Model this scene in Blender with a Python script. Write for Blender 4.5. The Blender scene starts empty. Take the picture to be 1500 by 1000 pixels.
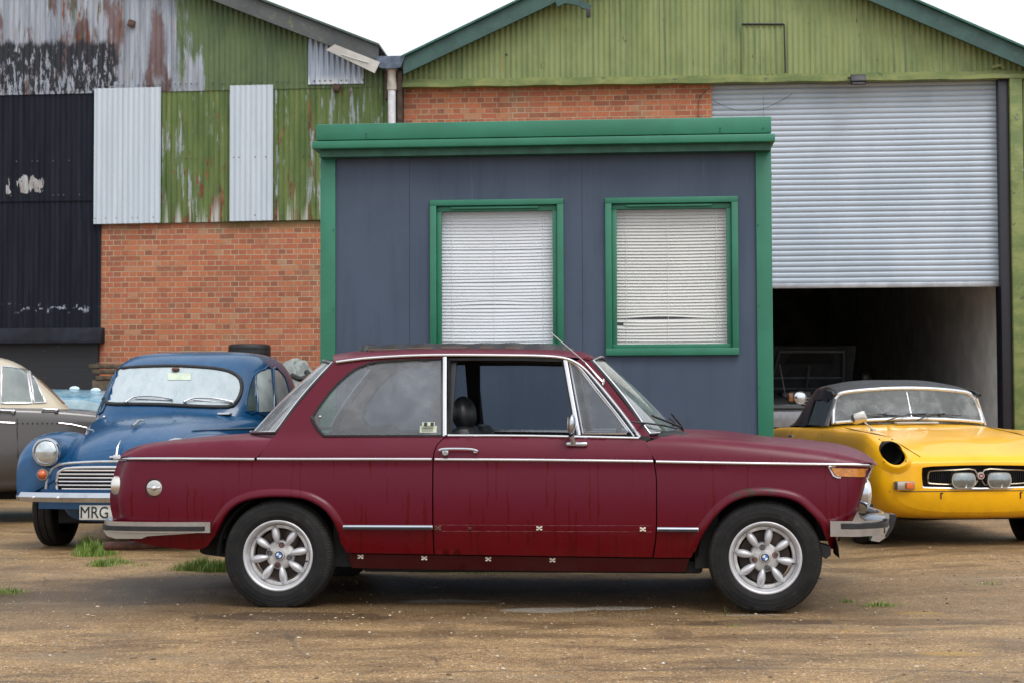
import bpy, bmesh, math, random
from mathutils import Vector, Matrix, Euler, noise as mnoise
from mathutils.geometry import delaunay_2d_cdt
from mathutils.bvhtree import BVHTree
R = math.radians; PI = math.pi
random.seed(7)
scn = bpy.context.scene
COL = scn.collection
# ------------------------------------------------ camera, sky, sun, exposure
FPX = 2350.0; CAMH = 1.05; PITCH = R(2.19); ROLL = R(-0.2)
cd = bpy.data.cameras.new('camera'); cam = bpy.data.objects.new('camera', cd); COL.objects.link(cam)
cd.sensor_width = 36; cd.lens = FPX/1500*36; cd.clip_start = .05; cd.clip_end = 2000
CROT = Euler((PI/2+PITCH, 0, 0)).to_matrix() @ Euler((0, 0, ROLL)).to_matrix()
cam.matrix_world = Matrix.Translation((0, 0, CAMH)) @ CROT.to_4x4()
scn.camera = cam
cd.dof.use_dof = True; cd.dof.focus_distance = 8.4; cd.dof.aperture_fstop = 10
w = bpy.data.worlds.new("World"); scn.world = w; w.use_nodes = True
wn = w.node_tree.nodes; wl = w.node_tree.links; bg = wn['Background']
sky = wn.new('ShaderNodeTexSky'); sky.sky_type = 'NISHITA'; sky.sun_disc = False
SUN_EL, SUN_AZ = R(58), R(150)
sky.sun_elevation = SUN_EL; sky.sun_rotation = SUN_AZ
sky.dust_density = 8; sky.air_density = 1.2; sky.ozone_density = 1
hs = wn.new('ShaderNodeHueSaturation'); hs.inputs['Saturation'].default_value = .12
cm = wn.new('ShaderNodeMix'); cm.data_type = 'RGBA'; cm.inputs[0].default_value = .62
cm.inputs[7].default_value = (11.4, 11.9, 12.7, 1)      # the even white cloud deck over the clear-sky model
wl.new(sky.outputs[0], hs.inputs['Color']); wl.new(hs.outputs[0], cm.inputs[6])
wl.new(cm.outputs[2], bg.inputs['Color']); bg.inputs['Strength'].default_value = .1
sd = bpy.data.lights.new('sun', 'SUN'); sun = bpy.data.objects.new('sun', sd); COL.objects.link(sun)
sd.energy = 1.0; sd.angle = R(25); sd.color = (1, .97, .93)
sdir = Vector((math.sin(SUN_AZ)*math.cos(SUN_EL), math.cos(SUN_AZ)*math.cos(SUN_EL), math.sin(SUN_EL)))
sun.rotation_euler = sdir.to_track_quat('Z', 'Y').to_euler(); sun.location = (0, -5, 20)
vs = scn.view_settings; vs.view_transform = 'Standard'; vs.look = 'None'; vs.gamma = 1; vs.use_curve_mapping = False
vs.exposure = .40
scn.cycles.max_bounces = 8; scn.cycles.diffuse_bounces = 6; scn.cycles.transparent_max_bounces = 12
scn.cycles.use_denoising = True
# ------------------------------------------------ frames: a pixel of the photo to a point on a plane of a thing
class Frame:
    def __init__(s, x, y, rz): s.o = Vector((x, y, 0)); s.rz = rz; s.m = Matrix.Rotation(-rz, 3, 'Z')
    def ray(s, px, py):
        d = CROT @ Vector(((px-750)/FPX, (500-py)/FPX, -1))
        return s.m @ (Vector((0, 0, CAMH))-s.o), s.m @ d
    def at(s, px, py, y=0.0):
        o, d = s.ray(px, py)
        if callable(y):
            yy = y(0, .8)
            for _ in range(8):
                t = (yy-o.y)/d.y; p = o+d*t; yy = y(p.x, p.z)
        else: yy = y
        t = (yy-o.y)/d.y; p = o+d*t
        return (p.x, p.z)
    def atx(s, px, py, x):
        o, d = s.ray(px, py); t = (x-o.x)/d.x; p = o+d*t; return (p.y, p.z)
    def atz(s, px, py, z=0.0):
        o, d = s.ray(px, py); t = (z-o.z)/d.z; p = o+d*t; return (p.x, p.y)
# ------------------------------------------------ scene objects
def tag(o, label=None, cat=None, group=None, kind=None):
    if label: o['label'] = label
    if cat: o['category'] = cat
    if group: o['group'] = group
    if kind: o['kind'] = kind
    return o
def thing(name, label, cat, loc=(0, 0, 0), rz=0, group=None):
    o = bpy.data.objects.new(name, None); COL.objects.link(o); o.location = loc; o.rotation_euler = (0, 0, rz)
    o.empty_display_size = .2
    return tag(o, label, cat, group)
def kids(o): return [c for c in bpy.data.objects if c.parent == o]
def dup(o, parent=None, label=None, loc=None, rot=None):
    c = o.copy(); COL.objects.link(c); c.parent = parent
    if label: c['label'] = label
    if loc is not None: c.location = loc
    if rot is not None: c.rotation_euler = rot
    for k in kids(o): dup(k, c)
    return c
def cr(pts, n=6, closed=False):
    P = [Vector(p) for p in pts]; out = []; m = len(P)
    for i in range(m if closed else m-1):
        if closed: a, b, c, d = P[i-1], P[i], P[(i+1) % m], P[(i+2) % m]
        else: a, b, c, d = P[max(i-1, 0)], P[i], P[i+1], P[min(i+2, m-1)]
        for k in range(n):
            t = k/n
            out.append(.5*((2*b)+(c-a)*t+(2*a-5*b+4*c-d)*t*t+(3*b-a-3*c+d)*t**3))
    if not closed: out.append(P[-1])
    return out
def resample(pts, step, closed=False):
    P = [Vector(p) for p in pts]
    if closed: P = P+[P[0]]
    out = []
    for a, b in zip(P, P[1:]):
        L = (b-a).length; k = max(1, int(math.ceil(L/step)))
        for i in range(k): out.append(a.lerp(b, i/k))
    if not closed: out.append(P[-1])
    return out
def lerp(a, b, t): return a+(b-a)*t
def interp(tab, x):
    if x <= tab[0][0]: return tab[0][1]
    for (x0, y0), (x1, y1) in zip(tab, tab[1:]):
        if x <= x1: return lerp(y0, y1, (x-x0)/(x1-x0))
    return tab[-1][1]
def sinterp(tab, x):        # smooth (monotone-ish catmull) table
    n = len(tab)
    if x <= tab[0][0]: return tab[0][1]
    if x >= tab[-1][0]: return tab[-1][1]
    for i in range(n-1):
        if x <= tab[i+1][0]:
            x0, y0 = tab[i]; x1, y1 = tab[i+1]; h = x1-x0
            m0 = (y1-tab[i-1][1])/(x1-tab[i-1][0]) if i > 0 else (y1-y0)/h
            m1 = (tab[i+2][1]-y0)/(tab[i+2][0]-x0) if i < n-2 else (y1-y0)/h
            t = (x-x0)/h
            return (2*t**3-3*t*t+1)*y0+(t**3-2*t*t+t)*h*m0+(-2*t**3+3*t*t)*y1+(t**3-t*t)*h*m1
def inpoly(x, y, P):
    c = False; j = len(P)-1
    for i in range(len(P)):
        if (P[i][1] > y) != (P[j][1] > y) and x < (P[j][0]-P[i][0])*(y-P[i][1])/(P[j][1]-P[i][1])+P[i][0]: c = not c
        j = i
    return c
def tri2d(outer, holes=(), step=.05):
    """fine triangulation of a 2D polygon with holes; returns verts, faces, boundary loops"""
    vs_, es = [], []; loops = []
    for L in [outer]+list(holes):
        L = resample([(p[0], p[1], 0) for p in L], step, True); i0 = len(vs_); k = len(L)
        vs_ += [Vector((p.x, p.y)) for p in L]; es += [(i0+i, i0+(i+1) % k) for i in range(k)]
    xs = [v.x for v in vs_]; ys = [v.y for v in vs_]; nb = len(vs_); bd = vs_[:]
    cell = {}
    for v in bd: cell.setdefault((int(v.x//step), int(v.y//step)), []).append(v)
    def near(x, y):
        cx, cy = int(x//step), int(y//step)
        for a in (-1, 0, 1):
            for b in (-1, 0, 1):
                for v in cell.get((cx+a, cy+b), ()):
                    if (v.x-x)**2+(v.y-y)**2 < (step*.6)**2: return True
        return False
    x = min(xs)+step*.5
    while x < max(xs):
        y = min(ys)+step*.5
        while y < max(ys):
            if inpoly(x, y, [(p[0], p[1]) for p in outer]) and not any(inpoly(x, y, h) for h in holes) and not near(x, y):
                vs_.append(Vector((x, y)))
            y += step
        x += step
    r = delaunay_2d_cdt(vs_, es, [], 0, 1e-6)
    V, F = r[0], r[2]; out = []
    for f in F:
        cx = sum(V[i].x for i in f)/len(f); cy = sum(V[i].y for i in f)/len(f)
        if inpoly(cx, cy, outer) and not any(inpoly(cx, cy, h) for h in holes): out.append(list(f))
    return V, out
class MB:
    def __init__(s): s.v = []; s.f = []
    def add(s, v, f):
        o = len(s.v); s.v += [Vector(p) for p in v]; s.f += [[i+o for i in q] for q in f]; return s
    def addbm(s, bm):
        bm.verts.index_update(); s.add([v.co.copy() for v in bm.verts], [[v.index for v in f.verts] for f in bm.faces]); bm.free(); return s
    def box(s, c, size, bev=0, rot=None, seg=2):
        bm = bmesh.new(); bmesh.ops.create_cube(bm, size=1)
        for v in bm.verts: v.co = Vector((v.co.x*size[0], v.co.y*size[1], v.co.z*size[2]))
        if bev: bmesh.ops.bevel(bm, geom=bm.edges[:]+bm.verts[:], offset=bev, segments=seg, profile=.5, affect='EDGES')
        M = Matrix.Translation(c)
        if rot: M = M @ Euler(rot).to_matrix().to_4x4()
        bm.transform(M); return s.addbm(bm)
    def bx(s, x0, x1, y0, y1, z0, z1, bev=0):
        return s.box(((x0+x1)/2, (y0+y1)/2, (z0+z1)/2), (abs(x1-x0), abs(y1-y0), abs(z1-z0)), bev)
    def grid(s, nu, nv, fn, cu=False, cv=False):
        U = nu if cu else nu+1; V = nv if cv else nv+1; vv = []; ff = []
        for i in range(U):
            for j in range(V): vv.append(Vector(fn(i/nu, j/nv)))
        for i in range(nu):
            for j in range(nv):
                a = i*V+j; b = ((i+1) % U)*V+j; c = ((i+1) % U)*V+(j+1) % V; d = i*V+(j+1) % V
                ff.append([a, b, c, d])
        return s.add(vv, ff)
    def sweep(s, pts, prof, closed=False, up=(0, 0, 1), cap=True, scale=None):
        """sweep a closed 2D profile (a: sideways, b: along up) along a polyline"""
        P = [Vector(p) for p in pts]; n = len(P); up = Vector(up); k = len(prof); vv = []; ff = []
        for i in range(n):
            if closed: t = P[(i+1) % n]-P[i-1]
            else: t = P[min(i+1, n-1)]-P[max(i-1, 0)]
            if t.length < 1e-9: t = Vector((1, 0, 0))
            t.normalize(); a = t.cross(up)
            if a.length < 1e-3: a = t.cross(Vector((.3, 1, .1)))
            a.normalize(); b = a.cross(t).normalized(); sc = scale[i] if scale else 1
            vv += [P[i]+a*p[0]*sc+b*p[1]*sc for p in prof]
        for i in range(n if closed else n-1):
            for j in range(k):
                ff.append([i*k+j, ((i+1) % n)*k+j, ((i+1) % n)*k+(j+1) % k, i*k+(j+1) % k])
        if cap and not closed: ff.append(list(range(k))); ff.append([(n-1)*k+j for j in range(k)][::-1])
        return s.add(vv, ff)
    def tube(s, pts, r, seg=8, closed=False, up=(0, 0, 1), scale=None):
        return s.sweep(pts, [(r*math.cos(2*PI*i/seg), r*math.sin(2*PI*i/seg)) for i in range(seg)], closed, up, True, scale)
    def lathe(s, prof, axis='Z', c=(0, 0, 0), seg=48, rot=0):
        c = Vector(c); vv = []; ff = []; k = len(prof)
        for i in range(seg):
            a = 2*PI*i/seg+rot; ca, sa = math.cos(a), math.sin(a)
            for r_, h in prof:
                if axis == 'Z': p = (r_*ca, r_*sa, h)
                elif axis == 'Y': p = (r_*ca, h, r_*sa)
                else: p = (h, r_*ca, r_*sa)
                vv.append(c+Vector(p))
        for i in range(seg):
            for j in range(k-1): ff.append([i*k+j, ((i+1) % seg)*k+j, ((i+1) % seg)*k+j+1, i*k+j+1])
        return s.add(vv, ff)
    def ell(s, c, rad, seg=16, rot=None):
        bm = bmesh.new(); bmesh.ops.create_uvsphere(bm, u_segments=seg, v_segments=max(6, seg*2//3), radius=1)
        M = Matrix.Translation(c) @ (Euler(rot).to_matrix().to_4x4() if rot else Matrix.Identity(4)) @ Matrix.Diagonal((rad[0], rad[1], rad[2], 1))
        bm.transform(M); return s.addbm(bm)
    def extrude(s, poly, y0, y1, step=None, plane='XZ'):
        V, F = tri2d([(p[0], p[1]) for p in poly], (), step or 1e3); n = len(V)
        def q(v, y): return (v.x, y, v.y) if plane == 'XZ' else ((y, v.x, v.y) if plane == 'YZ' else (v.x, v.y, y))
        vv = [q(v, y0) for v in V]+[q(v, y1) for v in V]
        ed = {}
        for f in F:
            for a, b in zip(f, f[1:]+f[:1]): ed[(a, b)] = ed.get((a, b), 0)+1
        ff = [list(f) for f in F]+[[i+n for i in f[::-1]] for f in F]
        for (a, b) in ed:
            if (b, a) not in ed: ff.append([b, a, a+n, b+n])
        return s.add(vv, ff)
    def mirror(s, axis=1):
        n = len(s.v); vv = []
        for v in s.v:
            q = v.copy(); q[axis] = -q[axis]; vv.append(q)
        s.v += vv; s.f += [[i+n for i in f[::-1]] for f in s.f]; return s
    def mirrored(s, axis=1):
        m = MB(); m.v = [v.copy() for v in s.v]
        for v in m.v: v[axis] = -v[axis]
        m.f = [f[::-1] for f in s.f]; return m
    def xf(s, M):
        s.v = [M @ v for v in s.v]; return s
    def build(s, name, mat, parent=None, auto=38, sub=0, weld=1e-5, label=None):
        me = bpy.data.meshes.new(name); bm = bmesh.new()
        for v in s.v: bm.verts.new(v)
        bm.verts.ensure_lookup_table()
        for f in s.f:
            if len(set(f)) >= 3:
                try: bm.faces.new([bm.verts[i] for i in f])
                except ValueError: pass
        if weld: bmesh.ops.remove_doubles(bm, verts=bm.verts, dist=weld)
        bmesh.ops.recalc_face_normals(bm, faces=bm.faces)
        for f in bm.faces: f.smooth = True
        ca = R(auto)
        for e in bm.edges:
            if len(e.link_faces) == 2 and e.link_faces[0].normal.length > 0 and e.link_faces[1].normal.length > 0 and e.calc_face_angle(0) > ca: e.smooth = False
        bm.to_mesh(me); bm.free()
        o = bpy.data.objects.new(name, me); COL.objects.link(o)
        if mat: me.materials.append(mat)
        o.parent = parent
        if sub:
            md = o.modifiers.new('sub', 'SUBSURF'); md.levels = sub; md.render_levels = sub
        if label: o['label'] = label
        return o
def panel(outer, yf, holes=(), step=.03, fold=.014, side=-1):
    """skin whose outline is (x,z), with depth y = side*yf(x,z); edges folded inwards"""
    V, F = tri2d(outer, holes, step); n = len(V)
    mb = MB(); vv = [Vector((v.x, side*yf(v.x, v.y), v.y)) for v in V]; ff = [list(f) for f in F]
    ed = set()
    for f in F:
        for a, b in zip(f, f[1:]+f[:1]): ed.add((a, b))
    if fold:
        mp = {}
        def inn(i):
            if i not in mp: mp[i] = len(vv); p = vv[i].copy(); p.y -= side*fold; vv.append(p)
            return mp[i]
        for (a, b) in list(ed):
            if (b, a) not in ed: ff.append([b, a, inn(a), inn(b)])
    return mb.add(vv, ff)
def project(poly2, bvh, plane, origin, direction, off=.004, step=.03):
    """drape a flat outline on a surface: plane(u,v)->point, cast along direction"""
    V, F = tri2d(poly2, (), step); d = Vector(direction).normalized(); vv = []
    last = None
    for v in V:
        p = Vector(plane(v.x, v.y)); hit = bvh.ray_cast(p, d)
        if hit[0] is None: hit = bvh.find_nearest(last if last else p+d*1)
        last = hit[0]; nn = hit[1]
        if nn.dot(d) > 0: nn = -nn
        vv.append(hit[0]+nn*off)
    return MB().add(vv, F)
def projline(pts2, bvh, plane, direction, off=.004):
    d = Vector(direction).normalized(); out = []
    for u, v in pts2:
        p = Vector(plane(u, v)); hit = bvh.ray_cast(p, d)
        if hit[0] is None: hit = bvh.find_nearest(out[-1] if out else p+d)
        nn = hit[1] if hit[1].dot(d) < 0 else -hit[1]
        out.append(hit[0]+nn*off)
    return out
def project_px(pxp, fr, bvh, off=.005, step=9):
    """drape an outline seen in the photo on a curved body: one ray per point from the photo's viewpoint, kept as real geometry"""
    V, F = tri2d(pxp, (), step); vv = [pxhit(v.x, v.y, fr, bvh, off) for v in V]
    return MB().add(vv, F)
def pxhit(px, py, fr, bvh, off=.0):
    o, d = fr.ray(px, py); d = d.normalized(); h = bvh.ray_cast(o, d)
    if h[0] is None:
        q = o+d*((Vector((0, 0, .8))-o).dot(d)); h = bvh.find_nearest(q)
    n = h[1] if h[1].dot(d) < 0 else -h[1]
    return h[0]+n*off
def cut(mb, cutters):
    """carve closed cutter shapes out of a closed shape (exact boolean), returned as plain mesh data"""
    def ob(m):
        bm = bmesh.new(); vs_ = [bm.verts.new(v) for v in m.v]
        for f in m.f:
            if len(set(f)) > 2:
                try: bm.faces.new([vs_[i] for i in f])
                except ValueError: pass
        bmesh.ops.remove_doubles(bm, verts=bm.verts, dist=1e-5); bmesh.ops.recalc_face_normals(bm, faces=bm.faces)
        me = bpy.data.meshes.new('t'); bm.to_mesh(me); bm.free(); o = bpy.data.objects.new('t', me); COL.objects.link(o); return o
    a = ob(mb); cs = [ob(c) for c in cutters]
    for c in cs: md = a.modifiers.new('b', 'BOOLEAN'); md.operation = 'DIFFERENCE'; md.object = c; md.solver = 'EXACT'
    bpy.context.view_layer.update(); me = bpy.data.meshes.new_from_object(a.evaluated_get(bpy.context.evaluated_depsgraph_get()))
    m = MB().add([v.co.copy() for v in me.vertices], [list(q.vertices) for q in me.polygons])
    for o in [a]+cs: d = o.data; bpy.data.objects.remove(o); bpy.data.meshes.remove(d)
    bpy.data.meshes.remove(me); return m
def bvh_of(mb): return BVHTree.FromPolygons(mb.v, [f for f in mb.f], all_triangles=False)
def text_mesh(txt, size, depth=.002):
    c = bpy.data.curves.new('lettering', 'FONT'); c.body = txt; c.size = size; c.extrude = depth; c.align_x = 'CENTER'; c.align_y = 'CENTER'
    o = bpy.data.objects.new('lettering', c); COL.objects.link(o); bpy.context.view_layer.update()
    me = bpy.data.meshes.new_from_object(o.evaluated_get(bpy.context.evaluated_depsgraph_get()))
    m = MB().add([v.co.copy() for v in me.vertices], [list(p.vertices) for p in me.polygons])
    bpy.data.objects.remove(o); bpy.data.curves.remove(c); bpy.data.meshes.remove(me); return m
# ------------------------------------------------ node helper
class G:
    def __init__(s, name):
        s.m = bpy.data.materials.new(name); s.m.use_nodes = True; s.t = s.m.node_tree; s.N = s.t.nodes; s.L = s.t.links
        s.b = s.N['Principled BSDF']; s.out = s.N['Material Output']; s.c = None
    def set(s, inp, v):
        if v is None: return
        if hasattr(v, 'is_output') or isinstance(v, bpy.types.NodeSocket): s.L.new(v, inp); return
        if inp.type == 'RGBA' and not isinstance(v, (int, float)): v = tuple(v)+(1,)*(4-len(v))
        elif inp.type == 'RGBA': v = (v, v, v, 1)
        inp.default_value = v
    def n(s, t, o=0, props=None, **kw):
        nd = s.N.new('ShaderNode'+t)
        for k, v in (props or {}).items(): setattr(nd, k, v)
        for k, v in kw.items():
            s.set(nd.inputs[int(k[1:])] if k[0] == 'i' and k[1:].isdigit() else nd.inputs[k], v)
        return nd.outputs[o]
    def co(s, kind='Object'):
        if s.c is None: s.c = s.N.new('ShaderNodeTexCoord')
        return s.c.outputs[kind]
    def map(s, sc=(1, 1, 1), loc=(0, 0, 0), rot=(0, 0, 0), v=None): return s.n('Mapping', Vector=v or s.co(), Scale=sc, Location=loc, Rotation=rot)
    def noise(s, scale=5, detail=4, rough=.55, v=None, dist=0): return s.n('TexNoise', 0, None, Vector=v or s.co(), Scale=scale, Detail=detail, Roughness=rough, Distortion=dist)
    def vor(s, scale=5, v=None, feat='F1', o=0): return s.n('TexVoronoi', o, {'feature': feat}, Vector=v or s.co(), Scale=scale)
    def mth(s, op, a, b=0, c=0, clamp=False): return s.n('Math', 0, {'operation': op, 'use_clamp': clamp}, i0=a, i1=b, i2=c)
    def xyz(s, v=None):
        nd = s.N.new('ShaderNodeSeparateXYZ'); s.set(nd.inputs[0], v or s.co()); return nd.outputs
    def comb(s, x=0, y=0, z=0): return s.n('CombineXYZ', 0, None, i0=x, i1=y, i2=z)
    def st(s, v, a, b, lo=0., hi=1.):  # smooth step a..b
        return s.n('MapRange', 0, {'interpolation_type': 'SMOOTHSTEP'}, Value=v, i1=a, i2=b, i3=lo, i4=hi)
    def mix(s, f, a, b, mode='MIX'):
        nd = s.N.new('ShaderNodeMix'); nd.data_type = 'RGBA'; nd.blend_type = mode
        s.set(nd.inputs[0], f); s.set(nd.inputs[6], a); s.set(nd.inputs[7], b); return nd.outputs[2]
    def mf(s, f, a, b):
        nd = s.N.new('ShaderNodeMix'); nd.data_type = 'FLOAT'; s.set(nd.inputs[0], f); s.set(nd.inputs[2], a); s.set(nd.inputs[3], b); return nd.outputs[0]
    def ramp(s, f, stops):
        nd = s.N.new('ShaderNodeValToRGB'); s.set(nd.inputs[0], f); e = nd.color_ramp.elements
        while len(e) < len(stops): e.new(.5)
        for i, (p, c) in enumerate(stops): e[i].position = p; e[i].color = tuple(c)+(1,)*(4-len(c)) if not isinstance(c, (int, float)) else (c, c, c, 1)
        return nd.outputs[0]
    def bump(s, h, st=.5, d=.01, prev=None): return s.n('Bump', 0, None, Height=h, Strength=st, Distance=d, Normal=prev)
    def fin(s, col=None, rough=None, metal=None, nrm=None, **kw):
        b = s.b
        s.set(b.inputs['Base Color'], col); s.set(b.inputs['Roughness'], rough); s.set(b.inputs['Metallic'], metal)
        if nrm is not None: s.set(b.inputs['Normal'], nrm)
        for k, v in kw.items(): s.set(b.inputs[k.replace('_', ' ')], v)
        return s.m
def plain(name, col, rough=.5, metal=0, var=.12, scale=12, bump=.0, **kw):
    """a colour with slight wear so that nothing is perfectly even"""
    g = G(name); n1 = g.noise(scale, 5); c = g.mix(g.st(n1, .35, .7), tuple(x*(1-var) for x in col), tuple(min(1, x*(1+var)) for x in col))
    r_ = g.mth('ADD', g.mth('MULTIPLY', g.noise(scale*2.3, 3), .2), rough-.1, clamp=True)
    return g.fin(c, r_, metal, g.bump(g.noise(scale*4, 4), bump, .004) if bump else None, **kw)
# ------------------------------------------------ ground
def gz(x, y):
    n = mnoise.noise(Vector((x*.45, y*.8, 0)))*.022+mnoise.noise(Vector((x*1.9, y*2.6, 3)))*.007+mnoise.noise(Vector((x*7, y*9, 5)))*.0035
    fade = max(0, 1-max(0, (y-15)/6)) if y > 15 else 1
    step = 0
    if x > 2.2: step = .022*max(0, min(1, (y-9.35-.12*mnoise.noise(Vector((x*.8, 0, 0))))/.05))*min(1, (x-2.2)/.8)
    rut = -.02*math.exp(-((y-8.9-.15*math.sin(x))/.25)**2)*(1 if x < -1.2 else 0)*min(1, (-1.2-x)) if x < -1.2 else 0
    return (n+step+rut-.006)*fade
def nonuni(lo, hi, d0, d1, far):
    a = []; x = d0
    while x <= d1+1e-6: a.append(x); x += hi
    s_ = hi; x = d1
    while x < far: s_ *= 1.35; x += s_; a.append(x)
    s_ = hi; x = d0
    while x > -far: s_ *= 1.35; x -= s_; a.insert(0, x)
    return a
def ground():
    xs = nonuni(0, .045, -5.4, 5.4, 400); ys = nonuni(0, .06, 5.2, 15, 400)
    nx, ny = len(xs), len(ys)
    V = [Vector((x, y, gz(x, y) if (abs(x) < 25 and 0 < y < 21) else 0)) for x in xs for y in ys]
    me = bpy.data.meshes.new('ground')
    me.from_pydata(V, [], [(i*ny+j, (i+1)*ny+j, (i+1)*ny+j+1, i*ny+j+1) for i in range(nx-1) for j in range(ny-1)])
    for p in me.polygons: p.use_smooth = True
    g = G('wet_gravel_ground'); X = g.xyz(); x, y = X[0], X[1]
    big = g.noise(.35, 5, .6, v=g.map((1, 1.7, 1))); med = g.noise(1.6, 6, .62, v=g.map((1, 2.6, 1))); fine = g.noise(55, 6, .75)
    v1 = g.vor(95); v1c = g.vor(95, o=1); v2c = g.vor(48, o=1); v2 = g.vor(48)
    grey = g.n('SeparateColor', 0, None, i0=v1c); grey2 = g.n('SeparateColor', 0, None, i0=v2c)
    # matrix of sand and fines
    c = g.ramp(g.mth('ADD', g.mth('MULTIPLY', med, .6), g.mth('MULTIPLY', fine, .4)), [(.25, (.10, .068, .038)), (.42, (.22, .15, .078)), (.58, (.32, .225, .12)), (.8, (.42, .31, .18))])
    stone = g.ramp(grey, [(0, (.07, .05, .034)), (.3, (.26, .165, .075)), (.65, (.38, .27, .14)), (.87, (.48, .37, .23)), (.97, (.6, .54, .45)), (1, (.75, .7, .62))])
    c = g.mix(g.mth('MULTIPLY', g.st(v1, .6, .25), .85), c, stone)
    stone2 = g.ramp(grey2, [(0, (.12, .08, .05)), (.5, (.26, .17, .08)), (.9, (.34, .24, .14)), (1, (.6, .55, .48))])
    c = g.mix(g.mth('MULTIPLY', g.st(grey2, .8, .9), g.st(v2, .4, .25)), c, stone2)
    # damp mud: broad patches, streaks, and the cars' strip painted darker for contact shade
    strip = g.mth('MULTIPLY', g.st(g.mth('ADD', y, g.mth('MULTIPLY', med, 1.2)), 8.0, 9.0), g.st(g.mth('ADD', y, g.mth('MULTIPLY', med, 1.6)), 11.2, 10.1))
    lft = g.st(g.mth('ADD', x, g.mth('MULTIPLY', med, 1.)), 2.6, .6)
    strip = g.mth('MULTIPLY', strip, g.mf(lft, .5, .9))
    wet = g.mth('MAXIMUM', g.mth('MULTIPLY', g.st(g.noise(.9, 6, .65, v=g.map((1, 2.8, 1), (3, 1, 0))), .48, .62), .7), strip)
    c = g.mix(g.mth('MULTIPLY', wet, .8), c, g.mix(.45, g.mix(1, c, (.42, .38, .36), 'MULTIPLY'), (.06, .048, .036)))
    g3 = g.n('SeparateColor', 0, None, i0=g.vor(150, o=1)); mul = g.ramp(g3, [(0, .6), (.35, .88), (.75, 1.05), (.92, 1.35), (1, 1.9)])
    c = g.mix(1, c, mul, 'MULTIPLY')
    # faint grey concrete showing through and a pale repair by the sill
    conc = g.mth('MULTIPLY', g.st(g.noise(1.1, 5, .6, v=g.map((1, 2.2, 1), (7, 2, 0))), .56, .66), .5)
    c = g.mix(conc, c, (.2, .165, .125)); c = g.mix(1, c, (1.2, 1.09, .92), 'MULTIPLY'); mot = g.ramp(g.noise(1.5, 7, .72, v=g.map((1, 1.6, 1), (2, 9, 0))), [(.36, (.68, .62, .58)), (.48, (.95, .93, .9)), (.62, (1.12, 1.1, 1.08))]); c = g.mix(1, c, mot, 'MULTIPLY')
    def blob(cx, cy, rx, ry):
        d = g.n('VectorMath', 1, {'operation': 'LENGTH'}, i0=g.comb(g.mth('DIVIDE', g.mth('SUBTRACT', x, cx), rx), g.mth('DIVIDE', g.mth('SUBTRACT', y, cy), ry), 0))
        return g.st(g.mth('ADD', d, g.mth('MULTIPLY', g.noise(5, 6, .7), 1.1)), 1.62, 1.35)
    for (px, py, rx, ry, k_) in ((262, 852, .62, .42, .75), (110, 868, .7, .2, .5), (430, 900, .55, .17, .7), (1110, 906, .4, .12, .6), (985, 925, .09, .3, .45), (330, 905, .16, .25, .35), (640, 925, .1, .35, .35), (1300, 905, .7, .13, .45), (1180, 930, .5, .12, .4), (1060, 955, .5, .12, .35), (180, 945, .25, .12, .35), (760, 858, 1.7, .35, .7)):  # dark stains; the wide last one is contact shade painted under the car
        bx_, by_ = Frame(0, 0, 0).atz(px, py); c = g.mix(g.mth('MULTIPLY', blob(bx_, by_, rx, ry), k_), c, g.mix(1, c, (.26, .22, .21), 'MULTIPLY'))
    for (px, py, rx, ry) in ((655, 877, .26, .07), (800, 888, .24, .09), (905, 886, .19, .06), (1098, 894, .17, .03)):
        bx_, by_ = Frame(0, 0, 0).atz(px, py); c = g.mix(g.mth('MULTIPLY', blob(bx_, by_, rx, ry), .75), c, (.34, .31, .26))
    for (px, py, rx, ry) in ((1392, 957, .17, .06), (1345, 891, .13, .05), (1250, 918, .1, .03)):
        bx_, by_ = Frame(0, 0, 0).atz(px, py); c = g.mix(g.mth('MULTIPLY', blob(bx_, by_, rx, ry), .55), c, (.42, .24, .04))
    # slab joint: a thin pale edge running across at the right
    jy = g.mth('ADD', 9.34, g.mth('MULTIPLY', g.noise(1.2, 3), .16)); dj = g.mth('ABSOLUTE', g.mth('SUBTRACT', y, jy))
    c = g.mix(g.mth('MULTIPLY', g.mth('MULTIPLY', g.st(dj, .035, .01), g.st(x, 2.4, 3.2)), .6), c, (.5, .42, .3))
    for yc, amp, sc_, lo_, hi_ in ((6.12, .35, .5, -9, .4), (6.35, .3, .45, -.6, 9), (7.15, .5, .7, -2.6, -.9)):
        jj = g.mth('ADD', yc-amp/2, g.mth('MULTIPLY', g.noise(sc_, 6, .7, v=g.map(loc=(yc*3, 0, 0))), amp)); d_ = g.mth('ABSOLUTE', g.mth('SUBTRACT', y, jj))
        mk_ = g.mth('MULTIPLY', g.mth('MULTIPLY', g.st(d_, .022, .006), g.st(g.noise(5, 4), .35, .5)), g.mth('MULTIPLY', g.st(x, lo_, lo_+.5), g.st(x, hi_, hi_-.5))); c = g.mix(g.mth('MULTIPLY', mk_, .6), c, (.07, .05, .035))
    # moss
    moss = g.mth('MULTIPLY', g.st(g.noise(2.2, 5, .7, v=g.map((1, 1, 1), (1, 5, 0))), .63, .7), g.st(y, 8.6, 9.4))
    c = g.mix(g.mth('MULTIPLY', moss, .5), c, (.06, .085, .02))
    crk = g.vor(1.1, g.n('VectorMath', 0, {'operation': 'ADD'}, i0=g.map((1, 1.5, 1)), i1=g.n('TexNoise', 1, None, Scale=2., Detail=4.)), 'DISTANCE_TO_EDGE')
    ck = g.mth('MULTIPLY', g.st(crk, .012, .003), g.st(g.noise(.7, 2), .45, .6)); c = g.mix(g.mth('MULTIPLY', ck, .55), c, (.05, .04, .03))
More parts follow.
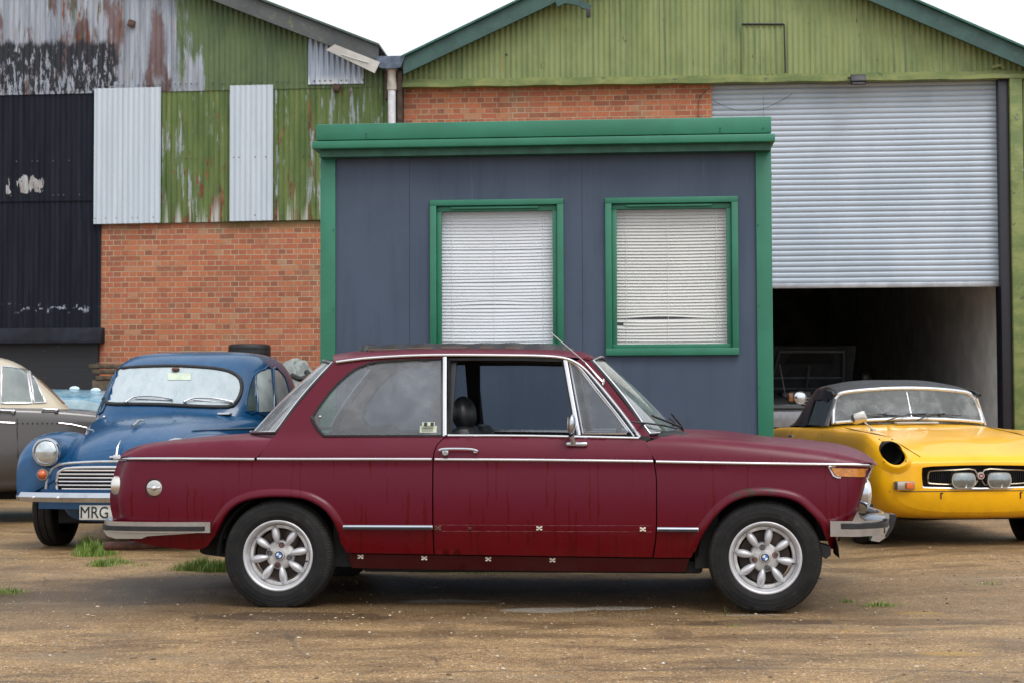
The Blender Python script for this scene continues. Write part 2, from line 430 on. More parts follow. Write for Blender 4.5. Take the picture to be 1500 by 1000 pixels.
    rg = g.mf(wet, g.mth('ADD', .34, g.mth('MULTIPLY', fine, .4)), g.mth('ADD', .12, g.mth('MULTIPLY', fine, .4)))
    h = g.mth('ADD', g.mth('MULTIPLY', g.st(v1, .6, .1), .6), g.mth('ADD', g.mth('MULTIPLY', fine, .8), g.mth('MULTIPLY', g.noise(9, 5), 1.5)))
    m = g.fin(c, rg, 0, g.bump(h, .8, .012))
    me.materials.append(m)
    o = bpy.data.objects.new('ground', me); COL.objects.link(o); tag(o, kind='structure')
ground()
WF = Frame(0, 0, 0)
# loose stones lying on the ground
def stones():
    rnd = random.Random(3); mb = MB()
    base = [Vector(p) for p in ((1, 0, 0), (-1, 0, 0), (0, 1, 0), (0, -1, 0), (0, 0, 1), (0, 0, -1))]
    F = [(0, 2, 4), (2, 1, 4), (1, 3, 4), (3, 0, 4), (2, 0, 5), (1, 2, 5), (3, 1, 5), (0, 3, 5)]
    for i in range(4200):
        y = 5.3+rnd.random()**1.3*9; x = (rnd.random()-.5)*(y*.72)
        s = rnd.choice((.003, .003, .004, .004, .005, .006, .009)) * rnd.uniform(.7, 1.25)
        a = rnd.random()*PI; z = gz(x, y)
        M = Matrix.Translation((x, y, z+s*.25)) @ Matrix.Rotation(a, 4, 'Z') @ Matrix.Diagonal((s*rnd.uniform(.8, 1.6), s*rnd.uniform(.7, 1.1), s*.6, 1))
        mb.add([M @ (b*rnd.uniform(.8, 1.15)) for b in base], F)
    g = G('loose_stone'); rv = g.n('NewGeometry', 8) if False else g.N.new('ShaderNodeNewGeometry').outputs['Random Per Island']
    c = g.ramp(rv, [(0, (.09, .06, .04)), (.3, (.24, .15, .07)), (.6, (.33, .23, .13)), (.9, (.45, .36, .24)), (.985, (.55, .5, .42)), (1, (.7, .66, .6))])
    o = mb.build('gravel', g.fin(c, .55), auto=20, weld=0); tag(o, kind='stuff', label='loose pale and ochre stones scattered over the yard', cat='gravel')
stones()
def grass():
    rnd = random.Random(5); mb = MB()
    tufts = [(138, 812, .17, .13, 620, .12), (128, 803, .10, .06, 160, .15), (165, 824, .16, .08, 260, .06), (150, 828, .14, .05, 200, .07), (296, 834, .22, .09, 800, .10), (322, 836, .16, .08, 380, .09), (205, 828, .2, .05, 60, .03), (12, 864, .14, .05, 130, .05),
             (1288, 882, .14, .05, 150, .035), (1240, 878, .07, .03, 50, .03), (1062, 896, .02, .01, 5, .09), (1075, 912, .06, .02, 20, .02),
             (1450, 856, .12, .04, 40, .03), (625, 838, .2, .06, 140, .05), (560, 832, .25, .08, 180, .06), (700, 838, .3, .06, 160, .04), (1120, 842, .1, .04, 60, .04)]
    for px, py, rx, ry, n, h in tufts:
        cx, cy = WF.atz(px, py)
        for i in range(int(n*1.7)):
            r_ = rnd.random()**.75; a = rnd.random()*2*PI; x = cx+rx*r_*math.cos(a)*rnd.uniform(.6, 1.1); y = cy+ry*r_*math.sin(a)
            L = h*rnd.uniform(.35, 1.15)*(1.15-.6*r_); aa = rnd.random()*2*PI; ln = rnd.uniform(.15, .75)*L; z = gz(x, y)-.003
            d = Vector((math.cos(aa), math.sin(aa), 0)); s_ = Vector((-d.y, d.x, 0))*rnd.uniform(.0008, .0018)
            b = Vector((x, y, z)); m1 = b+d*ln*.3+Vector((0, 0, L*.6)); tp = b+d*ln+Vector((0, 0, L*rnd.uniform(.75, 1)))
            mb.add([b-s_, b+s_, m1+s_*.8, m1-s_*.8, tp], [(0, 1, 2, 3), (3, 2, 4)])
    g = G('grass_blade'); rv = g.N.new('ShaderNodeNewGeometry').outputs['Random Per Island']
    c = g.ramp(rv, [(0, (.05, .11, .012)), (.4, (.12, .23, .022)), (.75, (.21, .34, .04)), (.9, (.28, .32, .08)), (1, (.42, .34, .16))])
    m = g.fin(c, .5, Subsurface_Weight=0)
    o = mb.build('grass', m, auto=180, weld=0); tag(o, 'short bright green grass growing in tufts through the wet gravel', 'grass', kind='stuff')
grass()
# ------------------------------------------------ sheds
FY = 22.25; FA = R(-4.0)
SF = Frame(0, FY, FA)                     # both shed fronts stand on this line
def S(px, py, y=0.): return SF.at(px, py, y)
def shed_root(name, label, px):
    x = S(px, 600)[0]; r_ = thing(name, label, 'warehouse', (x*math.cos(FA), FY+x*math.sin(FA), 0), FA); return r_, x
def corr_x(mb, x0, x1, z0, z1f, y=0., pitch=.0765, amp=.009, per=10, ox=0., z0f=None, nz=1, rag=0):
    """vertical corrugated sheeting with real waves; z1f(x) top"""
    n = int((x1-x0)/pitch*per)+1
    def f(u, v):
        x = lerp(x0, x1, u); zt = z1f(x); zb = z0f(x) if z0f else z0
        return (x-ox, y-amp*math.sin(2*PI*x/pitch), lerp(zb, zt, v))
    return mb.grid(n, nz, f)
def m_corr(kind, ox, lims=None):
    """painted, peeling or bare corrugated iron; x measured along the shed front"""
    g = G('corrugated_'+kind); X = g.xyz(); x = g.mth('ADD', X[0], ox); z = X[2]
    P = g.comb(x, 0, z)
    def nz(sc, sx, sz, d=5, r_=.62, off=0): return g.noise(sc, d, r_, v=g.map((sx, 1, sz), (off, off*.7, off*.3), v=P))
    streak = nz(1, 9, .55, 6, .65); streak2 = nz(1, 16, .8, 6, .7, 5); blot = nz(1.6, 1, .7, 6, .62, 2); fineb = nz(14, 1, .35, 5, .7, 3)
    galv = g.mix(g.st(streak, .35, .65), (.2, .225, .27), (.36, .39, .45)); galv = g.mix(g.st(nz(3, 3, .5, 4, .6, 9), .5, .7), galv, (.27, .28, .31))
    rust = g.ramp(nz(6, 2, .8, 6, .7, 4), [(.3, (.045, .018, .012)), (.5, (.16, .055, .025)), (.7, (.35, .14, .05))])
    prim = g.mix(g.st(blot, .4, .6), (.1, .062, .06), (.17, .115, .115))
    bump = g.mth('ADD', g.mth('MULTIPLY', fineb, .5), blot)
    lap = None
    if kind == 'black':
        c = g.mix(g.st(streak, .35, .7), (.008, .010, .017), (.018, .020, .030))
        pm = g.mth('MULTIPLY', g.mth('MULTIPLY', g.st(z, lims[0]-.02, lims[0]+.12), g.st(z, lims[1]+.1, lims[1]-.3)), g.st(x, lims[2], lims[2]-.5))
        pz = g.st(g.mth('SUBTRACT', g.noise(3.6, 5, .6, v=g.map((1.7, 1, .55), (11.4, 3, 1.2), v=P)), g.mth('MULTIPLY', g.mth('SUBTRACT', 1, pm), .4)), .55, .56)
        c = g.mix(pz, c, g.mix(g.st(fineb, .35, .6), (.3, .27, .25), (.42, .44, .46)))
        c = g.mix(g.st(g.noise(22, 4, .75, v=g.map((1, 1, .7), v=P)), .72, .74), c, (.3, .32, .36))
        row = g.mth('MULTIPLY', g.st(g.mth('ABSOLUTE', g.mth('SUBTRACT', z, lims[3])), .09, .02), g.st(g.noise(9, 4, .7, v=P), .56, .6))
        c = g.mix(row, c, (.3, .33, .38)); rg = .5
    elif kind == 'white':
        c = g.mix(g.st(streak, .3, .7), (.46, .52, .58), (.54, .60, .66)); c = g.mix(g.mth('MULTIPLY', g.st(nz(2, 5, .3), .55, .75), .25), c, (.42, .46, .48)); rg = .42
    elif kind == 'grey':
        c = g.mix(g.st(streak, .35, .65), (.27, .32, .4), (.38, .43, .5)); rg = .4
        c = g.mix(g.mth('MULTIPLY', g.st(z, lims[0]+.16, lims[0]), g.st(streak2, .45, .5)), c, (.6, .62, .64))
    elif kind == 'green':      # lower green bays: moss, rust at the feet, bare streaks
        c = g.mix(g.st(nz(2, 2, .5), .35, .65), (.07, .115, .03), (.115, .165, .045))
        c = g.mix(g.mth('MULTIPLY', g.st(streak, .5, .72), .5), c, (.2, .22, .07))
        c = g.mix(g.mth('MULTIPLY', g.st(nz(2, 7, .6, 6, .72, 8), .55, .60), g.st(blot, .46, .54)), c, (.30, .33, .35)); c = g.mix(g.mth('MULTIPLY', g.st(nz(4, 3, .8, 6, .75, 41), .62, .66), .85), c, rust)
        c = g.mix(g.mth('MULTIPLY', g.st(g.mth('SUBTRACT', nz(3, 3, .6, 6, .7, 12), g.mth('MULTIPLY', g.mth('SUBTRACT', z, lims[0]), .055)), .53, .57), .95), c, rust)
        foot = g.mth('MULTIPLY', g.st(g.mth('ADD', z, g.mth('MULTIPLY', nz(1, 13, .1), 1.2)), lims[0]+.95, lims[0]+.6), g.st(nz(1, 11, .2, 5, .6, 31), .52, .56))
        c = g.mix(foot, c, (.42, .42, .38)); rg = .55
    elif kind == 'gable':      # upper left gable: bare zinc, primer, rust, black and green paint
        c = g.mix(g.st(g.mth('ADD', nz(1, 2.2, .6, 6, .6, 1), 0), .51, .58), galv, prim)
        c = g.mix(g.st(streak2, .6, .68), c, (.42, .45, .5))
        c = g.mix(g.mth('MULTIPLY', g.st(nz(1.3, 4.5, .55, 6, .7, 6), .60, .66), g.st(x, lims[1]+2, lims[1]-1)), c, rust)
        gm = g.st(g.mth('ADD', x, g.mth('ADD', g.mth('MULTIPLY', nz(1.2, 2.5, .45, 6, .7, 3), 2.6), g.mth('MULTIPLY', z, .25))), lims[1]+2.45, lims[1]+2.75)
        gp = g.mix(g.st(blot, .4, .62), (.075, .115, .05), (.105, .15, .06)); gp = g.mix(g.mth('MULTIPLY', g.st(streak, .5, .7), .4), gp, (.15, .19, .1))
        gp = g.mix(g.mth('MULTIPLY', g.st(nz(1, 12, .5, 6, .72, 14), .6, .66), g.st(nz(.8, 1, 1, 4, .6, 21), .5, .56)), gp, galv)
        c = g.mix(gm, c, gp)
        greens = g.mth('MULTIPLY', g.st(nz(1.4, 5, .5, 6, .7, 17), .6, .64), .8); c = g.mix(g.mth('MULTIPLY', greens, g.st(x, lims[1], lims[1]-.5)), c, gp)
        bm_ = g.mth('MULTIPLY', g.st(g.mth('ADD', z, g.mth('MULTIPLY', g.noise(2.2, 5, .7, v=g.map((3, 1, .5), v=P)), .5)), lims[2]+.33, lims[2]+.23), g.st(g.mth('ADD', x, g.mth('MULTIPLY', g.noise(3, 4, .7, v=P), .4)), lims[3]+.25, lims[3]+.15))
        chips = g.st(g.mth('ADD', g.noise(5, 6, .75, v=g.map((3, 1, .8), (3, 3, 3), v=P)), g.mth('MULTIPLY', g.mth('SUBTRACT', lims[2], z), .12)), .565, .59)
        c = g.mix(g.mth('MULTIPLY', bm_, g.mth('SUBTRACT', 1, chips)), c, (.016, .018, .025)); rg = .55
    elif kind == 'moss':       # right gable: faded green paint, yellow algae
        c = g.mix(g.st(nz(1.5, 1.4, .6), .32, .66), (.16, .21, .08), (.25, .295, .125))
        c = g.mix(g.mth('MULTIPLY', g.st(streak, .48, .72), .6), c, (.24, .27, .085))
        c = g.mix(g.mth('MULTIPLY', g.st(nz(1, 10, .35, 5, .6, 7), .56, .68), .62), c, (.06, .115, .075))
        c = g.mix(g.mth('MULTIPLY', g.st(g.mth('ADD', x, g.mth('MULTIPLY', blot, 2)), lims[0]+2.2, lims[0]-1.), .35), c, (.075, .125, .06))
        c = g.mix(g.mth('MULTIPLY', g.st(nz(7, 3, .8, 5, .7, 13), .66, .7), .8), c, (.05, .04, .02))
        c = g.mix(g.mth('MULTIPLY', g.st(nz(2, 6, .5, 5, .7, 19), .66, .72), .6), c, (.3, .17, .06)); rg = .6
    # the grooves hold dirt in thin vertical lines, one per sheet lap
    seam = g.st(g.mth('PINGPONG', x, .345), .006, .0); c = g.mix(g.mth('MULTIPLY', seam, .35 if kind == 'white' else .55), c, (.03, .035, .03))
    return g.fin(c, g.mth('ADD', rg-.08, g.mth('MULTIPLY', fineb, .2)), .35 if kind in ('grey',) else 0, g.bump(bump, .25, .006), Specular_IOR_Level=.12 if kind == 'black' else .35)
def m_brick(ox=0, lims=None):
    g = G('red_brick'); X = g.xyz(); P = g.comb(X[0], X[2], 0)
    Pw = g.n('VectorMath', 0, {'operation': 'ADD'}, i0=P, i1=g.n('VectorMath', 0, {'operation': 'SCALE'}, i0=g.n('TexNoise', 1, None, Vector=P, Scale=3.), Scale=.008))
    nd = g.N.new('ShaderNodeTexBrick'); g.L.new(Pw, nd.inputs['Vector']); nd.offset = .5; nd.squash = .5; nd.squash_frequency = 2
    for k, v in (('Scale', 1), ('Brick Width', .225), ('Row Height', .075), ('Mortar Size', .0062), ('Mortar Smooth', .25), ('Bias', 0.)): nd.inputs[k].default_value = v
    nd.inputs['Color1'].default_value = (0, 0, 0, 1); nd.inputs['Color2'].default_value = (1, 1, 1, 1); nd.inputs['Mortar'].default_value = (.5, .5, .5, 1)
    rv = nd.outputs['Color']; fac = nd.outputs['Fac']
    c = g.ramp(rv, [(0, (.17, .06, .035)), (.18, (.30, .078, .036)), (.45, (.42, .115, .05)), (.62, (.52, .16, .062)), (.8, (.36, .085, .05)), (.93, (.5, .17, .075)), (1, (.44, .25, .14))])
    c = g.mix(.4, c, g.ramp(g.noise(38, 5, .7, v=P), [(.3, (.22, .07, .04)), (.7, (.5, .22, .12))]))
    c = g.mix(g.mth('MULTIPLY', g.st(g.noise(1.6, 6, .7, v=P), .52, .68), .5), c, (.3, .22, .13))
    c = g.mix(g.mth('MULTIPLY', g.st(g.noise(5, 4, .7, v=g.map((1, 1, 1), (5, 5, 5), v=P)), .64, .7), .5), c, (.17, .15, .07))
    c = g.mix(g.mth('MULTIPLY', g.st(g.noise(2.1, 6, .7, v=g.map((1, 1, 1), (9, 2, 5), v=P)), .58, .7), .35), c, (.13, .05, .035))
    mort = g.mix(g.st(g.noise(4, 5, .7, v=P), .35, .65), (.32, .23, .14), (.45, .37, .26))
    c = g.mix(fac, c, mort)
    if lims:
        gm = g.mth('MULTIPLY', g.st(g.mth('SUBTRACT', X[2], g.mth('MULTIPLY', g.noise(4, 5, .7, v=P), .16)), lims[0]-.26, lims[0]-.06), g.st(g.mth('ADD', X[0], g.mth('MULTIPLY', g.noise(2, 4, v=P), 1.)), lims[1]+.5, lims[1]+.9))
        c = g.mix(g.mth('MULTIPLY', gm, .75), c, (.1, .13, .045))
    h = g.mth('ADD', g.mth('MULTIPLY', g.mth('SUBTRACT', 1, fac), 1.), g.mth('MULTIPLY', g.noise(60, 4, .7, v=P), .35))
    return g.fin(c, .85, 0, g.bump(h, .6, .008))
GALV = plain('galvanised_steel', (.4, .42, .45), .4, .6, .15, 6)
DARKM = plain('dark_painted_metal', (.02, .022, .026), .5, 0, .3, 8)
BLACKP = plain('black_paint', (.012, .014, .021), .55, 0, .35, 5, .4, Specular_IOR_Level=.15)
def m_barge(col, alg=.5):
    g = G('barge_board_paint'); c = g.mix(g.st(g.noise(2.5, 6, .7), .35, .65), tuple(q*.7 for q in col), col)
    c = g.mix(g.mth('MULTIPLY', g.st(g.noise(9, 6, .75), .56, .68), alg), c, (.2, .21, .06)); c = g.mix(g.mth('MULTIPLY', g.st(g.noise(14, 6, .75, v=g.map(loc=(4, 4, 4))), .62, .7), .4), c, (.25, .1, .06))
    return g.fin(c, .6, 0, g.bump(g.noise(12, 5, .7), .4, .01))
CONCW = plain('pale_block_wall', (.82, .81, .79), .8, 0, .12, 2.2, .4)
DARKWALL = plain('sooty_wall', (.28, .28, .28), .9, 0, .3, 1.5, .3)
def left_shed():
    root, ox = shed_root('corrugated_warehouse', 'patched corrugated iron warehouse with black, white and green sheets over red brick, at the left', 250)
    def zt(x):      # gable edge: right slope, apex out of the frame
        ax, az = S(296, 0); bx, bz = S(490, 75); k = (bz-az)/(bx-ax); zz = az+(x-ax)*k+.09
        apx = ax-4.6; return zz if x > apx else az+(2*apx-x-ax)*k+.09
    xl = -17.; xr = S(569, 130)[0]
    xb = S(139, 230)[0]; zrow = lambda x: lerp(S(0, 136)[1], S(452, 126)[1], (x-S(0, 136)[0])/(S(452, 126)[0]-S(0, 136)[0]))
    zfoot = lambda x: lerp(S(139, 329)[1], S(467, 322)[1], (x-xb)/(S(467, 322)[0]-xb))
    zlap = S(60, 292)[1]; zled = S(60, 484)[1]
    m = MB(); corr_x(m, xl, xr, 0, zt, -.012, ox=ox, z0f=lambda x: zrow(x)-.04, nz=6)
    m.build('gable_sheet', m_corr('gable', ox, (0, S(300, 60)[0], S(60, 66)[1], S(172, 100)[0])), root, auto=180)
    def bay(px0, px1, kind, y, lims=None, name='wall_sheet'):
        a = S(px0, 230)[0]; b = S(px1, 230)[0]; m = MB(); corr_x(m, a, b, 0, lambda x: zrow(x)+.02, y, ox=ox, z0f=zfoot)
        return m.build(name, m_corr(kind, ox, lims), root, auto=180)
    g_l = (S(300, 325)[1],)
    bay(139, 237, 'white', -.042); bay(229, 345, 'green', 0, g_l); bay(337.5, 401, 'white', -.04); bay(393, 569, 'green', 0, g_l)
    bl = m_corr('black', ox, (S(0, 293)[1], S(0, 236)[1], S(105, 260)[0], S(0, 452)[1]))
    m = MB(); corr_x(m, xl, xb-.005, zlap-.03, lambda x: zrow(x)+.02, .004, ox=ox); m.build('wall_sheet', bl, root, auto=180)
    xb2 = S(147, 400)[0]
    m = MB(); corr_x(m, xl, xb2, zled-.02, lambda x: zlap+.03, .022, ox=ox); m.build('wall_sheet', bl, root, auto=180)
    # lead ledge and black plinth
    zl2 = S(60, 500)[1]; x2 = S(152, 500)[0]
    m = MB(); m.extrude([(-.05, zled+.03), (-.16, zl2+.02), (-.16, zl2-.03), (.06, zl2-.03), (.06, zled+.03)], xl-ox, x2-ox, plane='YZ'); m.build('ledge', BLACKP, root)
    def m_bb():
        g = G('black_painted_brick'); X = g.xyz(); P = g.comb(X[0], X[2], 0); nd = g.N.new('ShaderNodeTexBrick'); g.L.new(P, nd.inputs['Vector']); nd.squash = .5
        for k, v in (('Scale', 1), ('Brick Width', .225), ('Row Height', .075), ('Mortar Size', .006)): nd.inputs[k].default_value = v
        c = g.mix(g.st(g.noise(12, 5, .7, v=P), .68, .7), (.014, .016, .021), (.2, .21, .23))
        return g.fin(c, .6, 0, g.bump(g.mth('SUBTRACT', 1, nd.outputs['Fac']), .6, .006))
    x3 = S(144, 530)[0]
    m = MB(); m.bx(xl-ox, x3-ox, -.03, .2, 0, zl2-.03); m.build('plinth', m_bb(), root)
    bk = m_brick(lims=(S(400, 323)[1], S(290, 330)[0]-ox))
    m = MB(); m.bx(x3-ox+.002, xr-ox+.04, .045, .25, 0, S(300, 320)[1]+.1); m.build('brick_wall', bk, root)
    # barge board, roof, far sides
    m = MB(); ax, az = S(296, 0); bx, bz = S(490, 75); k = (bz-az)/(bx-ax); apx = ax-4.6; e0 = S(557, 100)[0]
    for sgn in (1, -1):
        xs_ = [apx, e0] if sgn > 0 else [apx, xl]
        zz = [az+(apx-ax)*k, az+(e0-ax)*k if sgn > 0 else az+(2*apx-xl-ax)*k]
        m.add([(xs_[0]-ox, -.2, zz[0]+.02), (xs_[1]-ox, -.2, zz[1]+.02), (xs_[1]-ox, -.2, zz[1]+.27), (xs_[0]-ox, -.2, zz[0]+.27),
               (xs_[0]-ox, -.16, zz[0]+.02), (xs_[1]-ox, -.16, zz[1]+.02), (xs_[1]-ox, -.16, zz[1]+.27), (xs_[0]-ox, -.16, zz[0]+.27)],
              [(0, 1, 2, 3), (4, 7, 6, 5), (0, 4, 5, 1), (3, 2, 6, 7), (1, 5, 6, 2), (0, 3, 7, 4)])
    m.build('barge_board', m_barge((.075, .085, .085), .7), root)
    m = MB()
    for xa, xc in ((apx, e0+.02), (apx, xl)):
        za = az+(apx-ax)*k+.28; zc = az+((e0+.02) - ax)*k+.28 if xc > apx else az+(2*apx-xl-ax)*k+.28
        m.add([(xa-ox, -.24, za), (xc-ox, -.24, zc), (xc-ox, 24, zc), (xa-ox, 24, za), (xa-ox, -.24, za+.03), (xc-ox, -.24, zc+.03), (xc-ox, 24, zc+.03), (xa-ox, 24, za+.03)],
              [(0, 1, 2, 3), (4, 7, 6, 5), (0, 4, 5, 1), (3, 2, 6, 7), (1, 5, 6, 2)])
    m.build('roof', m_barge((.06, .1, .085), .3), root)
    m = MB(); m.bx(xl-ox, xl-ox+.2, .3, 24, 0, 4.); m.bx(xr-ox+.05, xr-ox+.2, .3, 24, 0, 4.9); m.bx(xl-ox, xr-ox+.1, 24.01, 24.2, 0, 5); m.build('back_wall', DARKWALL, root)
    # grey patch sheet and the slab of clear roofing that slipped over it
    gx0, gx1 = S(452, 100)[0], S(533, 110)[0]; zb = S(490, 124)[1]
    m = MB(); corr_x(m, gx0, gx1, zb, lambda x: zt(x)-.02, -.035, ox=ox, z0f=lambda x: lerp(zrow(gx0)+.01, zrow(gx0)+.02, 0)); m.build('patch_sheet', m_corr('grey', ox, (zb,)), root, auto=180)
    g = G('frosted_roof_sheet'); mm = g.fin(g.mix(g.st(g.noise(3, 5), .4, .7), (.42, .40, .37), (.56, .54, .51)), .35)
    P = [S(478, 74, -.26), S(491, 66, -.26), S(557, 92, -.26), S(549, 108, -.26)]
    m = MB(); m.extrude([(p[0]-ox, p[1]) for p in P], -.29, -.25); m.build('slipped_sheet', mm, root)
    m = MB(); P = cr([(p[0]-ox, -.3, p[1]) for p in (S(500, 80, -.3), S(512, 84, -.3), S(525, 88, -.3), S(540, 92, -.3))], 4); m.tube(P, .006); m.build('sheet_rib', plain('pale_plastic', (.6, .6, .6), .3), root)
    # rusty bracket, hole and bolts
    ri = plain('rusty_iron', (.09, .05, .035), .8, 0, .4, 15, .5)
    for pxy in ((194, 36), (494, 130)): bxp = S(*pxy); MB().box((bxp[0]-ox, -.05, bxp[1]), (.1, .06, .1), .015, (0, .3, .1)).build('bracket', ri, root)
    rn = random.Random(2); bh = plain('bolt_head', (.12, .12, .12), .5, .5)
    for i in range(110):
        x = rn.uniform(S(0, 130)[0], xr); x = round(x/.0765)*.0765-.019
        z = rn.choice([zrow(x)+.06, zrow(x)+.06, zrow(x)-1.0, zfoot(x)+.08 if x > xb else zlap+.05])
        if x < xr-.05 and x > -12: MB().ell((x-ox, -.03, z), (.011, .008, .011), 6).build('roofing_bolt', bh, root)
    return root
left_shed()
def right_shed():
    root, ox = shed_root('gabled_warehouse', 'moss green corrugated gabled warehouse with a half raised roller shutter, at the right', 1040)
    ax, az = S(596, 89); bx, bz = S(780, 0); k = (bz-az)/(bx-ax)
    cx, cz = S(1316, 0); dx, dz = S(1500, 80); k2 = (dz-cz)/(dx-cx)
    apx = (cz-az+k*ax-k2*cx)/(k-k2); apz = az+(apx-ax)*k
    top = lambda x: az+(x-ax)*k if x < apx else cz+(x-cx)*k2
    xl = S(586, 130)[0]; xr = dx+1.0
    zb = lambda x: lerp(S(600, 130)[1], S(1480, 117)[1], (x-S(600, 130)[0])/(S(1480, 117)[0]-S(600, 130)[0]))
    zs = lambda x: zb(x)+.085
    moss = m_corr('moss', ox, (S(640, 100)[0],))
    m = MB(); corr_x(m, xl-.06, xr, 0, lambda x: top(x)-.12, -.01, ox=ox, z0f=zs, nz=5); m.build('gable_sheet', moss, root, auto=180)
    # trimmed door patch in the gable
    P = [S(1086, 38), S(1147, 37), S(1149, 108), S(1085, 111)]
    m = MB(); corr_x(m, P[0][0], P[1][0], P[3][1], lambda x: P[0][1], -.04, ox=ox); m.build('patch_sheet', moss, root, auto=180)
    m = MB(); m.tube([(P[0][0]-ox, -.055, P[0][1]+.01), (P[1][0]-ox, -.055, P[1][1])], .014, 6); m.tube([(P[1][0]-ox+.01, -.05, P[1][1]), (P[2][0]-ox+.01, -.05, P[2][1])], .011, 6); m.build('patch_edge', DARKM, root)
    # beam (rail) along the foot of the gable
    g = G('mossy_beam'); X = g.xyz(); c = g.mix(g.st(g.noise(3, 5, .7, v=g.map((1, 1, 2))), .35, .65), (.12, .17, .05), (.23, .26, .085)); c = g.mix(g.st(g.noise(7, 5, .75), .6, .68), c, (.07, .1, .05))
    c = g.mix(g.mth('MULTIPLY', g.st(g.noise(5, 5, .7, v=g.map(loc=(3, 1, 1))), .64, .7), .7), c, (.34, .34, .3)); bmm = g.fin(c, .6, 0, g.bump(g.noise(10, 5, .7), .4, .01))
    m = MB(); n = 40
    def bf(yy, dz): return [(lerp(xl, xr, i/n)-ox, yy, zb(lerp(xl, xr, i/n))+dz+.006*math.sin(i*1.7)) for i in range(n+1)]
    for lo, hi, y in ((0, .06, -.10), (.055, .115, -.045)):
        a = bf(y, lo); b = bf(y, hi); c_ = bf(.05, hi); d = bf(.05, lo)
        m.add(a+b+c_+d, [(i, i+1, i+1+n+1, i+n+1) for i in range(n)]+[(i+n+1, i+n+2, i+2*n+3, i+2*n+2) for i in range(n)]+[(i, i+1, i+3*n+4, i+3*n+3) for i in range(n)])
    m.build('beam', bmm, root)
    # brick infill
    xo = S(1043, 150)[0]
    m = MB(); m.bx(xl-ox+.05, xo-ox, .05, .28, 0, zb(xl)+.05); m.build('brick_wall', m_brick(), root)
    # barge boards and roof
    bm_ = m_barge((.04, .1, .088), .25)
    for xa, xe, kk, za in ((apx, ax-.02, k, apz), (apx, xr+.5, k2, apz)):
        m = MB(); ze = za+(xe-xa)*kk; t = .27
        m.add([(xa-ox, -.22, za-t), (xe-ox, -.22, ze-t+.04), (xe-ox, -.22, ze), (xa-ox, -.22, za), (xa-ox, -.17, za-t), (xe-ox, -.17, ze-t+.04), (xe-ox, -.17, ze), (xa-ox, -.17, za)],
              [(0, 1, 2, 3), (4, 7, 6, 5), (0, 4, 5, 1), (3, 2, 6, 7), (1, 5, 6, 2), (0, 3, 7, 4)])
        m.build('barge_board', bm_, root)
    m = MB()
    for xe, kk in ((ax-.05, k), (xr+.5, k2)):
        ze = apz+(xe-apx)*kk
        m.add([(apx-ox, -.27, apz+.005), (xe-ox, -.27, ze+.005), (xe-ox, 24, ze+.005), (apx-ox, 24, apz+.005), (apx-ox, -.27, apz+.035), (xe-ox, -.27, ze+.035), (xe-ox, 24, ze+.035), (apx-ox, 24, apz+.035)],
              [(0, 1, 2, 3), (4, 7, 6, 5), (0, 4, 5, 1), (3, 2, 6, 7), (1, 5, 6, 2)])
    m.build('roof', m_barge((.03, .13, .1), .1), root)
    # cranked cap and its block at the top of the left slope
    m = MB(); q = [S(815, 7, -.24), S(828, 1, -.24), S(848, 5, -.24), S(864, 13, -.24)]
    m.sweep([(p[0]-ox, -.24, p[1]) for p in q], [(-.02, -.04), (.02, -.04), (.02, .05), (-.02, .05)], up=(0, 0, 1)); m.build('cap_flashing', bm_, root)
    m = MB(); q = S(862, 20, -.24); m.box((q[0]-ox, -.26, q[1]), (.06, .05, .12), .005); m.build('cap_block', DARKM, root)
    m = MB(); q = S(742, 81); m.lathe([(0, -.024), (.018, -.024), (.018, .0)], 'Y', (q[0]-ox, -.0, q[1]), 12); m.build('vent_hole', DARKM, root)
    m = MB(); m.bx(xr-ox-.15, xr-ox, .02, 19, 0, top(xr)-.12); m.build('side_wall', m_barge((.11, .15, .06), .3), root)
    # broken corner of sheet, right
    m = MB(); q = [S(1452, 100), S(1465, 97), S(1468, 102)]; m.sweep([(p[0]-ox, -.06, p[1]) for p in q], [(-.01, -.02), (.01, -.02), (.01, .02), (-.01, .02)]); m.build('torn_edge', bmm, root)
    # posts at the right of the opening
    x0, x1 = S(1461, 300)[0], S(1476, 300)[0]
    xs0, xs1 = S(1464, 300)[0], S(1477, 300)[0]
    zt_ = zb(x0)+.01
    m = MB(); m.bx(xs0-ox+.0, xs1-ox+.02, -.03, .3, 0, zt_, .004); m.build('shutter_guide', plain('guide_rail_paint', (.014, .014, .022), .4), root)
    xp1 = S(1498, 300)[0]; m = MB(); m.bx(xs1-ox+.022, xp1-ox, -.09, .2, 0, zt_, .01); m.build('door_post', bmm, root)
    m = MB(); corr_x(m, xp1+.03, xr, 0, lambda x: min(zb(x), top(x)-.25), .0, ox=ox); m.build('wall_sheet', moss, root, auto=180)
    # roller shutter: real curved slats
    sx0, sx1 = xo+.004, xs0+.002; zb0 = S(1300, 421, .12)[1]; zt0 = zb(sx0)-.005
    n = int((zt0-zb0)/.0755)
    prof = []
    for i in range(n+1):
        z = zb0+.06+i*.0755
        for t in range(8):
            a = t/8; prof.append((z+a*.0755, .12-.012*math.sin(PI*a)**.8 if a > 0 else .124))
    m = MB()
    def jit(x, i): return 0
    V = []; F = []; k_ = len(prof); nx = 12
    for i in range(nx+1):
        x = lerp(sx0, sx1, i/nx)-ox
        for (z, y) in prof: V.append((x, y+.003*math.sin(i*1.3+z*5), z+.006*(i/nx)+.0015*math.sin(z*9+i)))
    for i in range(nx):
        for j in range(k_-1): F.append((i*k_+j, (i+1)*k_+j, (i+1)*k_+j+1, i*k_+j+1))
    m.add(V, F)
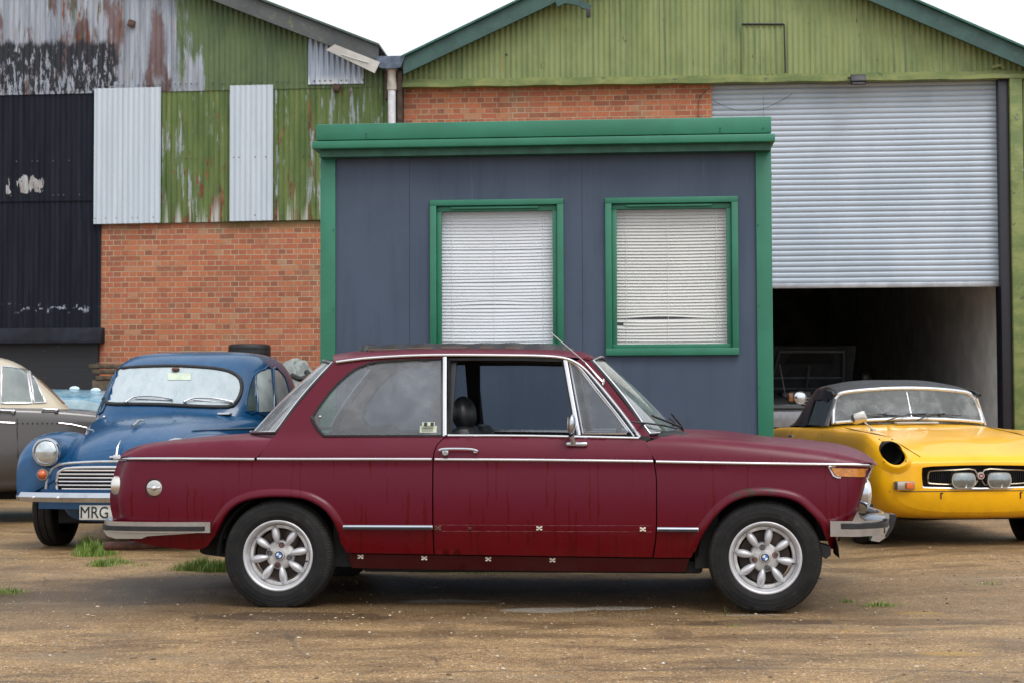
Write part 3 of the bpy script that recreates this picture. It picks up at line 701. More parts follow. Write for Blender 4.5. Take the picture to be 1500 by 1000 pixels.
    g = G('shutter_slat'); X = g.xyz(); P = g.comb(X[0], 0, X[2]); c = g.mix(g.st(g.noise(1.1, 5, .6, v=g.map((1, 1, .5), v=P)), .35, .65), (.35, .41, .48), (.42, .48, .55)); c = g.mix(g.mth('MULTIPLY', g.st(g.noise(6, 6, .7, v=P), .6, .7), .3), c, (.25, .28, .3))
    sh = m.build('roller_shutter', g.fin(c, .45, .12, g.bump(g.noise(3, 4, v=P), .1, .006)), root, auto=60)
    m = MB(); m.box(((sx0+sx1)/2-ox, .12, zb0+.03), (sx1-sx0, .05, .07), .008); m.build('bottom_rail', GALV, sh)
    m = MB(); m.box(((sx0+sx1)/2-ox, .3, zt0-.02), (sx1-sx0, .3, .1), .02); m.build('shutter_box', DARKM, sh)
    # cable drooping over the brick and shutter
    m = MB(); q = cr([S(1040, 128, -.02), S(1026, 142, -.02), S(1023, 160, -.02), S(1024, 178, -.02)], 6); m.tube([(p[0]-ox, -.0+.03, p[1]) for p in q], .004, 6)
    q = cr([S(1045, 148, .06), S(1075, 161, .06), S(1110, 162, .06), S(1140, 150, .06), S(1160, 138, .06)], 6); m.tube([(p[0]-ox, .06, p[1]) for p in q], .0035, 6)
    q = [S(1118, 140, .06), S(1119, 176, .06)]; m.tube([(p[0]-ox, .06, p[1]) for p in q], .002, 5); m.build('loose_cable', DARKM, root)
    # interior
    xw = S(1473, 480, .3)[0]-ox
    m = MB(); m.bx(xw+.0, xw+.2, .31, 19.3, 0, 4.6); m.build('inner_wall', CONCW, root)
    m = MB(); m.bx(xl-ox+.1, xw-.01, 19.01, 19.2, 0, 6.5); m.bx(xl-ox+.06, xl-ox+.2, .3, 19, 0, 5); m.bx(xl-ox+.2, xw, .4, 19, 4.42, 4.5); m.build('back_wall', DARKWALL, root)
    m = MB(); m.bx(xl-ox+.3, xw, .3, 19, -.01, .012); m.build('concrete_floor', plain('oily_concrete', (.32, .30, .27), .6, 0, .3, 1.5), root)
    return root, ox
rs_root, rs_ox = right_shed()
# valley gutter and white down pipe between the sheds
def downpipe():
    x, z = S(576, 105); y0 = -.14
    t = thing('drainpipe', 'white plastic rain pipe under the valley gutter between the two sheds', 'drainpipe', tuple(Vector((x*math.cos(FA)-y0*math.sin(FA), FY+x*math.sin(FA)+y0*math.cos(FA), 0))), FA)
    wp = plain('white_plastic_pipe', (.62, .62, .66), .35)
    zz = S(576, 133)[1]
    m = MB(); m.tube([(0, 0, .0), (0, 0, zz)], .055, 16); m.build('pipe', wp, t)
    m = MB(); m.tube([(0, 0, zz-.0), (0, 0, z-.0)], .062, 16); m.tube([(0, 0, z-.02), (0, 0, z+.03)], .085, 16); m.tube([(0, 0, zz-.02), (0, 0, zz+.08)], .068, 16); m.build('collar', plain('weathered_pipe', (.42, .38, .33), .6, 0, .2, 10), t)
    m = MB(); a = S(553, 90)[0]-x; b = S(597, 90)[0]-x; zt_ = S(576, 88)[1]; zb_ = S(576, 106)[1]
    m.extrude([(a, zt_), (b, zt_), (b-.06, zb_+.02), (b-.12, zb_), (a+.12, zb_), (a+.06, zb_+.02)], -.12, .3); m.build('valley_gutter', plain('lead_gutter', (.1, .13, .18), .4, .3, .3, 9), t)
    m = MB(); m.bx(.08, .14, .0, .2, 0, zb_-.01); m.bx(-.1, -.07, .02, .2, zb_-.4, zb_-.01); m.build('wall_strip', plain('rusty_strip', (.06, .035, .025), .8, 0, .5, 9), t)
downpipe()
def floodlight():
    x, z = S(1257, 117, -.25)
    t = thing('floodlight', 'small black floodlight fixed to the mossy beam above the roller shutter', 'floodlight', tuple(Vector((x*math.cos(FA)+.25*math.sin(FA), FY+x*math.sin(FA)-.25*math.cos(FA), 0))), FA)
    m = MB(); m.box((0, 0, z), (.21, .1, .12), .015, (-.5, 0, 0)); m.build('lamp_housing', DARKM, t)
    m = MB(); m.box((0, -.04, z-.045), (.16, .01, .07), .003, (-.9, 0, 0)); m.build('lens', plain('lamp_glass', (.12, .12, .13), .1), t)
    m = MB(); m.tube([(-.1, .0, z+.02), (-.12, .08, z+.05), (-.1, .16, z+.05)], .01); m.tube([(.0, .0, z+.02), (0, .16, z+.04)], .014); m.build('bracket', DARKM, t)
floodlight()
# ------------------------------------------------ grey site cabin
CA = R(-4.6); CX, CY = .22, 11.0
CF = Frame(CX, CY, CA)
def cabin():
    K = lambda px, py, y=0.: CF.at(px, py, y)
    root = thing('site_cabin', 'dark grey site cabin with green trim and two blinded windows behind the dark red car', 'cabin', (CX, CY, 0), CA)
    g = G('cabin_wall_paint'); c = g.mix(g.st(g.noise(1.4, 5, .6), .35, .65), (.058, .080, .120), (.070, .094, .138)); X = g.xyz()
    c = g.mix(g.mth('MULTIPLY', g.st(g.noise(30, 4, .8), .68, .72), .25), c, (.12, .13, .16))
    c = g.mix(g.mth('MULTIPLY', g.st(g.noise(2, 5, .6, v=g.map((6, 1, .5))), .5, .7), .3), c, (.040, .052, .08))
    c = g.mix(g.mth('MULTIPLY', g.mth('MULTIPLY', g.st(g.noise(3, 6, .7, v=g.map((9, 1, .22), (3, 0, 1))), .58, .68), g.st(g.noise(1.2, 3, v=g.map(loc=(8, 1, 2))), .45, .6)), .32), c, (.15, .17, .2))
    c = g.mix(g.mth('MULTIPLY', g.st(g.noise(70, 2, .8, v=g.map(loc=(2, 2, 2))), .74, .77), .5), c, (.02, .025, .03))
    wall = g.fin(c, .62, 0, g.bump(g.noise(90, 3, .7), .18, .002), Specular_IOR_Level=.28)
    g = G('cabin_green_paint'); c = g.mix(g.st(g.noise(2.5, 5, .6), .35, .65), (.018, .15, .085), (.024, .185, .11)); c = g.mix(g.mth('MULTIPLY', g.st(g.noise(11, 6, .8, v=g.map((1, 1, .5))), .68, .71), .5), c, (.05, .09, .05))
    green = g.fin(c, .45, 0, g.bump(g.noise(8, 4), .12, .004))
    gdark = plain('faded_green_paint', (.02, .11, .07), .5, 0, .2, 9)
    xl, xr = K(470, 400)[0], K(1131, 400)[0]; zt = K(800, 212)[1]; D = 5.2
    # walls with holes for the windows
    wins = []
    for (a, b, c_, d) in (((629, 294), (825, 292), (827, 519), (632, 520)), ((885, 291), (1079, 288), (1084, 519), (889, 521))):
        x0 = (K(*a)[0]+K(*d)[0])/2; x1 = (K(*b)[0]+K(*c_)[0])/2; z1 = (K(*a)[1]+K(*b)[1])/2; z0 = (K(*c_)[1]+K(*d)[1])/2
        wins.append((x0, x1, z0, z1))
    seams = [K(600, 400)[0], K(853, 400)[0]]
    xs_ = [xl+.06]+seams+[xr-.06]
    hin = [(w_[0]+.03, w_[1]-.03, w_[2]+.03, w_[3]-.03) for w_ in wins]
    for i in range(3):
        a, b = xs_[i]+.0015, xs_[i+1]-.0015
        hl = [[(h[0], h[2]), (h[1], h[2]), (h[1], h[3]), (h[0], h[3])] for h in hin if h[0] > a and h[1] < b]
        panel([(a, .22), (b, .22), (b, zt), (a, zt)], lambda x, z: 0, hl, .25, .04, side=-1).build('wall_panel', wall, root)
    m = MB()
    for s_ in seams: m.box((s_, .006, (zt+.22)/2), (.012, .008, zt-.22))
    m.build('wall_joint', DARKM, root)
    m = MB(); m.bx(xl+.02, xl+.06, .1, D, .22, zt); m.bx(xr-.06, xr-.02, .1, D, .22, zt); m.bx(xl+.05, xr-.05, D-.04, D, .22, zt); m.build('side_wall', wall, root)
    # posts
    wx = K(492, 400)[0]-xl
    for (a, b) in ((xl, xl+wx), (xr-wx, xr)):
        m = MB(); m.bx(a, b, -.022, .1, .15, zt+.0, .004); p = m.build('corner_post', green, root)
        for z in (.6, 1.15, 1.7, 2.25):
            MB().lathe([(0, -.026), (.006, -.026), (.007, -.02)], 'Y', ((b-.012) if a < 0 else (a+.012), 0, z), 8).build('screw', gdark, p)
    # roof: two-tier fascia, flat deck
    z1 = K(800, 181)[1]; z2 = K(800, 205.5)[1]; z3 = K(800, 218)[1]
    y_ = -.07
    xf0, xf1 = K(462.5, 200, -.12)[0], K(1130, 190, -.12)[0]; xg0, xg1 = K(457, 215, -.16)[0], K(1135.5, 208, -.16)[0]
    m = MB(); m.bx(xf0, xf1, -.12, D+.06, z2+.004, z1, .006); m.build('fascia', green, root)
    m = MB(); m.bx(xg0, xg1, -.16, D+.1, z3, z2-.008, .005); m.build('eaves_trim', green, root)
    m = MB(); m.bx(xf0+.02, xf1-.02, -.1, D, z2-.02, z2+.02); m.build('fascia_gap', DARKM, root)
    m = MB(); m.bx(xl+.01, xr-.01, -.1, .1, z3-.05, z3-.001); m.build('soffit', gdark, root)
    for px, py in ((1055, 188), (1055, 193), (536, 196), (536, 201), (487, 205), (1118, 188)):
        p = K(px, py, -.12); MB().lathe([(0, -.126), (.005, -.126), (.006, -.119)], 'Y', (p[0], 0, p[1]), 8).build('rivet', gdark, root)
    m = MB(); m.bx(xl+.1, xr-.1, 0.03, D-.1, .12, .22); m.build('floor_frame', DARKM, root)
    for x in (xl+.3, 0, xr-.3):
        for y in (.4, D-.5): MB().bx(x-.2, x+.2, y-.1, y+.1, -.02, .12, .01).build('support_block', CONCW, root)
    m = MB(); m.bx(xl+.1, xr-.1, 1.2, 1.25, .25, zt-.1); m.build('inner_partition', plain('cabin_interior', (.07, .062, .05), .8), root)
    # windows
    gl = glass_mat('window_glass', (.95, .97, .98), .0, .03)
    bm1 = plain('blind_slat_white', (.8, .81, .83), .45, 0, .04, 3); bm2 = plain('blind_slat_cream', (.78, .75, .69), .5, 0, .05, 3)
    for wi, (x0, x1, z0, z1_) in enumerate(wins):
        fw = .055
        m = MB()
        m.bx(x0, x1, -.03, .03, z1_-fw*.72, z1_, .003); m.bx(x0, x1, -.034, .03, z0, z0+fw*.9, .003)
        m.bx(x0, x0+fw*.8, -.03, .028, z0+fw*.9, z1_-fw*.72, .003); m.bx(x1-fw*.8, x1, -.03, .028, z0+fw*.9, z1_-fw*.72, .003)
        wo = m.build('window', green, root)
        a, b, c_, d = x0+fw*.82, x1-fw*.82, z0+fw*.92, z1_-fw*.74; t = .038
        m = MB(); m.bx(a, b, .0, .035, d-t, d, .002); m.bx(a, b, .0, .035, c_, c_+t*.7, .002); m.bx(a, a+t*.85, .0, .034, c_+t*.7, d-t, .002); m.bx(b-t*.85, b, .0, .034, c_+t*.7, d-t, .002)
        m.build('frame', green, wo)
        m = MB(); m.bx(a+.1, b-.13, -.02, .0, d-.022, d-.008, .003); m.build('trickle_vent', green, wo)
        m = MB(); m.grid(1, 1, lambda u, v: (lerp(a+.02, b-.02, u), .018, lerp(c_+.02, d-.03, v))); m.build('pane', gl, wo)
        # blind: slats with real droop, two kinks where they were pushed apart
        A, B = a+.02, b-.02; top = d-.03; n = 41 if wi == 0 else 42; pitch = (top-c_-.02)/n; mb = MB(); rr = random.Random(wi)
        for i in range(n+1):
            z = top-.006-i*pitch; N = 14; tilt = 1.16 if wi == 0 else 1.02; f = i/n
            def off(u):
                o_ = -.0035*math.sin(PI*u)
                if wi == 0:
                    if i == 11: o_ += .004
                    if i in (20, 21): o_ += .004*math.sin(PI*u)+.002*u*2
                    if 27 <= i <= 30: o_ += (.013, .010, .004, 0)[i-27]*math.exp(-((u-.45)/.28)**2)*(1)
                    if i in (31, 32): o_ -= .003*math.exp(-((u-.45)/.3)**2)
                else:
                    if 30 <= i <= 33: o_ += (.003, .006, .012, .016)[i-30]*math.exp(-((u-.42)/.3)**2)
                    if i in (34, 35): o_ -= (.004, .003)[i-34]*math.exp(-((u-.3)/.3)**2)
                    if i in (36, 37, 38): o_ -= .004*math.exp(-((u-.15)/.2)**2)
                return o_
            w2 = .0132; ca, sa = math.cos(tilt), math.sin(tilt); vv = []
            for q in range(N+1):
                u = q/N; o_ = off(u); x = lerp(A, B, u)
                for s_ in (-1, 0, 1):
                    vv.append((x, .075-s_*w2*ca, z+o_-s_*w2*sa+(.0025 if s_ == 0 else 0)))
            if wi == 1 and i == 35:
                k0 = 1
            else: k0 = 0
            mb.add(vv, [(q*3+e, q*3+3+e, q*3+4+e, q*3+1+e) for q in range(k0, N) for e in (0, 1)])
        mb.build('blind', bm1 if wi == 0 else bm2, wo, auto=180)
        m = MB()
        for u in (.1, .47, .9): m.tube([(lerp(A, B, u), .061, top), (lerp(A, B, u), .061, c_+.02)], .0012, 5)
        m.build('blind_cord', bm1, wo)
    # narrow sign seen edge-on on the right side wall
    x = xr+.005; m = MB()
    z0, z1 = K(1128, 283)[1], K(1128, 225)[1]; hh = (z1-z0)
    def seg(a, b, nm, mt):
        m = MB(); m.grid(8, 6, lambda u, v: (xr-.02+.03*math.sin(PI*lerp(a, b, u))+.003, .12+.5*v, lerp(z0, z1, lerp(a, b, u)))); m.build(nm, mt, sg)
    sg = thing('round_sign', 'curved cream and blue sign on the right side of the grey cabin, seen edge on', 'sign', (CX, CY, 0), CA)
    seg(0, .33, 'cream_band', plain('cream_sign_paint', (.6, .55, .36), .5)); seg(.33, .66, 'blue_band', plain('blue_sign_paint', (.02, .08, .4), .5)); seg(.66, 1, 'upper_band', plain('cream_sign_paint', (.6, .55, .36), .5))
    return root
def glass_mat(name, tint, rough=0., dirt=.1, dcol=(.45, .45, .43), dscale=6, ior=1.5, drops=0, ramp=(.4, .75)):
    """thin sheet of glass: clear through, mirror-like by Fresnel, with a film of dust"""
    g = G(name); tr = g.n('BsdfTransparent', Color=tint); gs = g.n('BsdfGlossy', Roughness=rough, Color=(1, 1, 1))
    bf = g.N.new('ShaderNodeNewGeometry').outputs['Backfacing']; fr = g.n('Fresnel', IOR=g.mf(bf, ior, 1/ior)); fr2 = g.mth('MULTIPLY', fr, 1.5, clamp=True)
    m1 = g.n('MixShader', i0=fr2, i1=tr, i2=gs)
    df = g.n('BsdfDiffuse', Color=dcol); n1 = g.noise(dscale, 6, .7)
    f = g.mth('MULTIPLY', g.st(n1, ramp[0], ramp[1], .35, 1.), dirt)
    if drops:
        v = g.vor(drops); f = g.mth('MAXIMUM', f, g.mth('MULTIPLY', g.st(v, .16, .1), g.mth('MULTIPLY', g.st(g.noise(7, 3), .5, .56), .5)))
    m2 = g.n('MixShader', i0=f, i1=m1, i2=df); g.L.new(m2, g.out.inputs['Surface']); return g.m
cabin()
# ------------------------------------------------ shared car materials
def m_chrome(name='chrome', col=(.50, .53, .58), rough=.10, wear=.3):
    g = G(name); n1 = g.noise(14, 6, .7); r_ = g.mf(g.st(n1, .4, .8), rough, rough+wear*.5)
    c = g.mix(g.st(g.noise(8, 5, .7), .5, .75), col, tuple(q*.78 for q in col))
    return g.fin(c, r_, .95, g.bump(n1, .02, .002))
CHROME = m_chrome(); CHROME2 = plain('bright_trim', (.66, .66, .68), .26, .9, .06, 5)
RUBBER = plain('black_rubber', (.014, .014, .015), .6, 0, .3, 20)
SATIN = plain('satin_black', (.012, .012, .014), .4, 0, .3, 20)
VOID = plain('dark_underbody', (.008, .008, .008), .9, 0, .3, 8)
def m_paint(name, base, wetcol=None, dew=.6, rough=.3, ztop=.4, dust=(.3, .28, .27), dustamt=.15, streaks=True, coat=.6, hzadd=(.05, .05, .05), spec=.5):
    """old enamel: condensation on the upper part with runs wiped through it, dust on flat tops"""
    g = G(name); X = g.xyz(); x, z = X[0], X[2]; P = g.comb(x, 0, z)
    big = g.noise(2.2, 5, .6); spk = g.noise(160, 3, .8)
    nrm = g.N.new('ShaderNodeNewGeometry').outputs['Normal']; up = g.st(g.xyz(nrm)[2], .25, .9)
    hz = tuple(min(1, b*.95+d_) for b, d_ in zip(base, hzadd))
    dm = g.mth('MULTIPLY', g.st(g.mth('ADD', z, g.mth('MULTIPLY', big, .35)), ztop+.05, ztop+.4), dew)
    if streaks:
        wob = g.mth('ADD', x, g.mth('MULTIPLY', g.noise(13, 4, .6, v=P), .03))
        s1 = g.noise(46, 1, .3, v=g.comb(wob, 0, g.mth('MULTIPLY', z, .035)))
        runs = g.mth('MULTIPLY', g.st(s1, .615, .635), g.mth('MULTIPLY', g.st(g.noise(2.4, 3, .6, v=g.map((1, 1, .9), (7, 0, 3), v=P)), .42, .47), g.st(z, .80, .74)))
        dm = g.mth('MULTIPLY', dm, g.mth('SUBTRACT', 1, runs), clamp=True)
    else: runs = 0.0
    c = g.mix(g.st(big, .35, .65), base, tuple(b*.82 for b in base))
    if wetcol: c = g.mix(g.st(z, ztop+.25, ztop-.15), c, wetcol)
    c = g.mix(dm, c, hz)
    if streaks: c = g.mix(g.mth('MULTIPLY', runs, .85), c, tuple(q*.75 for q in (wetcol or base)))
    c = g.mix(g.mth('MULTIPLY', g.mth('MULTIPLY', up, g.st(g.noise(6, 6, .7), .3, .7)), dustamt), c, dust)
    c = g.mix(g.mth('MULTIPLY', g.st(spk, .7, .76), .35), c, tuple(min(1, q*1.8+.03) for q in base))
    low = g.mth('MULTIPLY', g.st(z, .42, .2), g.st(g.noise(8, 5, .7), .4, .7)); c = g.mix(g.mth('MULTIPLY', low, .16), c, (.05, .035, .025))
    r_ = g.mth('ADD', g.mf(dm, rough, .42), g.mth('MULTIPLY', g.noise(25, 4), .08))
    cr_ = g.mf(dm, .07, .26)
    return g.fin(c, r_, 0, g.bump(g.mth('ADD', spk, g.mth('MULTIPLY', g.noise(5, 2), 3)), .04, .002), Coat_Weight=coat, Coat_Roughness=cr_, Specular_IOR_Level=spec)
def tyre_mesh(r, rr, wd, flat=.0, seg=72, round_=1.0):
    """tyre around the Y axis, outer face at -wd/2; flat: how far the bottom is pressed up"""
    h = wd/2; s = r-rr
    prof = [(rr-.008, -h*.72), (rr, -h*.86), (rr+s*.12, -h*.97), (rr+s*.35, -h*1.0), (rr+s*.6, -h*.985), (rr+s*.8, -h*.93), (rr+s*.92, -h*.85), (r-.002, -h*.74),
            (r+.001, -h*.5), (r+.001, -h*.36), (r-.006, -h*.34), (r-.006, -h*.28), (r+.002, -h*.26), (r+.002, 0)]
    prof = prof+[(a, -b) for a, b in prof[::-1][1:]]
    m = MB().lathe(prof, 'Y', seg=seg)
    lim = -r+flat
    for v in m.v:
        if v.z < lim+.03 and flat:
            t = (lim+.03-v.z)/(.03+flat); v.z = lerp(v.z, max(v.z, lim), min(1, max(0, t*1.6))); 
            if v.z < lim: v.z = lim
            v.y *= 1+.07*t
    return m
def m_tyre():
    g = G('tyre_rubber'); X = g.xyz(); rad = g.n('VectorMath', 1, {'operation': 'LENGTH'}, i0=g.comb(X[0], 0, X[2])); ang = g.mth('ARCTAN2', X[2], X[0])
    c = g.mix(g.st(g.noise(9, 6, .7), .4, .7), (.006, .006, .0065), (.015, .0145, .0145)); c = g.mix(g.mth('MULTIPLY', g.st(g.noise(14, 6, .7, v=g.map(loc=(3, 3, 3))), .55, .72), .5), c, (.045, .04, .034))
    c = g.mix(g.mth('MULTIPLY', g.st(rad, .25, .285), g.mth('MULTIPLY', g.noise(22, 5, .7), .7)), c, (.032, .03, .027))
    tr = g.mth('MULTIPLY', g.st(g.mth('PINGPONG', g.mth('ADD', ang, g.mth('MULTIPLY', X[1], 2)), .03), .012, .018), g.st(rad, .262, .275))
    rings = g.mth('MULTIPLY', g.st(g.mth('PINGPONG', rad, .011), .008, .0105), .3)
    return g.fin(c, .62, 0, g.bump(g.mth('ADD', tr, rings), .8, .004), Specular_IOR_Level=.28)
TYRE = m_tyre()
ALLOY = plain('silver_wheel_paint', (.58, .58, .60), .36, .4, .12, 9); ALLOYD = plain('dull_wheel_silver', (.56, .55, .54), .45, .3, .25, 14, .2)
# ------------------------------------------------ the dark red saloon
BA = R(-5.0); BX, BY = .119, 9.042
BF = Frame(BX, BY, BA)
def red_car():
    root = thing('parked_car', 'dark red two-door saloon with silver wheels and chrome trim, side-on in the foreground', 'car', (BX, BY, 0), BA)
    P0 = lambda px, py: BF.at(px, py, -.795)
    trimT = [P0(*p) for p in ((172, 670.5), (374, 672), (440, 672), (634, 672), (780, 673), (957, 675.3), (1170, 679), (1279, 680))]
    zT = lambda x: interp(trimT, x)
    rear_e = sorted([(z, x) for x, z in (P0(*p) for p in ((173, 676), (165, 700), (161, 724), (161.5, 742), (165, 757), (170, 780)))])
    front_e = sorted([(z, x) for x, z in (P0(*p) for p in ((1277.5, 682), (1269.5, 703), (1256.5, 747), (1250, 760), (1228, 787), (1222, 803)))])
    sillz = P0(700, 638)[1]
    def w0(x):
        t = max(0, abs(x)-.8)/1.2; return .795-.042*t**2.2
    def yf(x, z):
        w = w0(x); d = z-zT(x)
        if d > 0:
            dd = min(d, sillz-zT(x)); H = .118
            w -= .05*(dd/H)**1.5
            if z > sillz: w -= .30*(z-sillz)+.05*(z-sillz)**2
        else:
            e = -d
            w -= .008*min(1, e/.02); w += .012*math.sin(PI*min(e, .4)/.4)
            if e > .33: w -= .05*((e-.33)/.2)**1.6
        xe = interp(rear_e, z)+0 if x < 0 else interp(front_e, z)
        e = abs(xe-x) if abs(x) > 1.2 else 9
        if (x < 0 and x < xe) or (x > 0 and x > xe): e = 0
        r_ = .075
        if e < r_ and z <= zT(x)+.02: w -= (r_-math.sqrt(max(0, r_*r_-(r_-e)**2)))*.9
        return w
    T = lambda px, py: BF.at(px, py, lambda x, z: -yf(x, z))
    TL = lambda L: [T(*p) for p in L]
    def C3(L, off=.0, n=4, side=-1, sm=True):
        q = TL(L); q = cr([(a, b, 0) for a, b in q], n) if sm else [Vector((a, b, 0)) for a, b in q]
        return [Vector((p.x, side*(yf(p.x, p.y)+off), p.y)) for p in q]
    def smooth2(L, n=4):
        return [(p.x, p.y) for p in cr([(a, b, 0) for a, b in TL(L)], n)]
    paint = m_paint('dark_red_paint', (.088, .0006, .0085), (.115, .0004, .0038), dew=.8, rough=.22, ztop=.42, dust=(.17, .04, .07), dustamt=.3, hzadd=(.024, .003, .011), coat=.28, spec=.12)
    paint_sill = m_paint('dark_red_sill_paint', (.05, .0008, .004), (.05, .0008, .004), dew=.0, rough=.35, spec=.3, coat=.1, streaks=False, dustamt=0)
    lipm = m_paint('chipped_arch_paint', (.088, .0006, .0085), (.115, .0004, .0038), dew=.7, rough=.25, ztop=.40, dust=(.2, .06, .10), dustamt=.2, hzadd=(.024, .003, .011), coat=.28, spec=.12)
    gg = G.__new__(G); gg.m = lipm; gg.t = lipm.node_tree; gg.N = gg.t.nodes; gg.L = gg.t.links; gg.b = gg.N['Principled BSDF']; gg.c = None
    rx_, rz_ = P0(1095, 717); X_ = gg.xyz(); old = gg.b.inputs['Base Color'].links[0].from_socket
    dd = gg.n('VectorMath', 1, {'operation': 'LENGTH'}, i0=gg.comb(gg.mth('DIVIDE', gg.mth('SUBTRACT', X_[0], rx_), .16), 0, gg.mth('DIVIDE', gg.mth('SUBTRACT', X_[2], rz_), .05)))
    fr_ = gg.mth('MULTIPLY', gg.st(dd, 1.1, .7), gg.st(gg.noise(45, 5, .7), .48, .54)); gg.L.new(gg.mix(fr_, old, (.05, .025, .018)), gg.b.inputs['Base Color'])
    # ---- outlines traced on the side
    archR = [(305, 798), (312, 786), (320, 771), (330, 753), (346, 738), (369, 729), (403, 725.5), (442, 728), (465, 737), (481, 750), (494, 771), (502, 797), (508, 809)]
    archF = [(1012, 816), (1016, 808), (1027, 784), (1042, 761), (1061, 741), (1082, 729), (1108, 724), (1142, 725.5), (1168, 733), (1186, 748), (1202, 766), (1212, 789), (1216, 803)]
    aR = smooth2(archR); aF = smooth2(archF)
    win = smooth2([(474.5, 637.2), (465, 625), (458.5, 612.6), (461, 603), (474, 585), (492, 563), (518, 541), (544, 530.5), (570, 527.5), (598, 526)], 3)+TL([(648, 525), (647.5, 637)])
    quarter = TL([(173, 674), (165, 700), (161, 724), (161.5, 742), (165, 757), (170, 782), (198, 792), (224, 798), (276, 804.5), (296, 803.5)])+aR+TL([(635, 811), (633, 768), (633.2, 676), (635.5, 660), (640, 650), (650, 640), (652.5, 638.5), (652.5, 521.5), (596, 522.5), (544, 526), (508, 529.5), (494.6, 531), (489.5, 529.5)])+TL([(470, 553), (440, 588), (412, 624), (404, 636), (396.5, 643), (375.5, 674)])
    door = TL([(654, 639), (648, 644), (641, 651), (637.2, 660), (635.2, 676), (634.8, 768), (637, 811), (800, 813.5), (955, 815.5), (959.6, 790), (961, 766), (960.8, 700), (957.5, 676), (953, 659), (944.5, 641.5), (800, 639)])
    wing = TL([(959.3, 677.5), (1120, 680.5), (1277.5, 682.5), (1269.5, 703), (1256.5, 747), (1250, 760), (1228, 787), (1222, 803)])+aF[::-1]+TL([(957.5, 816), (961.5, 790), (962.8, 766), (962.4, 700)])
    sill = TL([(509, 811), (635, 813), (800, 815.5), (955, 818), (1010, 818), (1004, 837), (830, 836.5), (650, 834), (515, 831.5)])
    for s_ in (-1, 1):
        q = panel(quarter, yf, [win], .03, .018, s_).build('rear_wing', paint, root, auto=50)
        d = panel(door, yf, (), .03, .018, s_).build('door', paint, root, auto=50)
        f = panel(wing, yf, (), .03, .018, s_).build('front_wing', paint, root, auto=50)
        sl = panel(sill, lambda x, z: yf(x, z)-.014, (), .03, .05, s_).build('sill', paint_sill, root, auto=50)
        # rolled wheel arch lips
        for arch, own in ((archR[1:-1], q), (archF[1:-1], f)):
            L = C3(arch, .0, 5, s_); m = MB()
            for pr in L: pass
            cx = sum(p.x for p in L)/len(L); cz = .25
            n = len(L); rows = []
            for i, p in enumerate(L):
                rad = Vector((p.x-cx, 0, p.z-cz)).normalized(); t = i/(n-1); fade = min(1, t*7, (1-t)*7)
                ro = []
                for (dr, dy) in ((.040, -.003), (.033, .006*fade), (.02, .014*fade), (.006, .018*fade), (-.002, .016*fade), (-.006, .004), (-.004, -.03)):
                    v = p+rad*dr; v.y = s_*(yf(v.x, v.z)+dy); ro.append(v)
                rows.append(ro)
            k = len(rows[0]); m.add([v for r_ in rows for v in r_], [(i*k+j, (i+1)*k+j, (i+1)*k+j+1, i*k+j+1) for i in range(n-1) for j in range(k-1)])
            m.build('wheel_arch_lip', lipm if own is f else paint, own, auto=60)
        # chrome belt trim
        def strip(L, own, name, h=.011, o=.006, mat=CHROME2, sm=True, dp=.006):
            m = MB(); pts = C3(L, .001, 3, s_, sm); k = []
            for a in range(7): t = PI*a/6; k.append((o*math.sin(t), h/2*math.cos(t)))
            k += [(-dp, -h/2), (-dp, h/2)]
            if s_ > 0: k = [(-a, b) for a, b in k]
            return m.sweep(pts, k).build(name, mat, own, auto=50)
        strip([(377, 671.6), (440, 671.8), (540, 671.8), (632.5, 672)], q, 'belt_trim', .0155, .008)
        strip([(637, 672.2), (780, 673), (956.5, 675.2)], d, 'belt_trim', .0155, .008)
        strip([(961, 675.6), (1060, 677.4), (1170, 679), (1240, 679.7), (1277, 680)], f, 'belt_trim', .0155, .008)
        strip([(173.5, 670.5), (260, 671.2), (373, 672)], q, 'boot_trim', .0155, .008)
        strip([(476, 637.6), (560, 637.6), (652, 637.6)], q, 'waist_trim', .012, .008); strip([(656, 637.2), (780, 637.8), (936, 641)], d, 'waist_trim', .015, .01)
        # black-centred rub strips
        for L, own in (([(503, 771.2), (634, 771.6)], q), ([(963, 774.5), (1023, 775)], f)):
            strip(L, own, 'rub_strip', .026, .012, CHROME, False)
            m = MB(); pts = C3([(L[0][0]+1, L[0][1]+1), (L[1][0]-1, L[1][1]+1)], .013, 3, s_, False)
            m.sweep(pts, [(-.003, -.007), (.002, -.007), (.002, .005), (-.003, .005)]).build('rub_insert', RUBBER, own)
        # missing door strip: ghost lines of old glue and rusty clips
        glue = plain('old_glue_line', (.16, .05, .055), .7, 0, .5, 30)
        for yy in (768.2, 777.2):
            m = MB(); L = resample(C3([(640, yy), (800, yy+.6), (955, yy+1)], .0, 3, s_, False), .02); r7 = random.Random(int(yy)+s_)
            m.sweep(L, [(-.002, -.0012), (.0006, -.0012), (.0006, .0012), (-.002, .0012)], scale=[r7.uniform(.3, 1.1) for _ in L]); m.build('glue_line', glue, d)
        cream = plain('cream_clip', (.62, .55, .45), .5, 0, .25, 40); rusty = plain('rusty_clip', (.13, .06, .035), .8, 0, .4, 40)
        def clip(px, py, own, mt, off=.003, sc=1):
            x, z = T(px, py); y = yf(x, z)+off
            if own is sl: y -= .014
            m = MB()
            for a, b in ((-1, 1), (1, 1), (-1, -1), (1, -1)): m.box((x+a*.0095*sc, s_*y, z+b*.0065*sc), (.011*sc, .005, .008*sc), .001)
            m.box((x, s_*y, z), (.012*sc, .006, .012*sc), .001); m.build('trim_clip', mt, own)
        for px, py in ((527.5, 815), (621, 817), (715, 818.5), (809, 820)): clip(px, py, sl, cream)
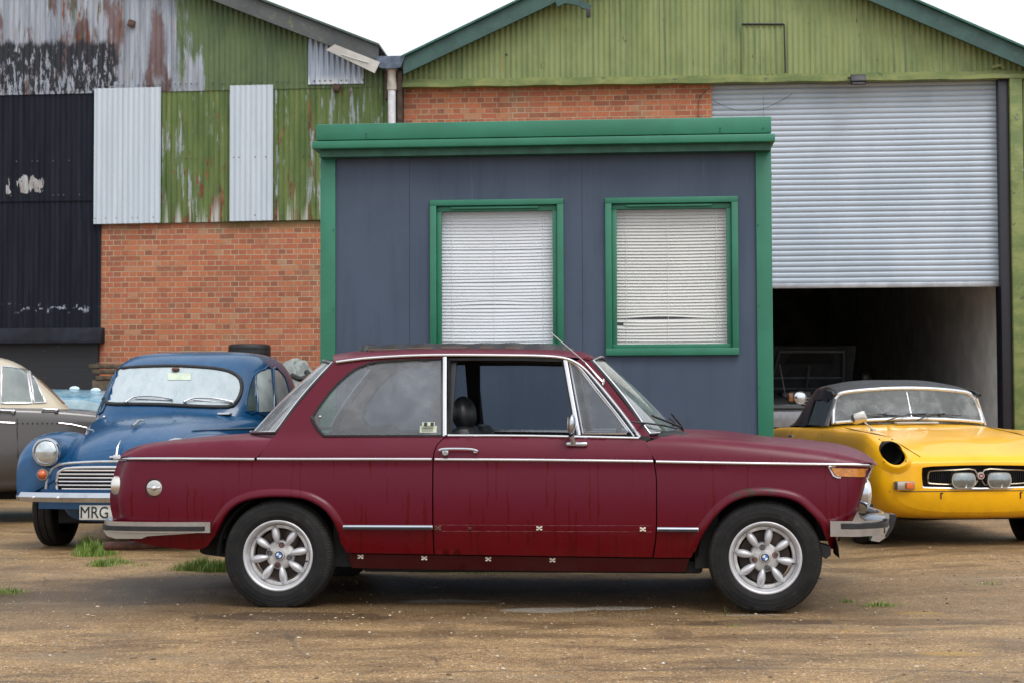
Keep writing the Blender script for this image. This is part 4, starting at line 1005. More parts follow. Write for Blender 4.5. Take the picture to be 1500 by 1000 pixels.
        clip(790, 773, d, cream); clip(941.6, 774.5, d, cream); clip(641.5, 772.5, d, rusty, .002, 1.1); clip(688, 773, d, rusty, .002, .6)
        # fuel cap (photo side) and marker lamp
        x, z = T(226.5, 714)
        if s_ < 0:
            y = -(yf(x, z)); m = MB(); m.lathe([(0, -.011), (.012, -.011), (.034, -.009), (.041, -.006), (.043, 0), (.043, .006)], 'Y', (x, y, z), 40)
            fc = m.build('fuel_cap', m_chrome('satin_cap', (.55, .55, .53), .3, .2), q)
            m = MB(); m.lathe([(.046, -.001), (.0485, -.003), (.05, .004)], 'Y', (x, y, z), 40); m.build('cap_recess', SATIN, fc)
            m = MB(); m.box((x, y-.016, z+.003), (.072, .014, .012), .004, (0, .06, 0)); m.ell((x, y-.018, z), (.014, .012, .014), 14); m.build('grip', CHROME2, fc)
        ml = [(1213.5, 682.5), (1277, 683.5), (1271, 699.5), (1226, 698.5), (1221, 696)]
        m = MB(); m.sweep(C3(ml+[ml[0]], .004, 1, s_, False)[:-1], [(-.004, -.004), (.006, -.004), (.008, 0), (.006, .004), (-.004, .004)], closed=True); mk = m.build('side_marker', CHROME2, f)
        panel(TL([(1217.5, 684.5), (1274, 685.5), (1269, 697.5), (1227, 696.8), (1222.5, 694)]), lambda x, z: yf(x, z)+.004, (), .02, .006, s_).build('amber_lens', amber_mat('amber_lens', (.55, .2, .02)), mk)
        # door handle
        m = MB(); L = C3([(643, 659.5), (650, 657), (672, 656.6), (692, 657.4), (701, 660)], .024, 4, s_)
        m.sweep(L, [(-.006, -.005), (.004, -.006), (.007, 0), (.004, .006), (-.006, .005)], scale=[.5]+[1]*(len(L)-2)+[.5])
        a, b = T(653, 662.5); m.box((a, s_*(yf(a, b)+.012), b), (.034, .026, .026), .006); a, b = T(697, 661.5); m.box((a, s_*(yf(a, b)+.01), b), (.02, .022, .012), .004)
        dh = m.build('door_handle', CHROME, d)
        a, b = T(653, 663); m = MB(); m.lathe([(0, 0), (.011, 0), (.012, -s_*.004)], 'Y', (a, s_*(yf(a, b)+.0275), b), 20); m.build('lock_button', m_chrome('lock_metal', (.4, .4, .4), .3), dh)
        # window chrome: B pillar, gutter, vent window frames
        strip([(652, 521.5), (651.5, 580), (651.3, 636.5)], q, 'pillar_trim', .0001, .006, CHROME2, False) if False else None
        m = MB(); pts = C3([(651.8, 522.5), (651.6, 580), (651.6, 637)], .004, 2, s_, False)
        m.sweep(pts, [(-.01, -.009), (.004, -.009), (.006, 0), (.004, .009), (-.01, .009)], up=(1, 0, 0)) if False else m.sweep(pts, [(-.0095, -.012), (-.0095, .005), (0, .007), (.0095, .005), (.0095, -.012)], up=(0, s_, 0)); m.build('pillar_trim', CHROME2, q)
        m = MB(); gut = [(493, 529.8), (515, 526.8), (544, 523.8), (596, 520.8), (653, 519.6), (752, 520.2), (800, 521.3), (826, 524), (842, 529.5), (858, 541), (881, 566.5), (912, 605), (938, 640)]
        m.sweep(C3(gut, .010, 5, s_), [(-.014, -.005), (.005, -.006), (.008, 0), (.005, .006), (-.014, .005)]); m.build('rain_gutter', CHROME2, root)
        m = MB(); L = [(831, 528), (843, 533), (855, 544), (874, 568), (905, 607), (929, 638.5)]
        m.sweep(C3(L, .002, 5, s_), [(-.012, -.0045), (.003, -.0045), (.005, 0), (.003, .0045), (-.012, .0045)]); m.build('window_frame', CHROME2, d)
        m = MB(); m.sweep(C3([(828, 526.5), (836.5, 575), (848, 637)], .003, 4, s_), [(-.0095, -.012), (-.0095, .004), (0, .006), (.0095, .004), (.0095, -.012)], up=(0, s_, 0)); m.build('vent_divider', CHROME2, d)
        vent = [(835, 531), (844.5, 535.5), (855, 547.5), (872, 570), (900, 604), (919.5, 630), (918, 634.5), (853.5, 634.5)]
        m = MB(); m.sweep(C3(vent+[vent[0]], -.002, 1, s_, False)[:-1], [(-.006, -.0035), (.003, -.0035), (.003, .0035), (-.006, .0035)], closed=True); vw = m.build('vent_window', CHROME2, d)
        panel(TL(vent), lambda x, z: yf(x, z)-.006, (), .05, .0, s_).build('pane', VENTG, vw)
        # seals
        m = MB(); m.sweep([Vector((p[0], s_*(yf(p[0], p[1])-.001), p[1])) for p in win], [(-.012, -.006), (.004, -.006), (.005, .003), (-.012, .004)], closed=True); m.build('window_seal', RUBBER, q)
        m = MB(); m.sweep(C3([(657.5, 636), (657.5, 525.5), (752, 524.5), (826, 526.5)], -.008, 1, s_, False), [(-.03, -.01), (.004, -.01), (.004, .008), (-.03, .008)]); m.build('door_seal', RUBBER, d)
        m = MB(); m.sweep(C3([(826.5, 527), (834, 575), (844, 636)], -.012, 2, s_, False), [(-.012, -.02), (-.012, .004), (.012, .004), (.012, -.02)], up=(0, s_, 0)); m.build('window_channel', RUBBER, d)
        # glass
        sg = panel(win, lambda x, z: yf(x, z)-.01, (), .05, .0, s_).build('side_window', SIDEG, q)
        if s_ < 0:
            m = MB(); a, b = T(627, 625.5); m.box((a, -(yf(a, b)-.007), b-.009), (.088, .002, .036), 0, (-.28, 0, 0)); m.box((a+.002, -(yf(a, b)-.0), b+.018), (.066, .002, .02), 0, (-.28, 0, 0)); st_ = m.build('window_sticker', plain('cream_sticker', (.5, .55, .42), .6), q)
            m = MB(); m.box((a-.012, -(yf(a, b)+.003), b+.017), (.017, .002, .019), 0, (-.28, 0, 0)); m.box((a+.022, -(yf(a, b)+.003), b+.017), (.017, .002, .019), 0, (-.28, 0, 0))
            for i in range(3): m.box((a-.004, -(yf(a, b)-.004+.001*i), b-.004-i*.008), (.06, .001, .0018), 0, (-.28, 0, 0))
            m.build('sticker_print', SATIN, st_)
        if s_ > 0: panel(TL([(658, 525.5), (824, 526.5), (844, 637), (657, 637)]), lambda x, z: yf(x, z)-.014, (), .08, .0, s_).build('side_window', DOORG, d)
        m = MB(); a, b = T(468.5, 609.5); m.ell((a, s_*(yf(a, b)-.004), b), (.007, .008, .007), 12); m.build('window_catch', CHROME2, q)
        # slim windscreen pillar in body colour
        panel(smooth2([(842, 529.5), (858, 541), (881, 566.5), (912, 605), (938, 640)], 3)+TL([(953, 641), (949.5, 634), (920, 597), (890, 559), (867, 529), (862, 522.5), (850, 524)]), lambda x, z: yf(x, z)-.004, (), .03, .03, s_).build('windscreen_pillar', paint, root)
        m = MB(); m.sweep(C3([(931, 638), (944, 642), (951, 640)], .002, 2, s_), [(-.004, -.012), (.004, -.012), (.004, .012), (-.004, .012)]); m.build('pillar_foot_seal', RUBBER, root)
        # door mirror
        a, b = T(846, 648); y = yf(a, b)
        m = MB(); m.box((a-.003, s_*(y+.012), b-.006), (.112, .03, .022), .009, None, 3); m.tube([(a-.02, s_*(y+.02), b), (a-.03, s_*(y+.04), b+.04)], .016, 10)
        mr = m.build('door_mirror', CHROME, d)
        m = MB(); hx, hz = BF.at(837, 622, -.85); m.ell((hx, s_*(y+.055), hz+.004), (.02, .045, .052), 18, (0, .06, 0)); m.build('mirror_head', CHROME, mr)
        m = MB(); m.lathe([(0, 0), (.036, 0), (.04, .004)], 'X', (hx-.02, s_*(y+.055), hz+.004), 24); m.build('mirror_glass', plain('mirror_glass', (.62, .55, .42), .15, .3), mr)
        # dark inner skin seen in the gaps
        inner = TL([(185, 676), (178, 740), (190, 775), (290, 795)])+aR[2:-2]+TL([(509, 828), (1004, 832)])+aF[2:-2]+TL([(1225, 770), (1240, 745), (1262, 690), (960, 682), (640, 650), (400, 655)])
        panel(inner, lambda x, z: yf(x, z)-.034, (), .08, 0, s_).build('inner_skin', VOID, root)
    # ---- bonnet
    ZR = lambda L, y: [(a, b) for a, b in (BF.at(px, py, y) for px, py in L)]
    fold = ZR([(930, 637), (945, 639.5), (1000, 641), (1060, 645), (1120, 650), (1165, 654.5), (1211, 660), (1240, 665), (1262, 670.5), (1275, 676)], -.735)
    crown = ZR([(985, 627.5), (1010, 629.5), (1066, 632.2), (1130, 640.5), (1180, 644.5), (1219, 649), (1247, 653.5), (1265, 661), (1276, 669)], -.3)
    fx = P0(1278, 681)[0]; sx0 = P0(960, 676)[0]; sx1 = T(945, 641)[0]; cx0 = BF.at(1004, 629, 0)[0]
    def clamp(v, a, b): return max(a, min(b, v))
    def top_section(x, s, fold, crown, rf):     # s 0..1 from trim to centre
        w = w0(x); zt = zT(x)+.007; zf_ = max(sinterp(fold, x), zt+.012); zc = max(sinterp(crown, x), zf_+.004)
        P = [(w-.002, zt), (w-.012, lerp(zt, zf_, .35)), (w-.032, lerp(zt, zf_, .74)), (w-.062, zf_), (w-.115, lerp(zf_, zc, .28)), (w-.3, lerp(zf_, zc, .72)), (w-.55, lerp(zf_, zc, .95)), (0, zc)]
        return P
    def bonnet_pt(u, v):
        j = v*2-1; s = 1-abs(j)     # 0 at the trim, 1 centre
        sn = s**.62*1.0
        k = s*7; i = min(6, int(k)); f = k-i
        xa = lerp(sx0, sx1, min(1, k/2.2)) if k < 2.2 else lerp(sx1, cx0, min(1, ((k-2.2)/4.8)**.6))
        yy = (1-s); xb = fx-.006+.05*(1-abs(j)**3.5)
        x = lerp(xa, xb, u**.9 if u > 0 else 0)
        xq = clamp(x, -9, fx) if x <= fx else fx
        P = top_section(min(x, fx+.05), s, fold, crown, 0)
        pts = [Vector((0, a, b)) for a, b in P]
        a, b, c, d = pts[max(i-1, 0)], pts[i], pts[i+1], pts[min(i+2, 7)]
        q = .5*((2*b)+(c-a)*f+(2*a-5*b+4*c-d)*f*f+(3*b-a-3*c+d)*f**3)
        # nose drops over the front edge
        e = xb-x; dz = 0
        if e < .05: dz = -(.05-math.sqrt(max(0, .05**2-(.05-e)**2)))*.45*min(1, s*5)
        y = q.y*(1-.03*max(0, 1-e/.1)) if s > .3 else q.y-.03*max(0, 1-e/.05)**2
        return (x, (1 if j > 0 else -1)*max(0, y), q.z+dz)
    m = MB().grid(60, 56, bonnet_pt); m.build('bonnet', paint, root, auto=60)
    # scuttle with vents between bonnet and windscreen
    B0 = BF.at(949, 638, -.70); Bc = BF.at(992, 631, 0)
    m = MB().grid(8, 30, lambda u, v: (lerp(B0[0]+(Bc[0]-B0[0])*(1-(abs(2*v-1))**2.4)-.01, max(sx1, lerp(sx1, cx0, (1-abs(2*v-1))**.5))+.02, u), (2*v-1)*.74, lerp(B0[1]+.005, Bc[1]-.012, 1-(2*v-1)**2)-.006-.008*abs(2*v-1)**6*u))
    m.build('scuttle', paint, root)
    # ---- boot lid
    foldR = ZR([(174, 670), (181, 664), (190, 658.5), (205, 653.5), (260, 647.5), (320, 644), (396, 642)], -.735)
    crownR = ZR([(174, 669), (181, 659), (192, 653), (208, 649), (260, 642.5), (312, 637.5), (359, 635), (380, 634.5), (420, 634)], -.25)
    rx = P0(172.5, 673)[0]; bx0 = P0(374.5, 673)[0]; bx1 = T(395, 643)[0]; bcx = BF.at(376, 634, 0)[0]
    def boot_pt(u, v):
        j = v*2-1; s = 1-abs(j); k = s*7; i = min(6, int(k)); f = k-i
        xa = lerp(bx0, bx1, min(1, k/2.2)) if k < 2.2 else bx1+.012
        xb = rx+.002-.05*(1-abs(j)**3.5); x = lerp(xa, xb, u)
        P = top_section(max(x, rx), s, foldR, crownR, 0); pts = [Vector((0, a, b)) for a, b in P]
        a, b, c, d = pts[max(i-1, 0)], pts[i], pts[i+1], pts[min(i+2, 7)]
        q = .5*((2*b)+(c-a)*f+(2*a-5*b+4*c-d)*f*f+(3*b-a-3*c+d)*f**3); e = x-xb; dz = 0
        if e < .05: dz = -(.05-math.sqrt(max(0, .05**2-(.05-e)**2)))*.6*min(1, s*5)
        return (x, (1 if j > 0 else -1)*max(0, q.y-.03*max(0, 1-e/.05)**2), q.z+dz)
    m = MB().grid(50, 56, boot_pt); m.build('boot_lid', paint, root, auto=60)
    # ---- nose and tail panels
    def nose(u, v):
        z = lerp(front_e[0][0]+.03, zT(fx)-.002, u); y = (2*v-1); x = interp(front_e, z)-.0+.07*(1-abs(y)**4)
        return (x-.012, y*(w0(2)-.055), z)
    m = MB().grid(14, 24, nose); m.build('front_panel', paint, root)
    gz0, gz1 = .60, .735
    m = MB().grid(4, 24, lambda u, v: (interp(front_e, lerp(gz0, gz1, u))+.07*(1-abs((2*v-1))**4)-.004, (2*v-1)*.50, lerp(gz0, gz1, u))); gr = m.build('grille', SATIN, root)
    m = MB()
    for i in range(6):
        z = gz0+.012+i*.022; m.tube([(interp(front_e, z)+.07*(1-abs(y/.68)**4)+.004, y, z) for y in [(-.44+.04*q) for q in range(23)]], .0022, 6)
    m.build('grille_bars', CHROME, gr)
    for s_ in (-1, 1):
        m = MB(); z = .67; xk = interp(front_e, z)+.078; L = cr([(xk-.02*0, s_*.012, .60), (xk, s_*.012, .745), (xk, s_*.05, .75), (xk, s_*.075, .735), (xk, s_*.07, .62), (xk, s_*.045, .6)], 3, True); m.tube(L, .006, 8, True); m.build('kidney_grille', CHROME, gr)
        # headlamp
        hz = BF.at(1262, 721.5, -.56)[1]; hx = BF.at(1275, 722, -.60)[0]
        m = MB(); m.lathe([(.088, -.09), (.098, -.03), (.1, -.008), (.097, .004), (.088, .006)], 'X', (hx-.03, s_*.60, hz), 36); hl = m.build('headlamp', CHROME, root)
        m = MB(); m.lathe([(0, .036), (.03, .034), (.06, .026), (.08, .012), (.09, -.004)], 'X', (hx-.03, s_*.60, hz), 36); m.build('headlamp_glass', lens_mat('headlamp_glass', (.75, .78, .8)), hl)
        
        # tail lamp, round
        tx, tz = BF.at(163, 710.5, -.66)
        m = MB(); m.lathe([(.052, .06), (.055, .0), (.053, -.022), (.045, -.03), (.036, -.024)], 'X', (tx+.045, s_*.665, tz), 32); tl = m.build('tail_lamp', m_chrome('tail_lamp_ring', (.72, .7, .66), .3, .3), root)
        m = MB(); m.lathe([(0, -.036), (.02, -.034), (.036, -.026), (.045, -.018)], 'X', (tx+.045, s_*.665, tz), 24); m.build('red_lens', amber_mat('red_lens', (.45, .01, .01)), tl)
    def tail(u, v):
        z = lerp(.36, zT(-2)-.002, u); y = 2*v-1; return (interp(rear_e, z)-.045*(1-abs(y)**4)+.012, y*(w0(2)-.055), z)
    m = MB().grid(12, 24, tail); m.build('rear_panel', paint, root)
    m = MB(); m.box((rear_e[0][1]-.03, 0, .6), (.01, .52, .11), .004); m.build('number_plate', plain('plate_yellow', (.6, .42, .03), .4), root)
    # ---- roof
    gl = ZR([(480, 531), (493, 529.8), (515, 526.3), (544, 523.2), (596, 520), (653, 518.6), (752, 519.2), (800, 520.2), (826, 521.8), (850, 524), (866, 527)], -.63)
    cl = ZR([(482, 529.5), (494.6, 523.5), (502, 519.5), (520, 516), (536, 514), (590, 512.2), (648, 511), (740, 510.8), (800, 511.5), (832, 513), (858, 516.5), (868, 521), (876, 526)], -.1)
    rx0, rx1 = T(489.5, 530)[0], T(864, 524.5)[0]
    def roofz(x, s, xa=0, xb=1):
        zg = sinterp(gl, x); zc = sinterp(cl, clamp(x, cl[0][0], cl[-1][0])); return zg, zc
    def roof_pt(u, v):
        j = 2*v-1; s = abs(j); xa = rx0-.075*(1-s**2.2); xb = rx1+.07*(1-s**2.2); x = lerp(xa, xb, u)
        xg = clamp(x, rx0, rx1); zg = sinterp(gl, xg); zc = sinterp(cl, clamp(x, cl[0][0], cl[-1][0])); yg = yf(xg, zg)+.004
        sy = math.sin(PI/2*s); prof = (1-s**3.2)**.8 if s < 1 else 0
        # near front/rear edge follow the header
        return (x, math.copysign(yg*(s*.86+.14*s**.5 if s > 0 else 0), j), zg+(zc-zg)*prof)
    m = MB().grid(60, 44, roof_pt); roof = m.build('roof', paint, root, auto=70)
    m = MB().grid(60, 44, lambda u, v: (lambda p: (p[0]*.985-.0, p[1]*.97, p[2]-.022))(roof_pt(u, v))); m.build('headlining', plain('dark_headlining', (.045, .038, .032), .9), root)
    # folding fabric sunroof
    s0, s1 = BF.at(538, 509, -.1)[0], BF.at(842, 510, -.1)[0]
    def sun_pt(u, v):
        j = 2*v-1; x = lerp(s0, s1, u); zc = sinterp(cl, x); zg = sinterp(gl, x); s = abs(j)*.72; e = min(u, 1-u, (1-abs(j))*.8)
        z = zg+(zc-zg)*(1-s**3.2)**.8+.006+.022*min(1, e*25)+.0035*math.sin(u*46)*math.exp(-(.5-abs(.5-u))*2)+.004*mnoise.noise(Vector((x*4, j*3, 0)))
        if u < .04: z += .008
        if e <= 0.0001: z -= .024
        return (x, j*.44, z)
    m = MB().grid(90, 24, sun_pt); m.build('fabric_sunroof', plain('black_roof_fabric', (.006, .006, .009), .35, 0, .4, 14, .3), roof)
    m = MB(); x0 = s0-.01; r8 = random.Random(8)
    for k in range(4): m.tube(cr([(x0+.02+k*.025, -.44, sinterp(gl, x0)+.04+.006*k), (x0+k*.022+.01, -.2, sinterp(cl, x0)+.014), (x0+k*.025, .1, sinterp(cl, x0)+.016), (x0+k*.024, .44, sinterp(gl, x0)+.05)], 6), .011-.0015*k, 8)
    m.build('bunched_fabric', plain('folded_roof_fabric', (.02, .02, .024), .4, 0, .4, 14, .3), roof)
    for a, b in ((.06, .2), (.24, .36), (.4, .52), (.58, .64), (.7, .76)):
        m = MB(); m.sweep([(lerp(s0, s1, a+(b-a)*i/6), -.47, sinterp(gl, lerp(s0, s1, a))+(sinterp(cl, lerp(s0, s1, a+(b-a)*i/6))-sinterp(gl, lerp(s0, s1, a)))*.70+.010) for i in range(7)], [(-.004, -.002), (.004, -.002), (.004, .002), (-.004, .002)]); m.build('sunroof_edge', plain('ochre_edging', (.22, .12, .06), .6), roof)
    # ---- windscreen and rear window
    def screen(bc, bcen, tc, tcen, yb, yt, mat, nm, bow):
        def f(u, v):
            j = 2*v-1; b = (lerp(bcen[0], bc[0], abs(j)**2.3), j*yb, lerp(bcen[1], bc[1], abs(j)**2.3)); t = (lerp(tcen[0], tc[0], abs(j)**2.3), j*yt, lerp(tcen[1], tc[1], abs(j)**2.3))
            p = Vector(b).lerp(Vector(t), u); p.x += bow*math.sin(PI*u); p.z += abs(bow)*.4*math.sin(PI*u); return p
        m = MB().grid(16, 30, f); o = m.build(nm, mat, root)
        L = [f(0, i/30) for i in range(31)]+[f(i/10, 1) for i in range(1, 11)]+[f(1, 1-i/30) for i in range(1, 31)]+[f(1-i/10, 0) for i in range(1, 10)]
        m = MB(); m.tube(L, .011, 8, True); m.build('screen_seal', RUBBER, o)
        m = MB(); m.tube([p+Vector((math.copysign(.009, bow), 0, .006)) for p in L], .005, 6, True); m.build('screen_trim', CHROME2, o)
        return f
    tcx = T(866.5, 529); ws = screen(BF.at(949, 635.5, -.695), BF.at(992, 631, 0), (tcx[0], tcx[1]), (BF.at(873, 526.5, 0)[0]+.03, BF.at(873, 524.5, 0)[1]), yf(*BF.at(949, 635, -.7))-.012, yf(*tcx)-.012, SCREENG, 'windscreen', .012)
    tcr = T(488.5, 531.5); screen((T(405, 633)[0], T(405, 633)[1]), BF.at(379, 632, 0), tcr, (BF.at(486.5, 530, 0)[0]-.012, BF.at(486.5, 529.5, 0)[1]), yf(*T(405, 633))-.012, yf(*tcr)-.012, REARG, 'rear_window', -.012)
    for y0, y1 in ((-.35, -.62), (.3, .02)):
        m = MB(); b = Vector(ws(.0, (y0/.7+1)/2)); t = Vector(ws(.16, (y1/.7+1)/2))
        m.tube([b+Vector((.07, 0, -.005)), b+Vector((.05, 0, .03)), t+Vector((.03, 0, .03))], .006, 8); m.box(tuple(b+Vector((.07, 0, -.008))), (.03, .03, .02), .006); m.tube([Vector(ws(.02+.02*k, (lerp(y0+.05, y1-.2, k/6)/.7+1)/2))+Vector((.016, 0, .014)) for k in range(7)], .0055, 6)
        m.build('wiper', SATIN, root)
    # aerial on the pillar
    a = T(858, 531); p0 = Vector((a[0], -yf(*a)-.02, a[1])); q = BF.at(807.5, 488, -.70); m = MB(); m.tube([p0, Vector((q[0], -.70, q[1]))], .0028, 6); m.tube([p0+Vector((.1, 0, -.12)), p0], .004, 8)
    b = T(884, 559); m.ell((b[0], -yf(*b)-.008, b[1]), (.008, .014, .02), 10); m.tube([Vector((b[0], -yf(*b)-.016, b[1])), p0], .004, 6); m.build('aerial', CHROME2, root)
    # ---- bumpers
    def bumper(path, prof, nm, mat, up=(0, 0, 1), scale=None):
        m = MB(); m.sweep(cr(path, 5), prof, up=up, scale=scale); return m.build(nm, mat, root, auto=50)
    bprof = [(-.012, -.027), (.01, -.030), (.022, -.022), (.027, -.004), (.024, .012), (.012, .026), (-.012, .029)]
    zb = BF.at(230, 772, -.82)[1]; x1 = BF.at(307, 772, -.82)[0]; x0 = BF.at(150, 768, -.8)[0]
    rb = bumper([(x1, -.80, zb), (x1-.3, -.81, zb), (x0+.07, -.80, zb+.002), (x0+.015, -.755, zb+.003), (x0-.02, -.66, zb+.004), (x0-.055, -.35, zb+.004), (x0-.065, 0, zb+.004), (x0-.055, .35, zb+.004), (x0-.02, .66, zb+.004), (x0+.015, .755, zb+.003), (x0+.07, .80, zb+.002), (x1-.3, .81, zb), (x1, .80, zb)], bprof, 'rear_bumper', CHROME)
    m = MB(); m.sweep(cr([(x1-.03, -.826, zb-.004), (x1-.3, -.836, zb-.004), (x0+.075, -.826, zb-.002), (x0, -.772, zb-.001), (x0-.043, -.665, zb)], 5), [(-.004, -.014), (.0035, -.014), (.0035, .009), (-.004, .009)]); m.build('bumper_strip', RUBBER, rb)
    a0 = BF.at(153, 780, -.79)[0]
    m = MB(); P = [BF.at(px, py, -.775) for px, py in ((152, 776), (302, 779), (216, 784.5), (208, 788), (170, 788), (158, 784))]; m.extrude(P, -.785, -.70); m.build('bumper_valance', m_chrome('dull_valance', (.42, .4, .36), .4, .3), rb)
    zf = BF.at(1240, 773.5, -.82)[1]; fx0 = BF.at(1216.5, 773, -.82)[0]; fx1 = BF.at(1300, 772, -.45)[0]; fxc = BF.at(1285, 772, -.66)[0]
    fprof = [(-.012, -.040), (.01, -.042), (.02, -.034), (.026, -.012), (.030, .006), (.026, .02), (.014, .036), (-.012, .038)]
    fprof = [(a, b) for a, b in fprof]
    fb = bumper([(fx0, .81, zf), (fx0+.12, .815, zf), (fxc-.08, .78, zf), (fxc-.0, .70, zf), (fx1-.02, .45, zf), (fx1+.02, 0, zf), (fx1-.02, -.45, zf), (fxc, -.70, zf), (fxc-.08, -.78, zf), (fx0+.12, -.815, zf), (fx0, -.81, zf)], fprof, 'front_bumper', CHROME)
    m = MB(); m.sweep(cr([(fx1-.0, -.484, zf+.012), (fxc+.03, -.72, zf+.012), (fxc-.075, -.812, zf+.012), (fx0+.12, -.846, zf+.012), (fx0+.05, -.845, zf+.012)], 5), [(-.006, -.013), (.004, -.013), (.004, .013), (-.006, .013)]); m.build('bumper_strip', RUBBER, fb)
    for s_ in (-1, 1):
        P = [BF.at(px, py, -.44) for px, py in ((1264, 757), (1275, 752.5), (1296, 750.5), (1308, 751), (1309, 757), (1306, 770), (1296, 785), (1286, 792), (1274, 790), (1278, 778), (1280, 768))]
        m = MB(); m.extrude(P, s_*.44-.045, s_*.44+.045); o = m.build('overrider', CHROME, fb)
        m = MB(); P2 = [BF.at(px, py, -.44) for px, py in ((1301, 751.5), (1310.5, 752), (1311, 757), (1307, 771), (1298, 785), (1294, 784), (1301, 770))]; m.extrude(P2, s_*.44-.05, s_*.44+.05); m.build('overrider_rubber', RUBBER, fb)
    # exhaust
    e = BF.at(154, 799, -.45); m = MB(); m.tube([(e[0], -.45, e[1]-.0), (e[0]+.16, -.45, e[1]+.003), (e[0]+.5, -.42, e[1]+.02)], .024, 16); m.build('exhaust_pipe', plain('rusty_exhaust', (.11, .045, .03), .7, 0, .4, 20, .4), root)
    # ---- underbody, wells, cabin
    m = MB(); m.bx(-.85, .92, -.68, .68, .17, .24, .02); m.bx(-1.45, 1.5, -.5, .5, .2, .62); m.bx(-1.85, -1.58, -.68, .68, .34, .6); m.box((-1.5, 0, .31), (.5, 1.2, .18), .03, (0, .12, 0)); m.bx(.88, 1.0, -.7, .7, .2, .8); m.bx(-1.0, -.86, -.7, .7, .2, .8); m.bx(1.5, 1.62, -.66, .66, .34, .6)
    m.tube([(-1.6, .2, .22), (.6, .1, .2)], .04, 10); m.box((-.2, .2, .19), (.5, .2, .1), .04)
    m.build('underbody', VOID, root)
    for xw in (-1.25, 1.25):
        for s_ in (-1, 1):
            m = MB(); n = 20; m.grid(n, 1, lambda u, v: (xw+.355*math.cos(PI*u), s_*lerp(.765, .48, v), .26+.335*math.sin(PI*u)*1.0)); m.build('wheel_well', VOID, root)
    q = [BF.at(px, py, -.74) for px, py in ((1190, 792), (1217, 800), (1217, 812), (1210, 818), (1203, 814), (1198, 806))]; m = MB(); m.extrude(q, -.745, -.60); m.build('mud_flap', RUBBER, root)
    m = MB(); m.bx(-.95, .9, -.62, .62, .28, .34); m.box((-.86, 0, .68), (.14, 1.2, .5), .05, (0, -.3, 0)); m.box((-.68, 0, .42), (.5, 1.2, .16), .05); m.bx(-1.75, -1.0, -.6, .6, .80, .83)
    m.build('rear_bench', plain('dark_interior', (.02, .017, .015), .85, 0, .3, 6), root)
    m = MB(); m.box((.72, 0, .84), (.28, 1.28, .12), .04); m.bx(.8, .9, -.66, .66, .4, .84); m.build('dashboard', SATIN, root)
    m = MB(); L = [Vector((.44+.05*math.cos(t)*0, .34+.18*math.cos(t), .80+.18*math.sin(t))) for t in [2*PI*i/28 for i in range(28)]]
    for p in L: p.x = .44-(p.z-.80)*-.35
    m.tube(L, .011, 8, True); m.tube([(.44, .34, .8), (.7, .34, .68)], .02, 10); m.build('steering_wheel', SATIN, root)
    leather = plain('black_vinyl', (.017, .017, .02), .45, 0, .3, 12, .15)
    for s_, seaty in ((-1, -.36), (1, .36)):
        sb = 0 if s_ < 0 else -.14; m = MB(); m.box((-.02, seaty, .47), (.5, .5, .16), .05); m.box((-.30, seaty, .68), (.13, .48, .5), .05, (0, -.22, 0)); se = m.build('front_seat', leather, root)
        hx, hz = BF.at(680, 606, -.36); hx += sb*1.6; m = MB(); m.ell((hx, seaty, hz), (.066, .13, .098), 24, (0, -.12, 0)); m.build('headrest', leather, se)
        m = MB(); 
        for k in (-.05, .05): m.tube([(hx-.01, seaty+k, hz-.06), (hx-.02, seaty+k, hz-.2)], .006, 8)
        m.ell((BF.at(670, 629, -.5)[0], seaty-.1, hz-.082), (.014, .012, .014), 12)
        m.build('headrest_post', CHROME, se)
        # door card and tan pillar trim
        dc = plain('door_card', (.02, .02, .022), .8); m = MB(); m.bx(-.92, .86, s_*.70, s_*.715, .3, sillz-.01); m.build('door_card', dc, root)
        panel(TL([(612, 525), (598, 525), (544, 529), (500, 534), (480, 551), (440, 598), (420, 625), (420, 637), (470, 637)]+[(468, 630), (458, 612), (470, 590), (492, 563), (518, 541), (544, 531), (612, 529)]), lambda x, z: yf(x, z)-.03, (), .06, .0, s_).build('pillar_trim_panel', plain('tan_trim', (.30, .22, .15), .8, 0, .15, 6), root)
    m = MB(); m.tube([(.30, -.0, 1.30), (.33, 0, 1.24)], .006); m.box((.31, 0, 1.225), (.02, .2, .06), .01); m.build('interior_mirror', SATIN, root)
    for s_ in (-1, 1): panel(TL([(643, 523), (668, 523), (660, 637), (643, 637)]), lambda x, z: yf(x, z)-.035, (), .06, .02, s_).build('pillar_lining', SATIN, root)
    # ---- wheels
    def wheel(px, py, s_, phase):
        xw, zw = BF.at(px, py, -.76); zw = .262
        wd = .175
        m = MB(); m.lathe([(0, -.01), (.13, -.01), (.13, .03), (.05, .03)], 'Y', seg=32); m.ell((.06, .0, .09), (.05, .05, .06), 12)
        wh = m.build('wheel', plain('rusty_hub', (.05, .035, .028), .7, .2, .4, 14), root); wh.location = (xw, s_*.69, zw)
        tyre_mesh(.288, .178, .188, .026).build('tyre', TYRE, wh, auto=40)
        rim = MB().lathe([(.172, .085), (.166, .06), (.16, .0), (.157, -.03), (.16, -.052), (.164, -.066), (.168, -.078), (.172, -.086), (.178, -.090), (.184, -.088), (.187, -.082), (.186, -.072), (.178, -.066)], 'Y', seg=72)
        rm = rim.build('rim', ALLOY, wh, auto=60)
        m = MB(); m.lathe([(.157, -.045), (.150, -.047), (.141, -.045), (.139, -.03), (.139, .0)], 'Y', seg=64); m.build('rim_ring', ALLOYD, wh, auto=60)
        m = MB(); m.lathe([(0, -.040), (.05, -.042), (.068, -.040), (.075, -.034), (.078, -.02), (.078, .0)], 'Y', seg=40); m.build('hub_plate', ALLOYD, wh, auto=60)
